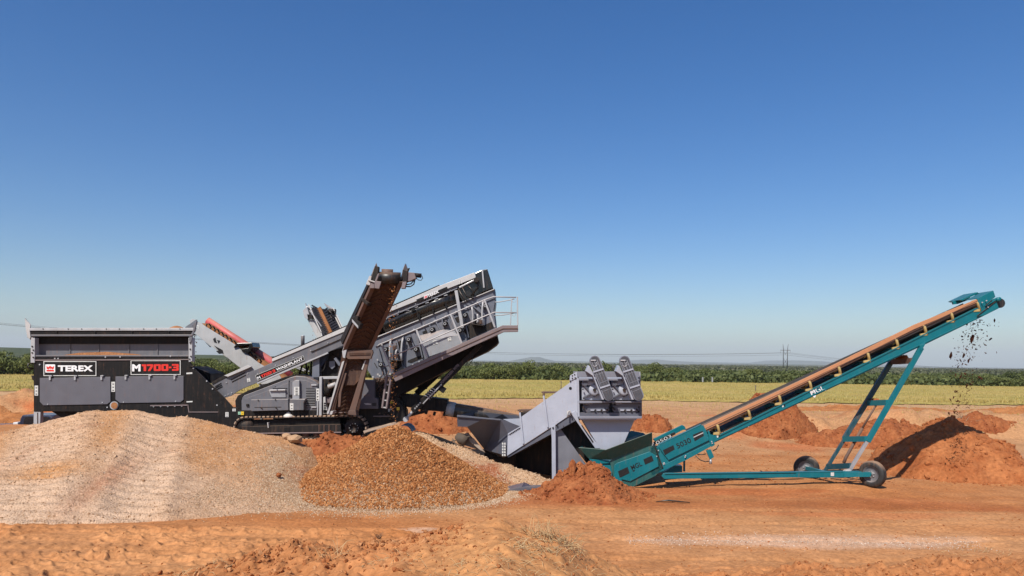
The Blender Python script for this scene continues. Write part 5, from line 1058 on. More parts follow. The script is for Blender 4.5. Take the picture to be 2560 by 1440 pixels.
# --- near side (brown, muddy) discharge conveyor swinging out towards the camera
def side_conv(prefix, foot, knee, head, W, mats, wall, extra=True, chev_under=True, flip=1):
    """foot, knee, head: centre points of the belt; W half width vector (left)"""
    t = MB()
    pts = [foot, knee, head]
    L = W
    def up(p, q): d = (q - p).normalized(); n = L.normalized().cross(d); return n if n.z > 0 else -n
    b = MB()
    for p, q in ((foot, knee), (knee, head)):
        n = up(p, q); b.hull([p - L * .86, p + L * .86, q + L * .86, q - L * .86], [v + n * .03 for v in (p - L * .86, p + L * .86, q + L * .86, q - L * .86)])
    o = b.build(prefix + '_conveyor', mats[0], wp)
    d = (head - foot).normalized(); n = up(foot, head)
    # chevron cleats on the belt
    c = MB(); nn = int((head - foot).length / .17)
    side = -1 if chev_under else 1
    for i in range(nn):
        s = i / nn * 2
        p = foot.lerp(knee, s) if s < 1 else knee.lerp(head, s - 1); dd = ((knee - foot) if s < 1 else (head - knee)).normalized(); n2 = up(foot, knee) if s < 1 else up(knee, head); off = n2 * (.045 if side > 0 else -.015)
        for sg_ in (-1, 1): c.bar(p + off + L * .06 * sg_ + dd * .0, p + off + L * .72 * sg_ - dd * .22 * flip, .045, .035, n2)
    c.build('chevrons', mats[0], o)
    for sg_ in (-1, 1):
        w_ = MB()
        for p, q in ((foot, knee), (knee, head)):
            n2 = up(p, q); e = L * sg_
            A_ = [p + e - n2 * .10, q + e - n2 * .10, q + e + n2 * .24, p + e + n2 * .24]; w_.hull(A_, [v + L.normalized() * sg_ * .035 for v in A_])
            A_ = [p + e - n2 * .10, q + e - n2 * .10, q + e - n2 * .07, p + e - n2 * .07]; w_.hull(A_, [v - L.normalized() * sg_ * .09 for v in A_])
        w_.build('side_plate', mats[1], o)
    return o, up(knee, head), d
head = P(972, 700, 23.2); knee = P(893, 872, 24.75); foot = P(862, 1030, 25.55)
Wv = Vector((.42, .07, .0))
sc_, n_, d_ = side_conv('side', foot, knee, head, Wv, (M['belt'], M['brown']), .3)
# outer trough on the left flank (deep side channel)
ch1 = [knee - Wv * 1.08 + n_ * .24, head - Wv * 1.08 + n_ * .24, head - Wv * 1.08 + n_ * .48, knee - Wv * 1.25 + n_ * .55]
MB().hull(ch1, [v - Wv.normalized() * .05 for v in ch1]).build('flank_plate', M['dark'], sc_)
ch1 = [v + Wv * 2.16 for v in ch1]; MB().hull(ch1, [v + Wv.normalized() * .05 for v in ch1]).build('flank_plate', M['dark'], sc_)
MB().cyl(head + n_ * .12, Wv, .19, .74, 24).build('head_drum', M['rubber'], sc_); MB().cyl(head + n_ * .2 + Vector((-.05, 0, .1)), Wv, .14, .36, 14).build('mud_cake', M['brown'], sc_)
for sg_, (px, py) in ((-1, (941, 657)), (1, (1013, 659))):
    b0_ = head + Wv * 1.08 * sg_ + n_ * .15; tip = P(px, py, 23.05 if sg_ < 0 else 23.2); m_ = MB()
    m_.hull([b0_ + Vector((-.09, 0, 0)), b0_ + Vector((.09, .04, 0)), (b0_ + tip) / 2 + Vector((.08, 0, .08)), tip, (b0_ + tip) / 2 + Vector((-.06, 0, .02))], [v + Vector((.02 * sg_, .06, 0)) for v in (b0_ + Vector((-.09, 0, 0)), b0_ + Vector((.09, .04, 0)), (b0_ + tip) / 2 + Vector((.08, 0, .08)), tip, (b0_ + tip) / 2 + Vector((-.06, 0, .02)))]); m_.build('head_ear', M['chrome'], sc_)
K = Fr(960, 22.95, 0)
def kp(pts, w0, w1, name, mat, par=None, bv=.01): return pr(K, ZK(*pts), w0, w1, name, mat, par or sc_, bv)
kp(((700, 180), (770, 190), (760, 330), (700, 460), (640, 440), (660, 300)), .1, .3, 'bearing_block', M['dark']); kp(((600, 355), (640, 365), (610, 530), (535, 510)), .05, .25, 'tension_block', M['pale_metal']); kp(((580, 420), (700, 455), (695, 480), (575, 440)), .0, .08, 'tension_rod', M['pale_metal'])
kp(((690, 470), (745, 330), (780, 300), (770, 350), (730, 450), (815, 460), (775, 590), (695, 580)), .0, .06, 'head_bracket', M['mauve']); kp(((620, 490), (690, 475), (690, 580), (610, 580)), .05, .2, 'head_bracket', M['mauve'])
kp(((1200, 240), (1290, 270), (1280, 460), (1200, 470)), .1, .4, 'bearing_block', M['dark']); kp(((1290, 290), (1410, 300), (1440, 400), (1330, 450), (1200, 470), (1275, 360)), .15, .4, 'motor_mount', M['mauve']); kp(((1200, 460), (1270, 460), (1240, 580), (1170, 585)), .1, .3, 'head_bracket', M['mauve'])
kp(((1290, 220), (1330, 215), (1300, 290), (1280, 290)), .15, .2, 'guard_tab', M['black'])
a, b = K.hit(*ZK((1410, 345))[0], .25), K.hit(*ZK((1535, 355))[0], .25); MB().tube([a, b], .07, 16).build('hydraulic_motor', M['black'], sc_)
for pts in (((1545, 350), (1560, 400), (1530, 440), (1480, 430), (1450, 400)), ((1420, 430), (1400, 510), (1340, 550), (1255, 550)), ((1400, 440), (1350, 500), (1250, 520))): MB().tube([K.hit(*ZK(p)[0], .25) for p in pts], .02 if len(pts) < 5 else .012, 6).build('hose', M['hose'], sc_)
for pts in (((440, 790), (480, 755), (590, 840), (550, 885)),): kp(pts, .2, 1.0, 'flank_roller', M['dark'])
kp(((265, 1140), (360, 1065), (400, 1080), (385, 1150), (450, 1215), (410, 1310), (385, 1310), (290, 1190)), .4, .8, 'folding_hinge', M['dark']); kp(((285, 1130), (400, 1260), (400, 1310), (290, 1190)), .36, .40, 'hinge_plate', M['light'])
# cross channel and A-frame legs
B_ = Fr(870, 24.9, 0)
def bpz(pts, w0, w1, name, mat, bv=.01, par=None): return pr(B_, ZM(*pts), w0, w1, name, mat, par or sc_, bv)
bpz(((500, 95), (905, 85), (915, 130), (880, 225), (540, 228), (495, 180)), -.25, -.1, 'cross_channel', M['brown']); bpz(((560, 130), (870, 130), (870, 160), (560, 170)), -.28, -.25, 'channel_recess', M['belt'], 0)
bpz(((450, 110), (470, 55), (530, 50), (500, 180), (495, 215), (462, 205)), -.3, .1, 'pivot_plate', M['light'])
for q, nm in ((((470, 215), (540, 230), (300, 1010), (220, 1050)), 0), (((800, 232), (860, 228), (640, 1050), (545, 1040)), 1)): bpz(q, -.1, .02, 'frame_leg', M['brown'], .012)
bpz(((466, 210), (500, 205), (250, 1045), (225, 1050)), -.16, -.1, 'leg_flange', M['pale_metal'], .005); bpz(((740, 380), (795, 235), (812, 240), (760, 390)), -.12, -.05, 'cylinder_rod', M['pale_metal'])
bpz(((480, 430), (520, 440), (440, 720), (425, 940), (390, 950), (400, 720)), -.05, .05, 'inner_strut', M['brown']); bpz(((540, 240), (820, 240), (730, 520), (640, 620), (460, 620)), .06, .12, 'lower_belt', M['belt'])
bpz(((545, 1000), (655, 1000), (665, 1070), (540, 1060)), -.12, .3, 'foot_plate', M['brown']); bpz(((225, 1010), (320, 1005), (300, 1060), (225, 1060)), -.12, .3, 'foot_plate', M['pale_metal'])
# --- far side discharge conveyor with dark chevron belt carrying orange stone
fh, fk, ff = P(803, 772, 29.6), P(835, 840, 29.1), P(880, 1000, 28.4); fW = Vector((.46, .04, -.05))
M['bluebelt'] = paint('blue_black_belt', (.006, .009, .018), .7, dust=.04, spec=.2)
fc_, fn, fd = side_conv('far_side', ff, fk, fh, fW, (M['bluebelt'], M['pale_metal']), .3, chev_under=False, flip=-1)
for sg_, (px, py) in ((-1, (763, 758)), (1, (810, 758))):
    b0_ = fh + fW * 1.08 * sg_ + fn * .1; tip = P(px, py, 29.5); V_ = [b0_ + Vector((-.1, 0, -.05)), b0_ + Vector((.1, 0, -.05)), tip + Vector((.06, 0, -.12)), tip]; MB().hull(V_, [v + Vector((.02, .05, 0)) for v in V_]).build('head_ear', M['light'], fc_)
mb = MB()
for i in range(26):
    p = fk.lerp(fh, i / 26 * 1.0) - (fW * .25) + fn * .07; mb.hull([p + Vector((-.11, 0, -.03)), p + Vector((.11, 0, .0)), p + Vector((.06, 0, .09))], [v + Vector((0, .12, 0)) for v in (p + Vector((-.11, 0, -.03)), p + Vector((.11, 0, .0)), p + Vector((.06, 0, .09)))])
mb.build('stone_line', M['orange'], fc_)
G_ = Fr(800, 29.3, 0)
line_prism(Z3, (280, 830), (435, 805), 22, 0, .1, 'cross_brace', M['light'], fc_, fr=G_)
pr(G_, Z3((75, 600), (120, 560), (150, 660), (125, 700), (95, 680)), -.1, .3, 'bearing_block', M['light'], fc_); pr(G_, Z3((120, 640), (170, 650), (190, 700), (130, 690)), -.1, .2, 'bearing_block', M['dark'], fc_)
pr(G_, Z3((125, 700), (180, 700), (300, 890), (230, 905)), .0, .25, 'flank_plate', M['pale_metal'], fc_); line_prism(Z3, (150, 600), (320, 830), 10, -.12, -.04, 'belt_edge', M['light'], fc_, fr=G_)
MB().cyl(P(830, 778, 29.5), (1, 0, 0), .09, .3, 12).build('hydraulic_motor', M['black'], fc_)
for pts in (((360, 600), (400, 640), (400, 690), (375, 660)), ((410, 600), (440, 620), (425, 635))): MB().tube([G_.hit(*Z3(p)[0], 0) for p in pts], .022, 6).build('hose', M['hose'], fc_)

# ================================================================== red covered conveyor behind the hopper
RC = Fr(560, 30.5, 0)
rc = thing('covered_conveyor', 'pale grey conveyor with a red rolled belt cover sloping behind the hopper', 'conveyor', tuple(P(790, 1040, 31)))
s0 = pr(RC, Z2((55, 245), (90, 228), (190, 290), (500, 480), (740, 665), (960, 800), (985, 850), (780, 885), (480, 655), (385, 575), (240, 480), (110, 375), (75, 320)), 0, .06, 'side_plate', M['pale_metal'], rc)
pr(RC, Z2((55, 245), (90, 228), (960, 800), (985, 850), (780, 885), (110, 375)), 1.1, 1.16, 'side_plate', M['pale_metal'], rc)
mb = MB(); mb.tube([RC.hit(*Z2(p)[0], .85) for p in ((235, 245), (520, 430), (850, 650), (1060, 800))], [.15, .16, .2, .2], 18); mb.build('red_cover', M['redcover'], rc)
mb = MB(); mb.prism(RC, Z2((175, 272), (230, 275), (500, 455), (850, 690), (1060, 840), (985, 850), (480, 500)), .25, .9); mb.build('soil_load', M['orange'], rc)
mb = MB()
for i in range(13):
    if 6 < i < 9: continue
    x = 235 + i * 42; y = 305 + i * 28.5 + (6 if i > 8 else 0); p = RC.hit(*Z2((x, y))[0], .1); MB().tube([p + Vector((-.08, 0, -.12)), p + Vector((-.03, 0, .1)), p + Vector((.05, .06, .12)), p + Vector((.09, .2, -.05))], .03, 6).build('cleat', M['dark'], rc)
pr(RC, Z2((490, 515), (530, 470), (680, 466), (690, 510), (640, 575), (590, 560), (560, 530), (640, 520), (660, 490), (540, 500)), -.1, .8, 'rubber_curtain', M['gloss'], rc, .02)
mb = MB()
for q in (((290, 430), (312, 415), (320, 450), (330, 470), (300, 460)), ((330, 440), (358, 445), (345, 475)), ((300, 495), (385, 540), (395, 575), (350, 580), (320, 550), (345, 545)), ((210, 460), (275, 512), (260, 512))): mb.prism(RC, Z2(*q), -.02, 0)
mb.build('mud_patch', M['btext'], s0); sticker(RC, Z2((120, 285), (155, 300), (150, 330), (118, 318)), -.002, parent=s0, lines=1)
pr(RC, Z2((75, 290), (105, 255), (128, 235), (110, 330), (90, 370)), -.05, .02, 'head_guard', M['grey'], rc)
pr(RC, Z2((930, 800), (985, 800), (1040, 1000), (990, 1050), (700, 1050), (780, 880)), .3, .8, 'tail_support', M['pale_metal'], rc)
for x in (760, 900): line_prism(Z2, (x, 880), (x + 10, 1350), 18, .2, .4, 'support_leg', M['pale_metal'], rc, fr=RC)
# ================================================================== pickup behind the ramp
CT = Fr(60, 31.0, 0); pk = thing('pickup_truck', 'dark navy pickup half hidden behind the ramp at the left edge', 'pickup truck', tuple(CT.hit(60, 1120, 0)))
ZT = Z(0, 860, .16667)
bd = pr(CT, ZT((-700, 1250), (0, 1235), (270, 1240), (290, 1230), (700, 1235), (1200, 1290), (1250, 1400), (1240, 1560), (-720, 1560)), 0, 1.8, 'body', M['bluecar'], pk, .06)
pr(CT, ZT((280, 1235), (300, 1120), (330, 1065), (740, 1070), (800, 1100), (900, 1240)), .12, 1.68, 'cab', M['bluecar'], pk, .05)
pr(CT, ZT((345, 1225), (365, 1110), (400, 1090), (560, 1090), (560, 1225)), .10, .12, 'window', M['glass'], pk); pr(CT, ZT((590, 1225), (590, 1090), (720, 1092), (840, 1225)), .10, .12, 'window', M['glass'], pk)
pr(CT, ZT((192, 1175), (268, 1170), (270, 1240), (195, 1240)), .25, 1.5, 'tool_box', M['carwhite'], pk, .03)
for x in (-450, 900): MB().lathe(CT.hit(*ZT((x, 1560))[0], -.01), (0, 1, 0), [(0, 0), (0, .2), (.02, .22), (0, .26), (0, .38), (.08, .4), (.22, .4)], 24).build('wheel', M['tire'], pk)
M['legpanel'] = paint('leg_panel', (.15, .155, .18), .5, dust=.1)
M['rimgrey'] = paint('wheel_rim', (.13, .13, .14), .5, dust=.2)

# ================================================================== black discharge pipe feeding the dewatering plant
LP = Fr(1150, 26.6, 0)
lp = thing('discharge_launder', 'black launder box and rubber pipe running from the wash plant to the grey tank', 'pipe', tuple(LP.hit(1150, 1090, 0)))
lb = pr(LP, Z4((1140, 550), (1250, 560), (1670, 612), (1662, 752), (1560, 742), (1400, 730), (1205, 690)), 0, .7, 'launder_box', M['dark'], lp, .01)
for x in (1220, 1400, 1545): line_prism(Z4, (x, 565), (x - 5, 715), 8, -.03, 0, 'box_rib', M['black'], lb, fr=LP)
pp = [LP.hit(*p, .25) for p in [(1117, 1022), (1140, 1026), (1200, 1035), (1260, 1044), (1300, 1050), (1312, 1053)]]
MB().tube(pp, [.26, .26, .25, .21, .18, .17], 20).build('pipe', M['rubber'], lp)
MB().tube([LP.hit(1117, 1021, .25), LP.hit(1137, 1025, .25)], [.27, .275], 20).build('clamp_band', M['pale_metal'], lp)
for x, y in ((1530, 750), (1640, 755), (1385, 730), (1440, 735), (1340, 740)): line_prism(Z4, (x, y), (x - 10, y + 40), 26, .1, .3, 'support_foot', M['dark'], lp, fr=LP)

# ================================================================== grey dewatering plant
DP = thing('dewatering_plant', 'pale grey dewatering plant with sloping tank, two belt guards and tapered hopper', 'dewatering plant', tuple(P(1400, 1195, 24.6)))
T = Fr(1445, 24.2, -16)     # tank flank, swung away to the left
Q = Fr(1445, 24.1, 0)        # screen head facing the camera
tk = pr(T, Z5((560, 1060), (566, 850), (690, 775), (680, 700), (1150, 370), (1158, 350), (1222, 318), (1240, 330), (1240, 690), (1212, 640), (1130, 690), (1025, 762), (975, 790)), 0, .05, 'tank', M['plant'], DP, .006)
pr(T, Z5((1150, 355), (1155, 300), (1220, 262), (1235, 262), (1226, 318), (1158, 352)), -.03, .05, 'top_cap', M['plant'], tk)
bolts(T, Z5, [(1178, 300), (1200, 290), (1205, 320), (1178, 325), (1158, 350)], -.03, .022, .02, 'bolt_row', 'dark', tk)
MB().cyl(at(T, Z5, 1160, 420, 0), T.n, .05, .02, 14).build('hole', M['black'], tk)
for q in ((680, 650, 712, 945), (905, 490, 945, 790)): line_prism(Z5, q[:2], q[2:], 16, -.05, 0, 'stiffener', M['plant'], tk, fr=T)
pr(T, Z5((690, 775), (1150, 372), (1240, 330), (1240, 350), (700, 800)), 1.85, 1.9, 'far_flank', M['plant'], tk, 0)
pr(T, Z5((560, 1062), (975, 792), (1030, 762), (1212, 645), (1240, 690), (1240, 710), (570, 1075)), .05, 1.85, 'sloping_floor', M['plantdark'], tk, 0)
# catch tank: big faceted hull leaning left, in shade
V = lambda x, y, w: T.hit(*Z5((x, y))[0], w)
bt = MB()
F_ = [V(85, 675, -.45), V(90, 782, -.30), V(180, 785, -.30), V(345, 1000, .85), V(525, 1080, .85), V(562, 1060, .02), V(570, 850, .02), V(680, 778, .02), V(500, 710, -.1), V(360, 700, -.45)]
Bk = [p + T.n * 1.9 + Vector((0, 0, .0)) for p in F_]
bt.add(F_ + Bk, [(0, 1, 2, 9), (2, 3, 6, 8, 9), (3, 4, 5, 6), (6, 7, 8)] + [(i, (i + 1) % 10, 10 + (i + 1) % 10, 10 + i) for i in range(10) if i not in (7, 8, 9)] + [(10, 19, 12, 11), (12, 19, 18, 16, 13), (13, 16, 15, 14), (16, 18, 17)])
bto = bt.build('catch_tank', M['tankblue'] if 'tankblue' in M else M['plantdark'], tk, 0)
pr(T, Z5((85, 672), (360, 700), (500, 712), (498, 724), (85, 690)), -.48, -.44, 'tank_lip', M['plantdark'], tk, .004)
pr(T, Z5((520, 712), (690, 705), (690, 775), (668, 778)), .5, .55, 'inner_panel', M['plant'], tk, 0)
mb = MB()
for i in range(5):
    for j in range(2): x = 512 + j * 20; y = 935 + i * 27; mb.prism(T, Z5((x, y), (x + 13, y + 1), (x + 13, y + 19), (x, y + 18)), -.04, -.02)
mb.build('sticker_grid', M['sticker'], tk); mb = MB()
for i in range(7): p = Z5((590 + i * 14, 852 - i * 9))[0]; mb.cyl(T.hit(*p, -.02), T.n, .018, .03, 7)
mb.build('bolt_row', M['black'], tk)
line_prism(Z5, (568, 858), (688, 785), 10, -.03, 0, 'seam_flange', M['plant'], tk, fr=T)
for q in ((895, 458, 1050, 458), (670, 628, 812, 626)): line_prism(Z5, q[:2], q[2:], 18, .6, .7, 'cross_pipe', M['brown'], tk, fr=T)
for q in ((905, 455, 905, 500), (680, 630, 683, 700)): line_prism(Z5, q[:2], q[2:], 18, -.03, .03, 'pipe_bracket', M['brown'], tk, fr=T)
for q in ((895, 458), (670, 628)): MB().bar(at(T, Z5, q[0], q[1], 0), at(T, Z5, q[0], q[1], .7), .07, .05).build('cross_pipe', M['brown'], tk)
pr(T, Z5((680, 645), (750, 645), (750, 690), (700, 700)), .3, 1.6, 'pipe_bracket', M['dark'], tk)
pr(T, Z5((570, 1070), (975, 800), (1240, 705), (1240, 1300), (700, 1300)), 1.7, 1.78, 'shade_sheet', M['dark'], tk, 0)  # dark sheet added as painted shade below the sloping chute
pr(T, Z5((345, 1000), (525, 1078), (565, 1062), (640, 1020), (640, 1300), (345, 1300)), 1.2, 1.3, 'shade_sheet', M['dark'], tk, 0)  # second dark sheet, painted shade below the catch tank
# legs
lg = pr(Q, Z5((975, 792), (1018, 762), (1022, 1280), (985, 1300), (983, 900)), .30, .36, 'leg', M['plant'], DP, .004)
pr(Q, Z5((1022, 765), (1040, 765), (1380, 1240), (1022, 1285)), .50, .54, 'leg_panel', M['legpanel'], DP, 0)
pr(Q, Z5((1018, 762), (1022, 762), (1022, 1285), (1018, 1285)), .36, .54, 'leg_web', M['plant'], lg, 0)
pr(Q, Z5((1030, 760), (1150, 690), (1215, 690), (1395, 960), (1440, 990), (1500, 1150), (1350, 1180)), .9, 2.3, 'underframe', M['dark'], DP, 0)
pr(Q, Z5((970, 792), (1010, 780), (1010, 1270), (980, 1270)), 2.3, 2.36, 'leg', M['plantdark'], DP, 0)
pr(Q, Z5((1170, 650), (1215, 630), (1245, 740), (1450, 990), (1395, 988), (1180, 680)), .12, .20, 'brace', M['plant'], DP)
pr(Q, Z5((1262, 770), (1275, 772), (1378, 925), (1370, 935)), .10, .12, 'brace_slot', M['dark'], DP, 0)
mb = MB(); mb.tube([at(Q, Z5, 1135, 690, .05), at(Q, Z5, 1135, 640, .05), at(Q, Z5, 1155, 632, .05), at(Q, Z5, 1162, 668, .05)], .03, 8); mb.build('lifting_hook', M['pale_metal'], DP)
bolts(Q, Z5, [(995, 795), (1035, 775), (1100, 780)], .30, .03, .03, 'bolt_row', 'dark', DP)
# screen head box
hb = pr(Q, Z5((1222, 262), (1812, 262), (1815, 315), (1225, 312)), 0, .3, 'head_box', M['head'], DP)
def hbx(pts, w0, w1, name, mat, bv=.006, Zf=Z5): return pr(Q, Zf(*pts), w0, w1, name, mat, hb, bv)
hbx(((1226, 330), (1812, 330), (1815, 346), (1230, 346)), -.02, .2, 'upper_rail', M['head']); hbx(((1222, 312), (1240, 330), (1248, 700), (1230, 690)), -.04, .3, 'corner_frame', M['plant'])
hbx(((1810, 262), (1838, 540), (1838, 700), (1812, 700)), .1, .3, 'corner_frame', M['plantdark']); hbx(((1240, 345), (1820, 345), (1825, 690), (1245, 690)), .45, .55, 'back_panel', M['plantdark'])
hbx(((1222, 265), (1815, 265), (1825, 700), (1245, 700)), 1.9, 1.96, 'back_panel', M['plant'], 0); hbx(((1225, 264), (1235, 264), (1250, 690), (1240, 690)), .3, 1.9, 'end_panel', M['plant'], 0); hbx(((1812, 264), (1822, 264), (1832, 690), (1822, 690)), .3, 1.9, 'end_panel', M['plant'], 0)
hbx(((1238, 684), (1838, 684), (1836, 706), (1245, 708)), -.10, .3, 'lower_flange', M['head']); hbx(((1250, 650), (1828, 650), (1830, 684), (1250, 684)), -.02, .3, 'lower_ledge', M['plantdark'])
hbx(((1240, 540), (1540, 545), (1540, 556), (1242, 562)), -.12, .3, 'mid_shelf', M['head']); hbx(((1540, 545), (1835, 545), (1835, 556), (1540, 556)), -.12, .3, 'mid_shelf', M['head'])
for ox in (0, 74.5):   # the two gear decks, 74.5 px apart
    Zd = lambda *pts, ox=ox: [(1420 + x * .18062 + ox, 880 + y * .18062) for x, y in pts]
    h = lambda pts, w0, w1, name, mat, bv=.006: pr(Q, Zd(*pts), w0, w1, name, mat, hb, bv)
    h(((190, 480), (440, 480), (500, 655), (470, 665), (190, 660)), .18, .24, 'motor_deck', M['plant']); h(((195, 405), (270, 400), (370, 405), (375, 455), (260, 460), (240, 490), (190, 450)), .10, .24, 'gear_case', M['plant'])
    MB().cyl(Q.hit(*Zd((235, 430))[0], .12), Q.n, .085, .12, 16).build('shaft_cap', M['plantdark'], hb)
    MB().lathe(Q.hit(*Zd((370, 530))[0], .0), Q.n, [(0, 0), (0, .13), (.03, .18), (.2, .19)], 18).build('motor', M['plant'], hb); MB().cyl(Q.hit(*Zd((365, 525))[0], -.02), Q.n, .05, .06, 10).build('motor_cap', M['dark'], hb)
    h(((230, 480), (260, 490), (390, 615), (360, 630)), .08, .16, 'deck_brace', M['plantdark']); h(((215, 620), (320, 565), (330, 580), (225, 640)), .08, .16, 'deck_brace', M['plantdark']); h(((380, 580), (430, 575), (430, 592), (390, 610)), .02, .1, 'deck_brace', M['dark'])
    bolts(Q, Zd, [(207, 515), (215, 640), (365, 440), (380, 485), (430, 590)], .08, .026, .05, 'bolt_row', 'dark', hb)
    h(((200, 690), (350, 692), (340, 720), (250, 735), (205, 725)), -.02, .24, 'lower_casting', M['head']); h(((205, 735), (250, 740), (360, 700), (570, 705), (580, 740), (560, 760), (575, 800), (545, 835), (220, 835), (200, 800)), .02, .24, 'lower_casting', M['plantdark'], .012)
    mb = MB()
    for x in (310, 395, 480): mb.prism(Q, Zd((x, 795), (x + 60, 795), (x + 56, 815), (x + 4, 815)), -.06, .02)
    mb.build('clamp_row', M['plant'], hb); bolts(Q, Zd, [(235, 725), (210, 770), (375, 810), (462, 808), (540, 800), (230, 790)], -.03, .03, .07, 'bolt_row', 'dark', hb)
    MB().cyl(Q.hit(*Zd((398, 850))[0], .05), Q.n, .04, .06, 10).build('drain_plug', M['plantdark'], hb)
    # slanted belt guard: stadium outline with wire mesh face
    def stad(x0, y0, x1, y1, r, n=14):
        d = Vector((x1 - x0, y1 - y0)).normalized(); a0 = math.atan2(d.y, d.x); o = []
        for i in range(n + 1): a = a0 + math.pi / 2 + math.pi * i / n; o.append((x0 + math.cos(a) * r, y0 + math.sin(a) * r))
        for i in range(n + 1): a = a0 - math.pi / 2 + math.pi * i / n; o.append((x1 + math.cos(a) * r, y1 + math.sin(a) * r))
        return o
    g1 = pr(Q, Zd(*stad(372, 122, 563, 600, 73)), -.52, -.40, 'belt_guard', M['head'], hb, .004)
    pr(Q, Zd(*stad(372, 122, 563, 600, 61)), -.535, -.522, 'guard_mesh', M['mesh'], g1, 0)
    mb = MB(); d = Vector((191, 478)).normalized(); nn = Vector((-d.y, d.x))
    for k in range(2, 9, 3):
        o_ = (k - 4.5) * 13; a_ = Vector((372, 122)) + nn * o_; b_ = Vector((563, 600)) + nn * o_; mb.tube([Q.hit(*Zd(a_)[0], -.54), Q.hit(*Zd(b_)[0], -.54)], .004, 4)
    for k in range(5, 38, 9):
        c__ = Vector((372, 122)) + d * (k * 13.7); a_, b_ = c__ - nn * 58, c__ + nn * 58; mb.tube([Q.hit(*Zd(a_)[0], -.54), Q.hit(*Zd(b_)[0], -.54)], .004, 4)
    mb.build('wire_grid', M['plant'], g1)
    line_ = lambda p, q, th, w0, w1, nm, mt: line_prism(Zd, p, q, th, w0, w1, nm, mt, g1, .004, Q)
    line_((352, 278), (490, 236), 22, -.56, -.54, 'guard_strap', M['plant']); line_((444, 500), (582, 456), 22, -.56, -.54, 'guard_strap', M['plant']); line_((318, 114), (386, 114), 9, -.565, -.54, 'label_strip', M['wtext'])
    mb = MB(); mb.tube([Q.hit(*Zd((372 + 32 * math.cos(t), 168 + 32 * math.sin(t)))[0], -.545) for t in np.linspace(-.9, 2.6, 14)], .012, 5); mb.build('guard_ring', M['light'], g1)
    h(((300, 190), (330, 260), (500, 660), (470, 660), (345, 330), (250, 265)), -.40, .05, 'guard_bracket', M['plant']); h(((255, 250), (285, 180), (330, 270)), -.30, .1, 'guard_bracket', M['plant'])
    MB().tube([Q.hit(*Zd(p)[0], .1) for p in ((235, 200), (210, 205), (202, 230), (215, 255), (240, 262))], .022, 7).build('cable_loop', M['hose'], hb)
# tapered hopper: front leans back towards the bottom; discharges into the teal feed box
q5 = lambda x, y, w: Q.hit(*Z5((x, y))[0], w)
th = MB(); TT = [q5(1262, 706, .28), q5(1770, 706, .28), q5(1775, 706, 1.7), q5(1255, 706, 1.7)]
Bm = [q5(1450, 990, .62), q5(1590, 1010, .62), q5(1590, 1010, 1.3), q5(1450, 990, 1.3)]
BR = [q5(1395, 978, .55), q5(1695, 912, .55), q5(1695, 912, 1.35), q5(1395, 978, 1.35)]
LL = [q5(1452, 1010, .28), q5(1636, 1010, .28), q5(1640, 1010, 1.35), q5(1440, 1010, 1.35)]
th.hull(TT, LL); th.build('tapered_hopper', M['plant'], DP, .004)
pr(Q, Z5((1245, 700), (1800, 700), (1780, 722), (1258, 722)), -.03, .05, 'hopper_collar', M['plant'], DP)

# ================================================================== teal stacking conveyor
C = Fr(1480, 24.2, -3)
tc_ = thing('teal_conveyor', 'long teal wheeled conveyor rising to the right with MGL lettering and tan belt', 'conveyor', tuple(C.hit(1650, 1195, .6)))
Wd = 1.15
def cp(Zf, pts, w0, w1, name, mat='teal', par=None, bv=.006): return pr(C, Zf(*pts), w0, w1, name, M[mat], par or tc_, bv)
def cl_(Zf, p, q, th, w0, w1, name, mat='teal', par=None, bv=.004): return line_prism(Zf, p, q, th, w0, w1, name, M[mat], par or tc_, bv, C)
# main rails; near one traced, far one the same in depth
railpts = Z7((130, 1165), (2200, 212), (2365, 130), (2368, 215), (2215, 300), (1795, 490), (115, 1249), (60, 1275), (-40, 1320), (-90, 1230))
railpts = Z7((60, 1200), (180, 1215), (2195, 222), (2335, 150), (2362, 222), (2190, 308), (1795, 500), (140, 1272), (-160, 1405), (-330, 1475), (-420, 1380))
nr = pr(C, railpts, 0, .05, 'side_rail', M['teal'], tc_, .006); fr2 = pr(C, railpts, Wd - .05, Wd, 'side_rail', M['teal'], tc_, .006, wt=0)
for (p, q) in (((185, 1212), (2195, 221)), ((150, 1256), (2195, 298))):
    cl_(Z7, p, q, 8, -.03, .10, 'rail_flange', 'teal', nr, 0)
# belt: trough carried between; tan dusty edge seen from the side
bp0, bp1 = Z7((20, 1165))[0], Z7((2210, 150))[0]
def beltline(dy, w):
    return [C.hit(x, y + dy, 0) + C.n * w for x, y in (Z7((20, 1165))[0], Z7((2210, 158))[0])]
bm = MB(); sec = [(.06, -.02), (.06, -.09), (.36, -.22), (.78, -.22), (1.06, -.12), (1.06, -.04), (1.08, -.04), (1.08, -.13), (.79, -.25), (.35, -.25), (.04, -.11), (.04, -.02)]
p0, p1 = C.hit(*Z7((-40, 1180))[0], 0), C.hit(*Z7((2225, 152))[0], 0)
dz = (p1 - p0).normalized(); upn = Vector((0, 0, 1)); upn = (upn - dz * upn.dot(dz)).normalized()
bm.hull([p0 + C.n * w + upn * h for w, h in sec], [p1 + C.n * w + upn * h for w, h in sec]); bl = bm.build('belt', M['belttop'], tc_)
sk = cp(Z7, ((60, 1136), (560, 905), (1100, 648), (1700, 350), (2190, 150), (2208, 170), (1700, 386), (1100, 686), (560, 944), (75, 1172)), .0, .035, 'belt_edge', 'beltside', bl, .008)
cl_(Z7, (75, 1160), (2205, 160), 5, -.004, .0, 'edge_line', 'brown', bl, 0)
cp(Z7, ((75, 1173), (560, 945), (1100, 687), (1700, 387), (2205, 171), (2200, 190), (1700, 404), (1100, 704), (560, 962), (75, 1190)), .02, .05, 'belt_shade_strip', 'belt', bl, 0)  # dark strip painting in the shade just below the belt edge
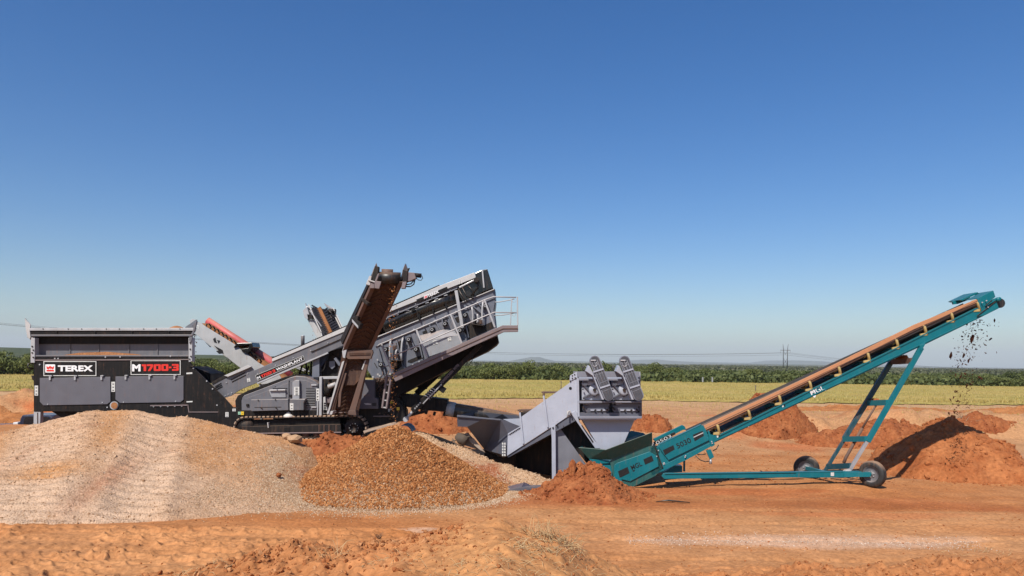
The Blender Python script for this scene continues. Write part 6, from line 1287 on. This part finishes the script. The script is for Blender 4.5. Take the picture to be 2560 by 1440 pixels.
rt0, rt1 = C.hit(*Z7((80, 1250))[0], 0), C.hit(*Z7((2205, 235))[0], 0)
mb = MB(); mb.hull([rt0 + C.n * .12, rt0 + C.n * 1.16, rt0 + C.n * 1.16 + upn * .02, rt0 + C.n * .12 + upn * .02], [rt1 + C.n * .12, rt1 + C.n * 1.16, rt1 + C.n * 1.16 + upn * .02, rt1 + C.n * .12 + upn * .02]); mb.build('return_belt', M['mattblack'], bl)
# idler brackets along the rail
idl = [(158, 1165), (400, 1050), (640, 935), (878, 825), (1106, 710), (1332, 602), (1556, 498), (1775, 392), (1985, 290), (2190, 205)]
for i, (x, y) in enumerate(idl):
    b = MB(); W_ = lambda dx, dy, w: C.hit(*Z7((x + dx, y + dy))[0], 0) + C.n * w
    b.tube([W_(-20, -10, .30), W_(-14, -38, .12), W_(0, -42, .05), W_(12, -26, .03), W_(28, 36, .02)], .048, 6)
    o = b.build('idler_bracket', M['yellow'], tc_, 0)
    cp(Z7, ((x - 20, y + 28), (x + 32, y + 18), (x + 34, y + 40), (x - 22, y + 44)), -.02, .06, 'bracket_foot', 'yellow', o)
    MB().bar(W_(20, 30, .06), W_(20, 30, Wd - .06), .08, .06).build('cross_bar', M['yellow'], o)
    MB().tube([W_(2, -14, .12), W_(2, 12, .42)], .055, 10).build('idler_roller', M['yellow'], o); MB().tube([W_(2, 12, .42), W_(2, 12, .88)], .055, 10).build('idler_roller', M['yellow'], o)
    b = MB(); b.tube([W_(2, 12, .88), W_(2, -2, 1.05)], .055, 10); b.build('idler_roller', M['yellow'], o)
    if i < 9:
        x2, y2 = idl[i + 1]; MB().bar(W_(50, -35, .35), C.hit(*Z7((x2 - 70, y2 - 6 + 25))[0], 0) + C.n * .35, .05, .05).build('tie_bar', M['pale_metal'], tc_)
        if i in (1, 2, 4, 6, 8) or True:
            b = MB(); b.bar(W_(-70, 50, .5), W_(30, 26, .08), .03, .03); b.bar(W_(-70, 62, .5), W_(30, 36, .08), .03, .03); b.build('lacing', M['teal'], tc_)
            MB().bar(W_(60, 55, .05), W_(72, -2, .30), .03, .03).build('upright', M['teal'], tc_)
text(C, 'MGL', Z7((902, 902))[0], Z7((1006, 856))[0], 44 * .3203, -.012, 'lettering', M['wtext'], nr, .006); cp(Z7, ((912, 907), (936, 898), (932, 914), (922, 918)), -.011, -.006, 'logo_mark', 'wtext', nr, 0)
for x, y in ((170, 1225), (680, 988)): cp(Z7, ((x - 9, y - 6), (x + 2, y - 11), (x + 6, y + 2), (x - 5, y + 7)), -.012, -.006, 'sticker', 'sticker', nr, 0); cp(Z7, ((x + 5, y - 12), (x + 14, y - 16), (x + 18, y - 4), (x + 9, y)), -.012, -.006, 'sticker', 'btext', nr, 0)
bolts(C, Z7, [(408, 1135), (410, 1145), (420, 1130), (1010, 860)], 0, .015, .02, 'bolt_row', 'light', nr)
# head box
hd = cp(ZH, ((740, 335), (1030, 192), (1070, 305), (1010, 350), (890, 470), (800, 510), (770, 440)), -.01, .05, 'head_box', 'teal'); cp(ZH, ((790, 340), (1000, 240), (1040, 320), (1010, 350), (890, 470), (800, 510)), Wd - .05, Wd + .01, 'far_panel', 'teal', hd)
cp(ZH, ((745, 330), (1028, 190), (1034, 198), (750, 340)), .0, Wd * .6, 'top_plate', 'teal', hd); cp(ZH, ((1024, 192), (1034, 192), (1072, 305), (1062, 308)), .05, Wd - .05, 'end_plate', 'teal', hd)
cp(ZH, ((1010, 350), (1100, 318), (1150, 318), (1165, 360), (1100, 400), (1130, 505), (860, 640), (740, 660), (1080, 390), (1060, 380), (930, 470), (890, 470)), -.05, .0, 'head_arm', 'teal', hd)
cl_(ZH, (745, 645), (1085, 385), 12, -.08, -.05, 'tension_rod', 'dark', hd); cl_(ZH, (900, 460), (1010, 360), 10, -.08, -.05, 'tension_rod', 'dark', hd); cl_(ZH, (910, 455), (1100, 345), 18, -.07, -.05, 'tension_bar', 'teal', hd)
MB().lathe(C.hit(*ZH((1140, 345))[0], -.14), C.n, [(0, 0), (0, .07), (.1, .07)], 14).build('rod_end', M['teal'], hd); cp(ZH, ((880, 545), (1080, 405), (1100, 405), (1130, 505), (860, 640), (740, 660), (790, 600)), -.01, .04, 'head_skirt', 'teal', hd)
MB().cyl(C.hit(*ZH((985, 440))[0], Wd / 2), C.n, .15, Wd - .12, 24).build('head_drum', M['rubber'], hd)
bolts(C, ZH, [(830, 405), (905, 372), (935, 490)], -.05, .018, .05, 'bolt_row', 'light', hd)
pr(C, ZH((295, 385), (330, 372), (370, 385), (400, 375), (610, 300), (622, 345), (400, 430), (315, 440)), Wd + .02, Wd + .1, 'motor_guard', M['teal'], tc_)
pr(C, ZH((355, 370), (640, 235), (680, 232), (685, 245), (650, 270), (400, 385)), Wd - .25, Wd + .5, 'motor_cover', M['teal'], tc_, wt=Wd)
# lower section: skirt boxes with lettering
lb_ = cp(ZB, ((335, 560), (355, 515), (1100, 160), (1140, 172), (1185, 240), (1245, 400), (1240, 440), (515, 795), (430, 690)), -.06, 0, 'side_guard', 'teal', None, .012)
cl_(ZB, (352, 512), (1105, 158), 9, -.07, .10, 'guard_lip', 'teal', lb_)
cp(ZB, ((410, 615), (600, 525), (625, 600), (450, 705)), -.066, -.061, 'window', 'btext', lb_, 0); cp(ZB, ((950, 340), (1125, 265), (1150, 355), (985, 455)), -.066, -.061, 'window', 'btext', lb_, 0); cl_(ZB, (965, 385), (1140, 302), 17, -.078, -.067, 'roller_edge', 'pale_metal', lb_)
text(C, '5030', ZB((680, 588))[0], ZB((930, 468))[0], 92 * .1389, -.064, 'lettering', M['btext'], lb_, .008)
cp(ZB, ((300, 560), (345, 540), (470, 860), (1290, 470), (1330, 520), (820, 800), (300, 1040), (220, 1080), (150, 900), (200, 560)), -.02, .0, 'lower_panel', 'teal', nr)
pr(C, ZB((230, 415), (755, 160), (800, 180), (835, 250), (775, 250), (590, 345), (570, 400), (330, 520)), Wd, Wd + .06, 'side_guard', M['teal'], tc_, .01)
fb = pr(C, ZB((240, 470), (620, 290), (640, 330), (250, 520)), Wd - .02, Wd - .005, 'dark_plate', M['dark'], tc_, 0)
text(C, '0503', ZB((300, 515))[0], ZB((570, 380))[0], 55 * .1389, Wd - .03, 'lettering', M['sticker'], tc_, .0)
cp(ZB, ((1215, 270), (1240, 262), (1300, 400), (1350, 520), (1290, 560), (1245, 440), (1245, 380)), -.05, .0, 'joint_plate', 'teal', nr); bolts(C, ZB, [(1290, 460), (1300, 490), (810, 740), (820, 715), (430, 845), (225, 520), (235, 490), (300, 725), (330, 620)], -.05, .02, .03, 'bolt_row', 'light', nr)
cp(ZB, ((410, 845), (445, 835), (452, 875), (420, 882)), -.03, -.022, 'sticker', 'sticker', nr, 0)
for q in (((255, 540), (270, 530), (420, 930), (400, 945)),): cp(ZB, q, -.055, -.02, 'seam_bar', 'dark', nr, 0)
cp(ZB, ((1190, 620), (1275, 600), (1335, 740), (1260, 785)), -.02, .06, 'jack_bracket', 'teal', nr); mb = MB(); a = C.hit(*ZB((1272, 770))[0], .02); mb.tube([a, a + Vector((0, 0, -.16))], [.03, .05], 8); mb.build('jack_foot', M['chrome'], nr)
MB().tube([C.hit(*ZB(p)[0], .05) for p in ((1000, 715), (1080, 790), (1180, 825), (1250, 810))], .018, 6).build('hose', M['hose'], tc_); MB().tube([C.hit(*ZB(p)[0], .05) for p in ((1030, 690), (1120, 695), (1190, 680))], .018, 6).build('hose', M['hose'], tc_); MB().tube([C.hit(*ZB(p)[0], .05) for p in ((1310, 630), (1375, 590), (1415, 520))], .018, 6).build('hose', M['hose'], tc_)
# feed boot
fbx = cp(Z6, ((385, 700), (430, 660), (880, 500), (935, 555), (990, 790), (905, 870), (650, 995), (545, 960), (440, 935), (405, 790)), -.02, .03, 'feed_box', 'tealdark', None, .008)
cp(Z6, ((440, 745), (470, 720), (840, 590), (925, 640), (945, 760), (620, 930), (510, 905), (440, 830)), -.07, -.02, 'front_guard', 'teal', fbx, .01)
for q in (((480, 815), (590, 765), (612, 835), (500, 890)), ((770, 680), (865, 635), (888, 695), (790, 740))): cp(Z6, q, -.076, -.071, 'window', 'btext', fbx, 0)
text(C, 'MGL', Z6((640, 800))[0], Z6((760, 748))[0], 52 * .21875, -.075, 'lettering', M['btext'], fbx, .01); cp(Z6, ((645, 806), (675, 794), (668, 814), (652, 820)), -.076, -.0715, 'logo_mark', 'btext', fbx, 0)
cp(Z6, ((385, 690), (905, 500), (980, 780), (640, 995), (440, 935)), Wd - .03, Wd + .02, 'far_side', 'teal', fbx)
cp(Z6, ((435, 770), (450, 745), (550, 975), (440, 935)), -.075, -.03, 'corner_post', 'teal', fbx)
# flared hopper mouth: sheets that lean outwards
q6 = lambda x, y, w: C.hit(*Z6((x, y))[0], w)
def sheet(pts, name, mat, par, t=.02, nrm=None):
    pts = [Vector(p) for p in pts]; n = nrm or (pts[1] - pts[0]).cross(pts[2] - pts[0]).normalized(); return MB().hull(pts, [p + n * t for p in pts]).build(name, mat, par)
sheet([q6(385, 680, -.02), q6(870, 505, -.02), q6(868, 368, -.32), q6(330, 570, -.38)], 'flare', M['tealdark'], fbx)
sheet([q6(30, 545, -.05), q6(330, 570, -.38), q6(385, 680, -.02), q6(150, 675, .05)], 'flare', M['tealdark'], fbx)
sheet([q6(30, 545, -.05), q6(150, 675, .05), q6(190, 655, 1.3), q6(100, 520, 1.6)], 'flare', M['teal'], fbx)
sheet([q6(100, 520, 1.6), q6(190, 600, 1.3), q6(850, 440, 1.3), q6(770, 380, 1.65), q6(635, 355, 1.75)], 'flare', M['teal'], fbx)
cp(Z6, ((150, 675), (380, 692), (385, 722), (200, 735)), .0, .1, 'tail_lip', 'teal', fbx); cp(Z6, ((192, 738), (385, 745), (330, 870), (145, 845)), .04, .08, 'tail_plate', 'tealbright' if 'tealbright' in M else 'teal', fbx); cp(Z6, ((385, 745), (410, 760), (415, 905), (400, 895), (332, 870)), .0, .06, 'tail_plate', 'teal', fbx)
mb = MB(); mb.hull([q6(160, 700, .12), q6(430, 700, .12), q6(520, 960, .12), q6(200, 900, .12)], [v + C.n * 1.1 for v in (q6(160, 700, .12), q6(430, 700, .12), q6(520, 960, .12), q6(200, 900, .12))]); mb.build('tail_body', M['teal'], fbx)
# chassis beams and axle
bmw = -.10
cb = cp(Z6, ((1000, 842), (2600, 820), (2600, 884), (1010, 902), (980, 872)), bmw - .1, bmw, 'chassis_beam', 'teal')
b0, b1 = C.hit(*Z6((1000, 872))[0], bmw), C.hit(2165, 1186, bmw); C.hit(2165, 1186, bmw)
cp(Z(0, 0, 1), ((1990, 1180), (2148, 1178), (2176, 1182), (2176, 1191), (2110, 1194), (1990, 1194)), bmw - .12, bmw - .02, 'outrigger', 'teal', cb)
cl_(Z(0, 0, 1), (1662, 1184.5), (2108, 1179.5), 2.0, bmw - .13, bmw + .02, 'beam_flange', 'teal', cb, 0)
cp(Z8, ((470, 1170), (498, 1170), (498, 1200), (470, 1200)), bmw - .13, bmw - .122, 'sticker', 'sticker', cb, 0)
for x in (580, 655): cl_(Z8, (x, 1168), (x + 4, 1214), 8, bmw - .15, bmw - .1, 'clamp', 'teal', cb)
cp(Z6, ((1000, 842), (2600, 820), (2600, 884), (1010, 902)), Wd + .05, Wd + .15, 'chassis_beam', 'teal')
MB().prism(C, ZB((620, 890), (760, 900), (760, 1010), (400, 1030)), .5, .9).build('tow_box', M['teal'], tc_); cl_(ZB, (800, 800), (800, 1000), 30, .6, .7, 'jack_leg', 'teal')
# supporting legs
lw0, lw1 = .0, Wd
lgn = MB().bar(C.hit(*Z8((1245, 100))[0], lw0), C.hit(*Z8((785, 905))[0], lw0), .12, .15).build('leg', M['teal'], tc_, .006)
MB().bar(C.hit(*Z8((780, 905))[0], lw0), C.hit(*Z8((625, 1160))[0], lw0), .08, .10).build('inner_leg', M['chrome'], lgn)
pr(C, Z8((1230, 80), (1285, 62), (1250, 125), (1240, 130)), -.08, .06, 'leg_bracket', M['teal'], lgn)
pr(C, Z8((600, 1155), (640, 1145), (655, 1180), (580, 1185)), -.16, .06, 'leg_foot', M['pale_metal'], lgn)
def far(x, y, w): return C.hit(*Z8((x, y))[0], w)
lgf = MB().bar(far(985, 225, lw1), far(585, 880, lw1), .12, .15).build('leg', M['tealshademud'], tc_, .006); MB().bar(far(590, 880, lw1), far(395, 1195, lw1), .08, .10).build('inner_leg', M['tealshademud'], lgf)
for (x0, y0, x1, y1, mt) in ((440, 1118, 640, 1112, 'tealshademud'), (985, 218, 1165, 212, 'brown'), (785, 572, 955, 570, 'teal'), (580, 880, 770, 882, 'teal')):
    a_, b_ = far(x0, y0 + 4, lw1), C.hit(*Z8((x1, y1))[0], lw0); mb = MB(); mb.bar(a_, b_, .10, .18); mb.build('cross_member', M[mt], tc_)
mb = MB(); a_, b_ = far(1010, 195, lw1 - .1), C.hit(*Z8((1130, 195))[0], lw0 + .2)
for k in range(9): p = a_.lerp(b_, k / 9 + .03); mb.lathe(p + Vector((0, 0, .0)), (0, 0, 1), [(0, .09), (.05 + .07 * random.random(), .05), (.14, 0)], 7)
a_, b_ = far(815, 560, lw1), C.hit(*Z8((885, 565))[0], lw0 + .5)
for k in range(6): p = a_.lerp(b_, k / 6); mb.lathe(p + Vector((0, 0, .02)), (0, 0, 1), [(0, .08), (.05, .05), (.10, 0)], 7)
mb.build('spilt_soil', msoil2, tc_)
mb = MB(); mb.tube([C.hit(*Z8((860, 590))[0], .65), C.hit(*Z8((740, 790))[0], .65)], .035, 8); mb.tube([C.hit(*Z8((740, 790))[0], .65), C.hit(*Z8((600, 1040))[0], .65), C.hit(*Z8((580, 1090))[0], .65)], .055, 8); mb.build('lift_ram', M['brown'], tc_)
# wheels
def wheel(c, ax, r, w, label):
    t = MB().lathe(c, ax, [(-w / 2 + .02, r * .60), (-w / 2, r * .70), (-w / 2 + .01, r * .88), (-w / 2 + .04, r * .97), (-w / 4, r), (-w / 4 + .01, r * .985), (-.01, r * .985), (0, r * 1.0), (.01, r * .985), (w / 4 - .01, r * .985), (w / 4, r), (w / 2 - .04, r * .97), (w / 2 - .01, r * .88), (w / 2, r * .70), (w / 2 - .02, r * .60)], 40).build('wheel', M['tire'], tc_, 0, label)
    rm = MB().lathe(c, ax, [(-w / 2 + .01, r * .61), (-w / 2 + .02, r * .57), (-w / 4, r * .52), (-w / 6, r * .30), (-w / 6 - .02, r * .16), (-w / 3, r * .13), (-w / 3, 0)], 32).build('rim', M['rimgrey'], t)
    MB().lathe(c, ax, [(w / 2 - .01, r * .61), (w / 4, r * .52), (w / 6, 0)], 32).build('rim', M['rimgrey'], t)
    mb = MB(); ax = Vector(ax).normalized(); sd = ax.orthogonal().normalized(); u = ax.cross(sd)
    for k in range(6): a = k * math.pi / 3; mb.cyl(c - ax * (w / 6 + .02) + (sd * math.cos(a) + u * math.sin(a)) * r * .22, ax, .018, .04, 6)
    mb.build('wheel_nuts', M['light'], rm); return t
cwn = C.hit(2181, 1185, -.36); rw = .42
axd = Vector((.80, .60, 0)).normalized()
# axles turned as in the photograph: the camera looks into the left side of each wheel
wn = wheel(cwn, axd, rw, .25, 'near wheel with its hub facing left')
cf = P(2016, 1170, 25.6); wf = wheel(cf, Vector((.5, .86, 0)), rw, .25, 'far wheel behind the chassis beam')
MB().tube([cwn + Vector((-.25, -.0, 0)), cwn], .07, 12).build('axle_stub', M['teal'], tc_); a_ = C.hit(2110, 1187, -.12)
MB().bar(C.hit(2100, 1187, -.15), cwn - axd * .12 , .12, .14).build('axle', M['teal'], tc_); MB().bar(C.hit(2080, 1187, 0), cf, .12, .12).build('axle', M['teal'], tc_)
print('WHEEL z', cwn, gh(cwn.x, cwn.y), cf, gh(cf.x, cf.y))

# ================================================================== loose bits round the plant
def tarp_():
    a = [ghit(1262, 1222), ghit(1300, 1228), ghit(1365, 1222), ghit(1372, 1214)]
    top = [P(1275, 1216, a[0].y + .1), P(1312, 1207, a[1].y + .3), P(1330, 1216, a[1].y + .35), P(1372, 1213, a[2].y + .3)]
    V_ = [p + Vector((0, 0, .01)) for p in a] + top; m = MB(); m.add([V_[0], V_[1], V_[5], V_[4]], [(0, 1, 2, 3)]); m.add([V_[1], V_[2], V_[6], V_[5]], [(0, 1, 2, 3)]); m.add([V_[2], V_[3], V_[7], V_[6]], [(0, 1, 2, 3)])
    o = m.build('rubber_sheet', M['tarp']); s = o.modifiers.new('s', 'SOLIDIFY'); s.thickness = .02; tag(o, 'crumpled dark rubber sheet lying between the gravel ridge and the soil heap', 'rubber sheet')
tarp_()
g = ghit(1290, 1228); pr(Fr(1290, g.y, 0), [(1262, 1228), (1300, 1226), (1365, 1222), (1362, 1217), (1300, 1219)], 0, .4, 'rubber_strip', M['doorgrey'], None, 0); o = bpy.context.scene.objects['rubber_strip.001'] if 'rubber_strip.001' in bpy.data.objects else None
if o: tag(o, 'flat grey strip of rubber in front of the crumpled dark sheet', 'rubber strip')
Y_ = 26.2; cu = [P(x, y, Y_) for x, y in ((1003, 1066), (1010, 1064), (1019, 1066), (1026, 1073), (1029, 1080))]
m = MB(); 
for i in range(4): a, b = cu[i], cu[i + 1]; m.hull([a, b, b + Vector((.02, .9, 0)), a + Vector((.02, .9, 0))], [a + Vector((0, 0, .03)), b + Vector((.02, 0, .02)), b + Vector((.04, .9, .02)), a + Vector((0, .9, .03))])
tag(m.build('belt_offcut', M['tarp']), 'curled black offcut of belt right behind the top of the brown stone cone', 'belt offcut')
PB = Fr(1150, 25.6, 0)
o = pr(PB, Z4((1760, 1010), (1900, 980), (2080, 1190), (1900, 1130), (1830, 1110)), 0, .06, 'plank', M['wood'], None); tag(o, 'weathered grey board leaning behind the gravel ridge beside the tank', 'board')
o = pr(PB, Z4((1880, 1050), (1960, 1040), (2090, 1200), (2030, 1170)), -.15, -.1, 'plank', M['wood'], None); tag(o, 'smaller board in front of the weathered grey one beside the tank', 'board')
m = MB(); c0 = PB.hit(*Z4((1825, 1045))[0], -.3); m.lathe(c0, (.8, -.3, -.5), [(-.2, 0), (-.2, .12), (0, .2), (.2, .17), (.22, 0)], 10); m.tube([c0 + Vector((-.35, 0, -.1)), c0 + Vector((.3, -.1, .1))], .02, 5); m.tube([c0 + Vector((-.3, 0, -.0)), c0 + Vector((-.05, -.1, -.45))], .02, 5); tag(m.build('root_stump', mbark), 'broken root stump lying on the board beside the tank', 'stump')
o = pr(Fr(940, 25.2, 0), Z4((740, 960), (1050, 880), (1090, 890), (900, 940), (750, 985)), 0, .9, 'slab', M['wood'], None); tag(o, 'pale slab on the ground behind the left slope of the brown stone cone', 'slab')
# ------------------------------------------------------------------ falling material
def falling(name, n, fn, size, mat, lbl, squash=(1, .6, .45)):
    Pn = np.array([fn(i) for i in range(n)]); sz = size(n); V, Fc, rn = stones(Pn, sz, ico(), squash, .35)
    return tag(np_mesh(name, V, Fc, mat, None, smooth=False, attrs={'rnd': ('FLOAT', rn)}), lbl, None, kind='stuff')
mclod = earth('falling_clay', (.06, .02, .01), (.09, .03, .015), fine=20., bump=.3)
def fsoil(i):
    y = 800 + 235 * rng.random() ** 1.25; t = (y - 800) / 235; x = np.interp(y, [800, 850, 900, 960, 1040], [2440, 2425, 2405, 2415, 2388]) + rng.normal() * (9 + 16 * t * (1 - t) * 2)
    if rng.random() < .16: x += abs(rng.normal()) * 32
    return tuple(P(x, y, 24.1 + rng.normal() * .25))
falling('falling_soil', 420, fsoil, lambda n: rng.gamma(1.7, .018, n) + .012, mclod, 'dark clods dropping off the raised head of the teal conveyor', (1.3, .5, .45))
def fst(i):
    t = rng.random(); y = 715 + 345 * t ** 1.3; x = np.interp(y, [715, 800, 900, 1000, 1065], [984, 977, 982, 984, 988]) + rng.normal() * 5.5
    return tuple(P(x, y, 22.4 + rng.normal() * .12))
falling('falling_stone', 190, fst, lambda n: rng.uniform(.015, .05, n), mst, 'brown stones falling from the muddy conveyor onto the cone', (1, .75, .6))
def fb2(i): return tuple(P(790 + rng.normal() * 7, 815 + 90 * rng.random(), 29.5))
falling('falling_grit', 40, fb2, lambda n: rng.uniform(.02, .05, n), mst, 'grit falling beside the dark chevron belt')
def fb3(i): return tuple(P(486 + rng.normal() * 3, 840 + 60 * rng.random(), 29.5))
falling('falling_grit', 16, fb3, lambda n: rng.uniform(.03, .09, n), mclod, 'clods falling right of the hopper')

# ------------------------------------------------------------------ haze
mh = bpy.data.materials.new('haze'); mh.use_nodes = True; t = mh.node_tree; t.nodes.clear(); o = t.nodes.new('ShaderNodeOutputMaterial'); pv = t.nodes.new('ShaderNodeVolumePrincipled')
pv.inputs['Color'].default_value = (.86, .94, 1., 1); pv.inputs['Density'].default_value = 9.5e-5; pv.inputs['Anisotropy'].default_value = .0; t.links.new(pv.outputs[0], o.inputs['Volume'])
mb = MB(); X0, X1, Y0, Y1, Z0, Z1h = -14000, 14000, -300, 14500, -12, 330
mb.hull([(X0, Y0, Z0), (X1, Y0, Z0), (X1, Y1, Z0), (X0, Y1, Z0)], [(X0, Y0, Z1h), (X1, Y0, Z1h), (X1, Y1, Z1h), (X0, Y1, Z1h)])
tag(mb.build('haze', mh), 'thin blue distance haze over the plain', 'haze', kind='stuff')
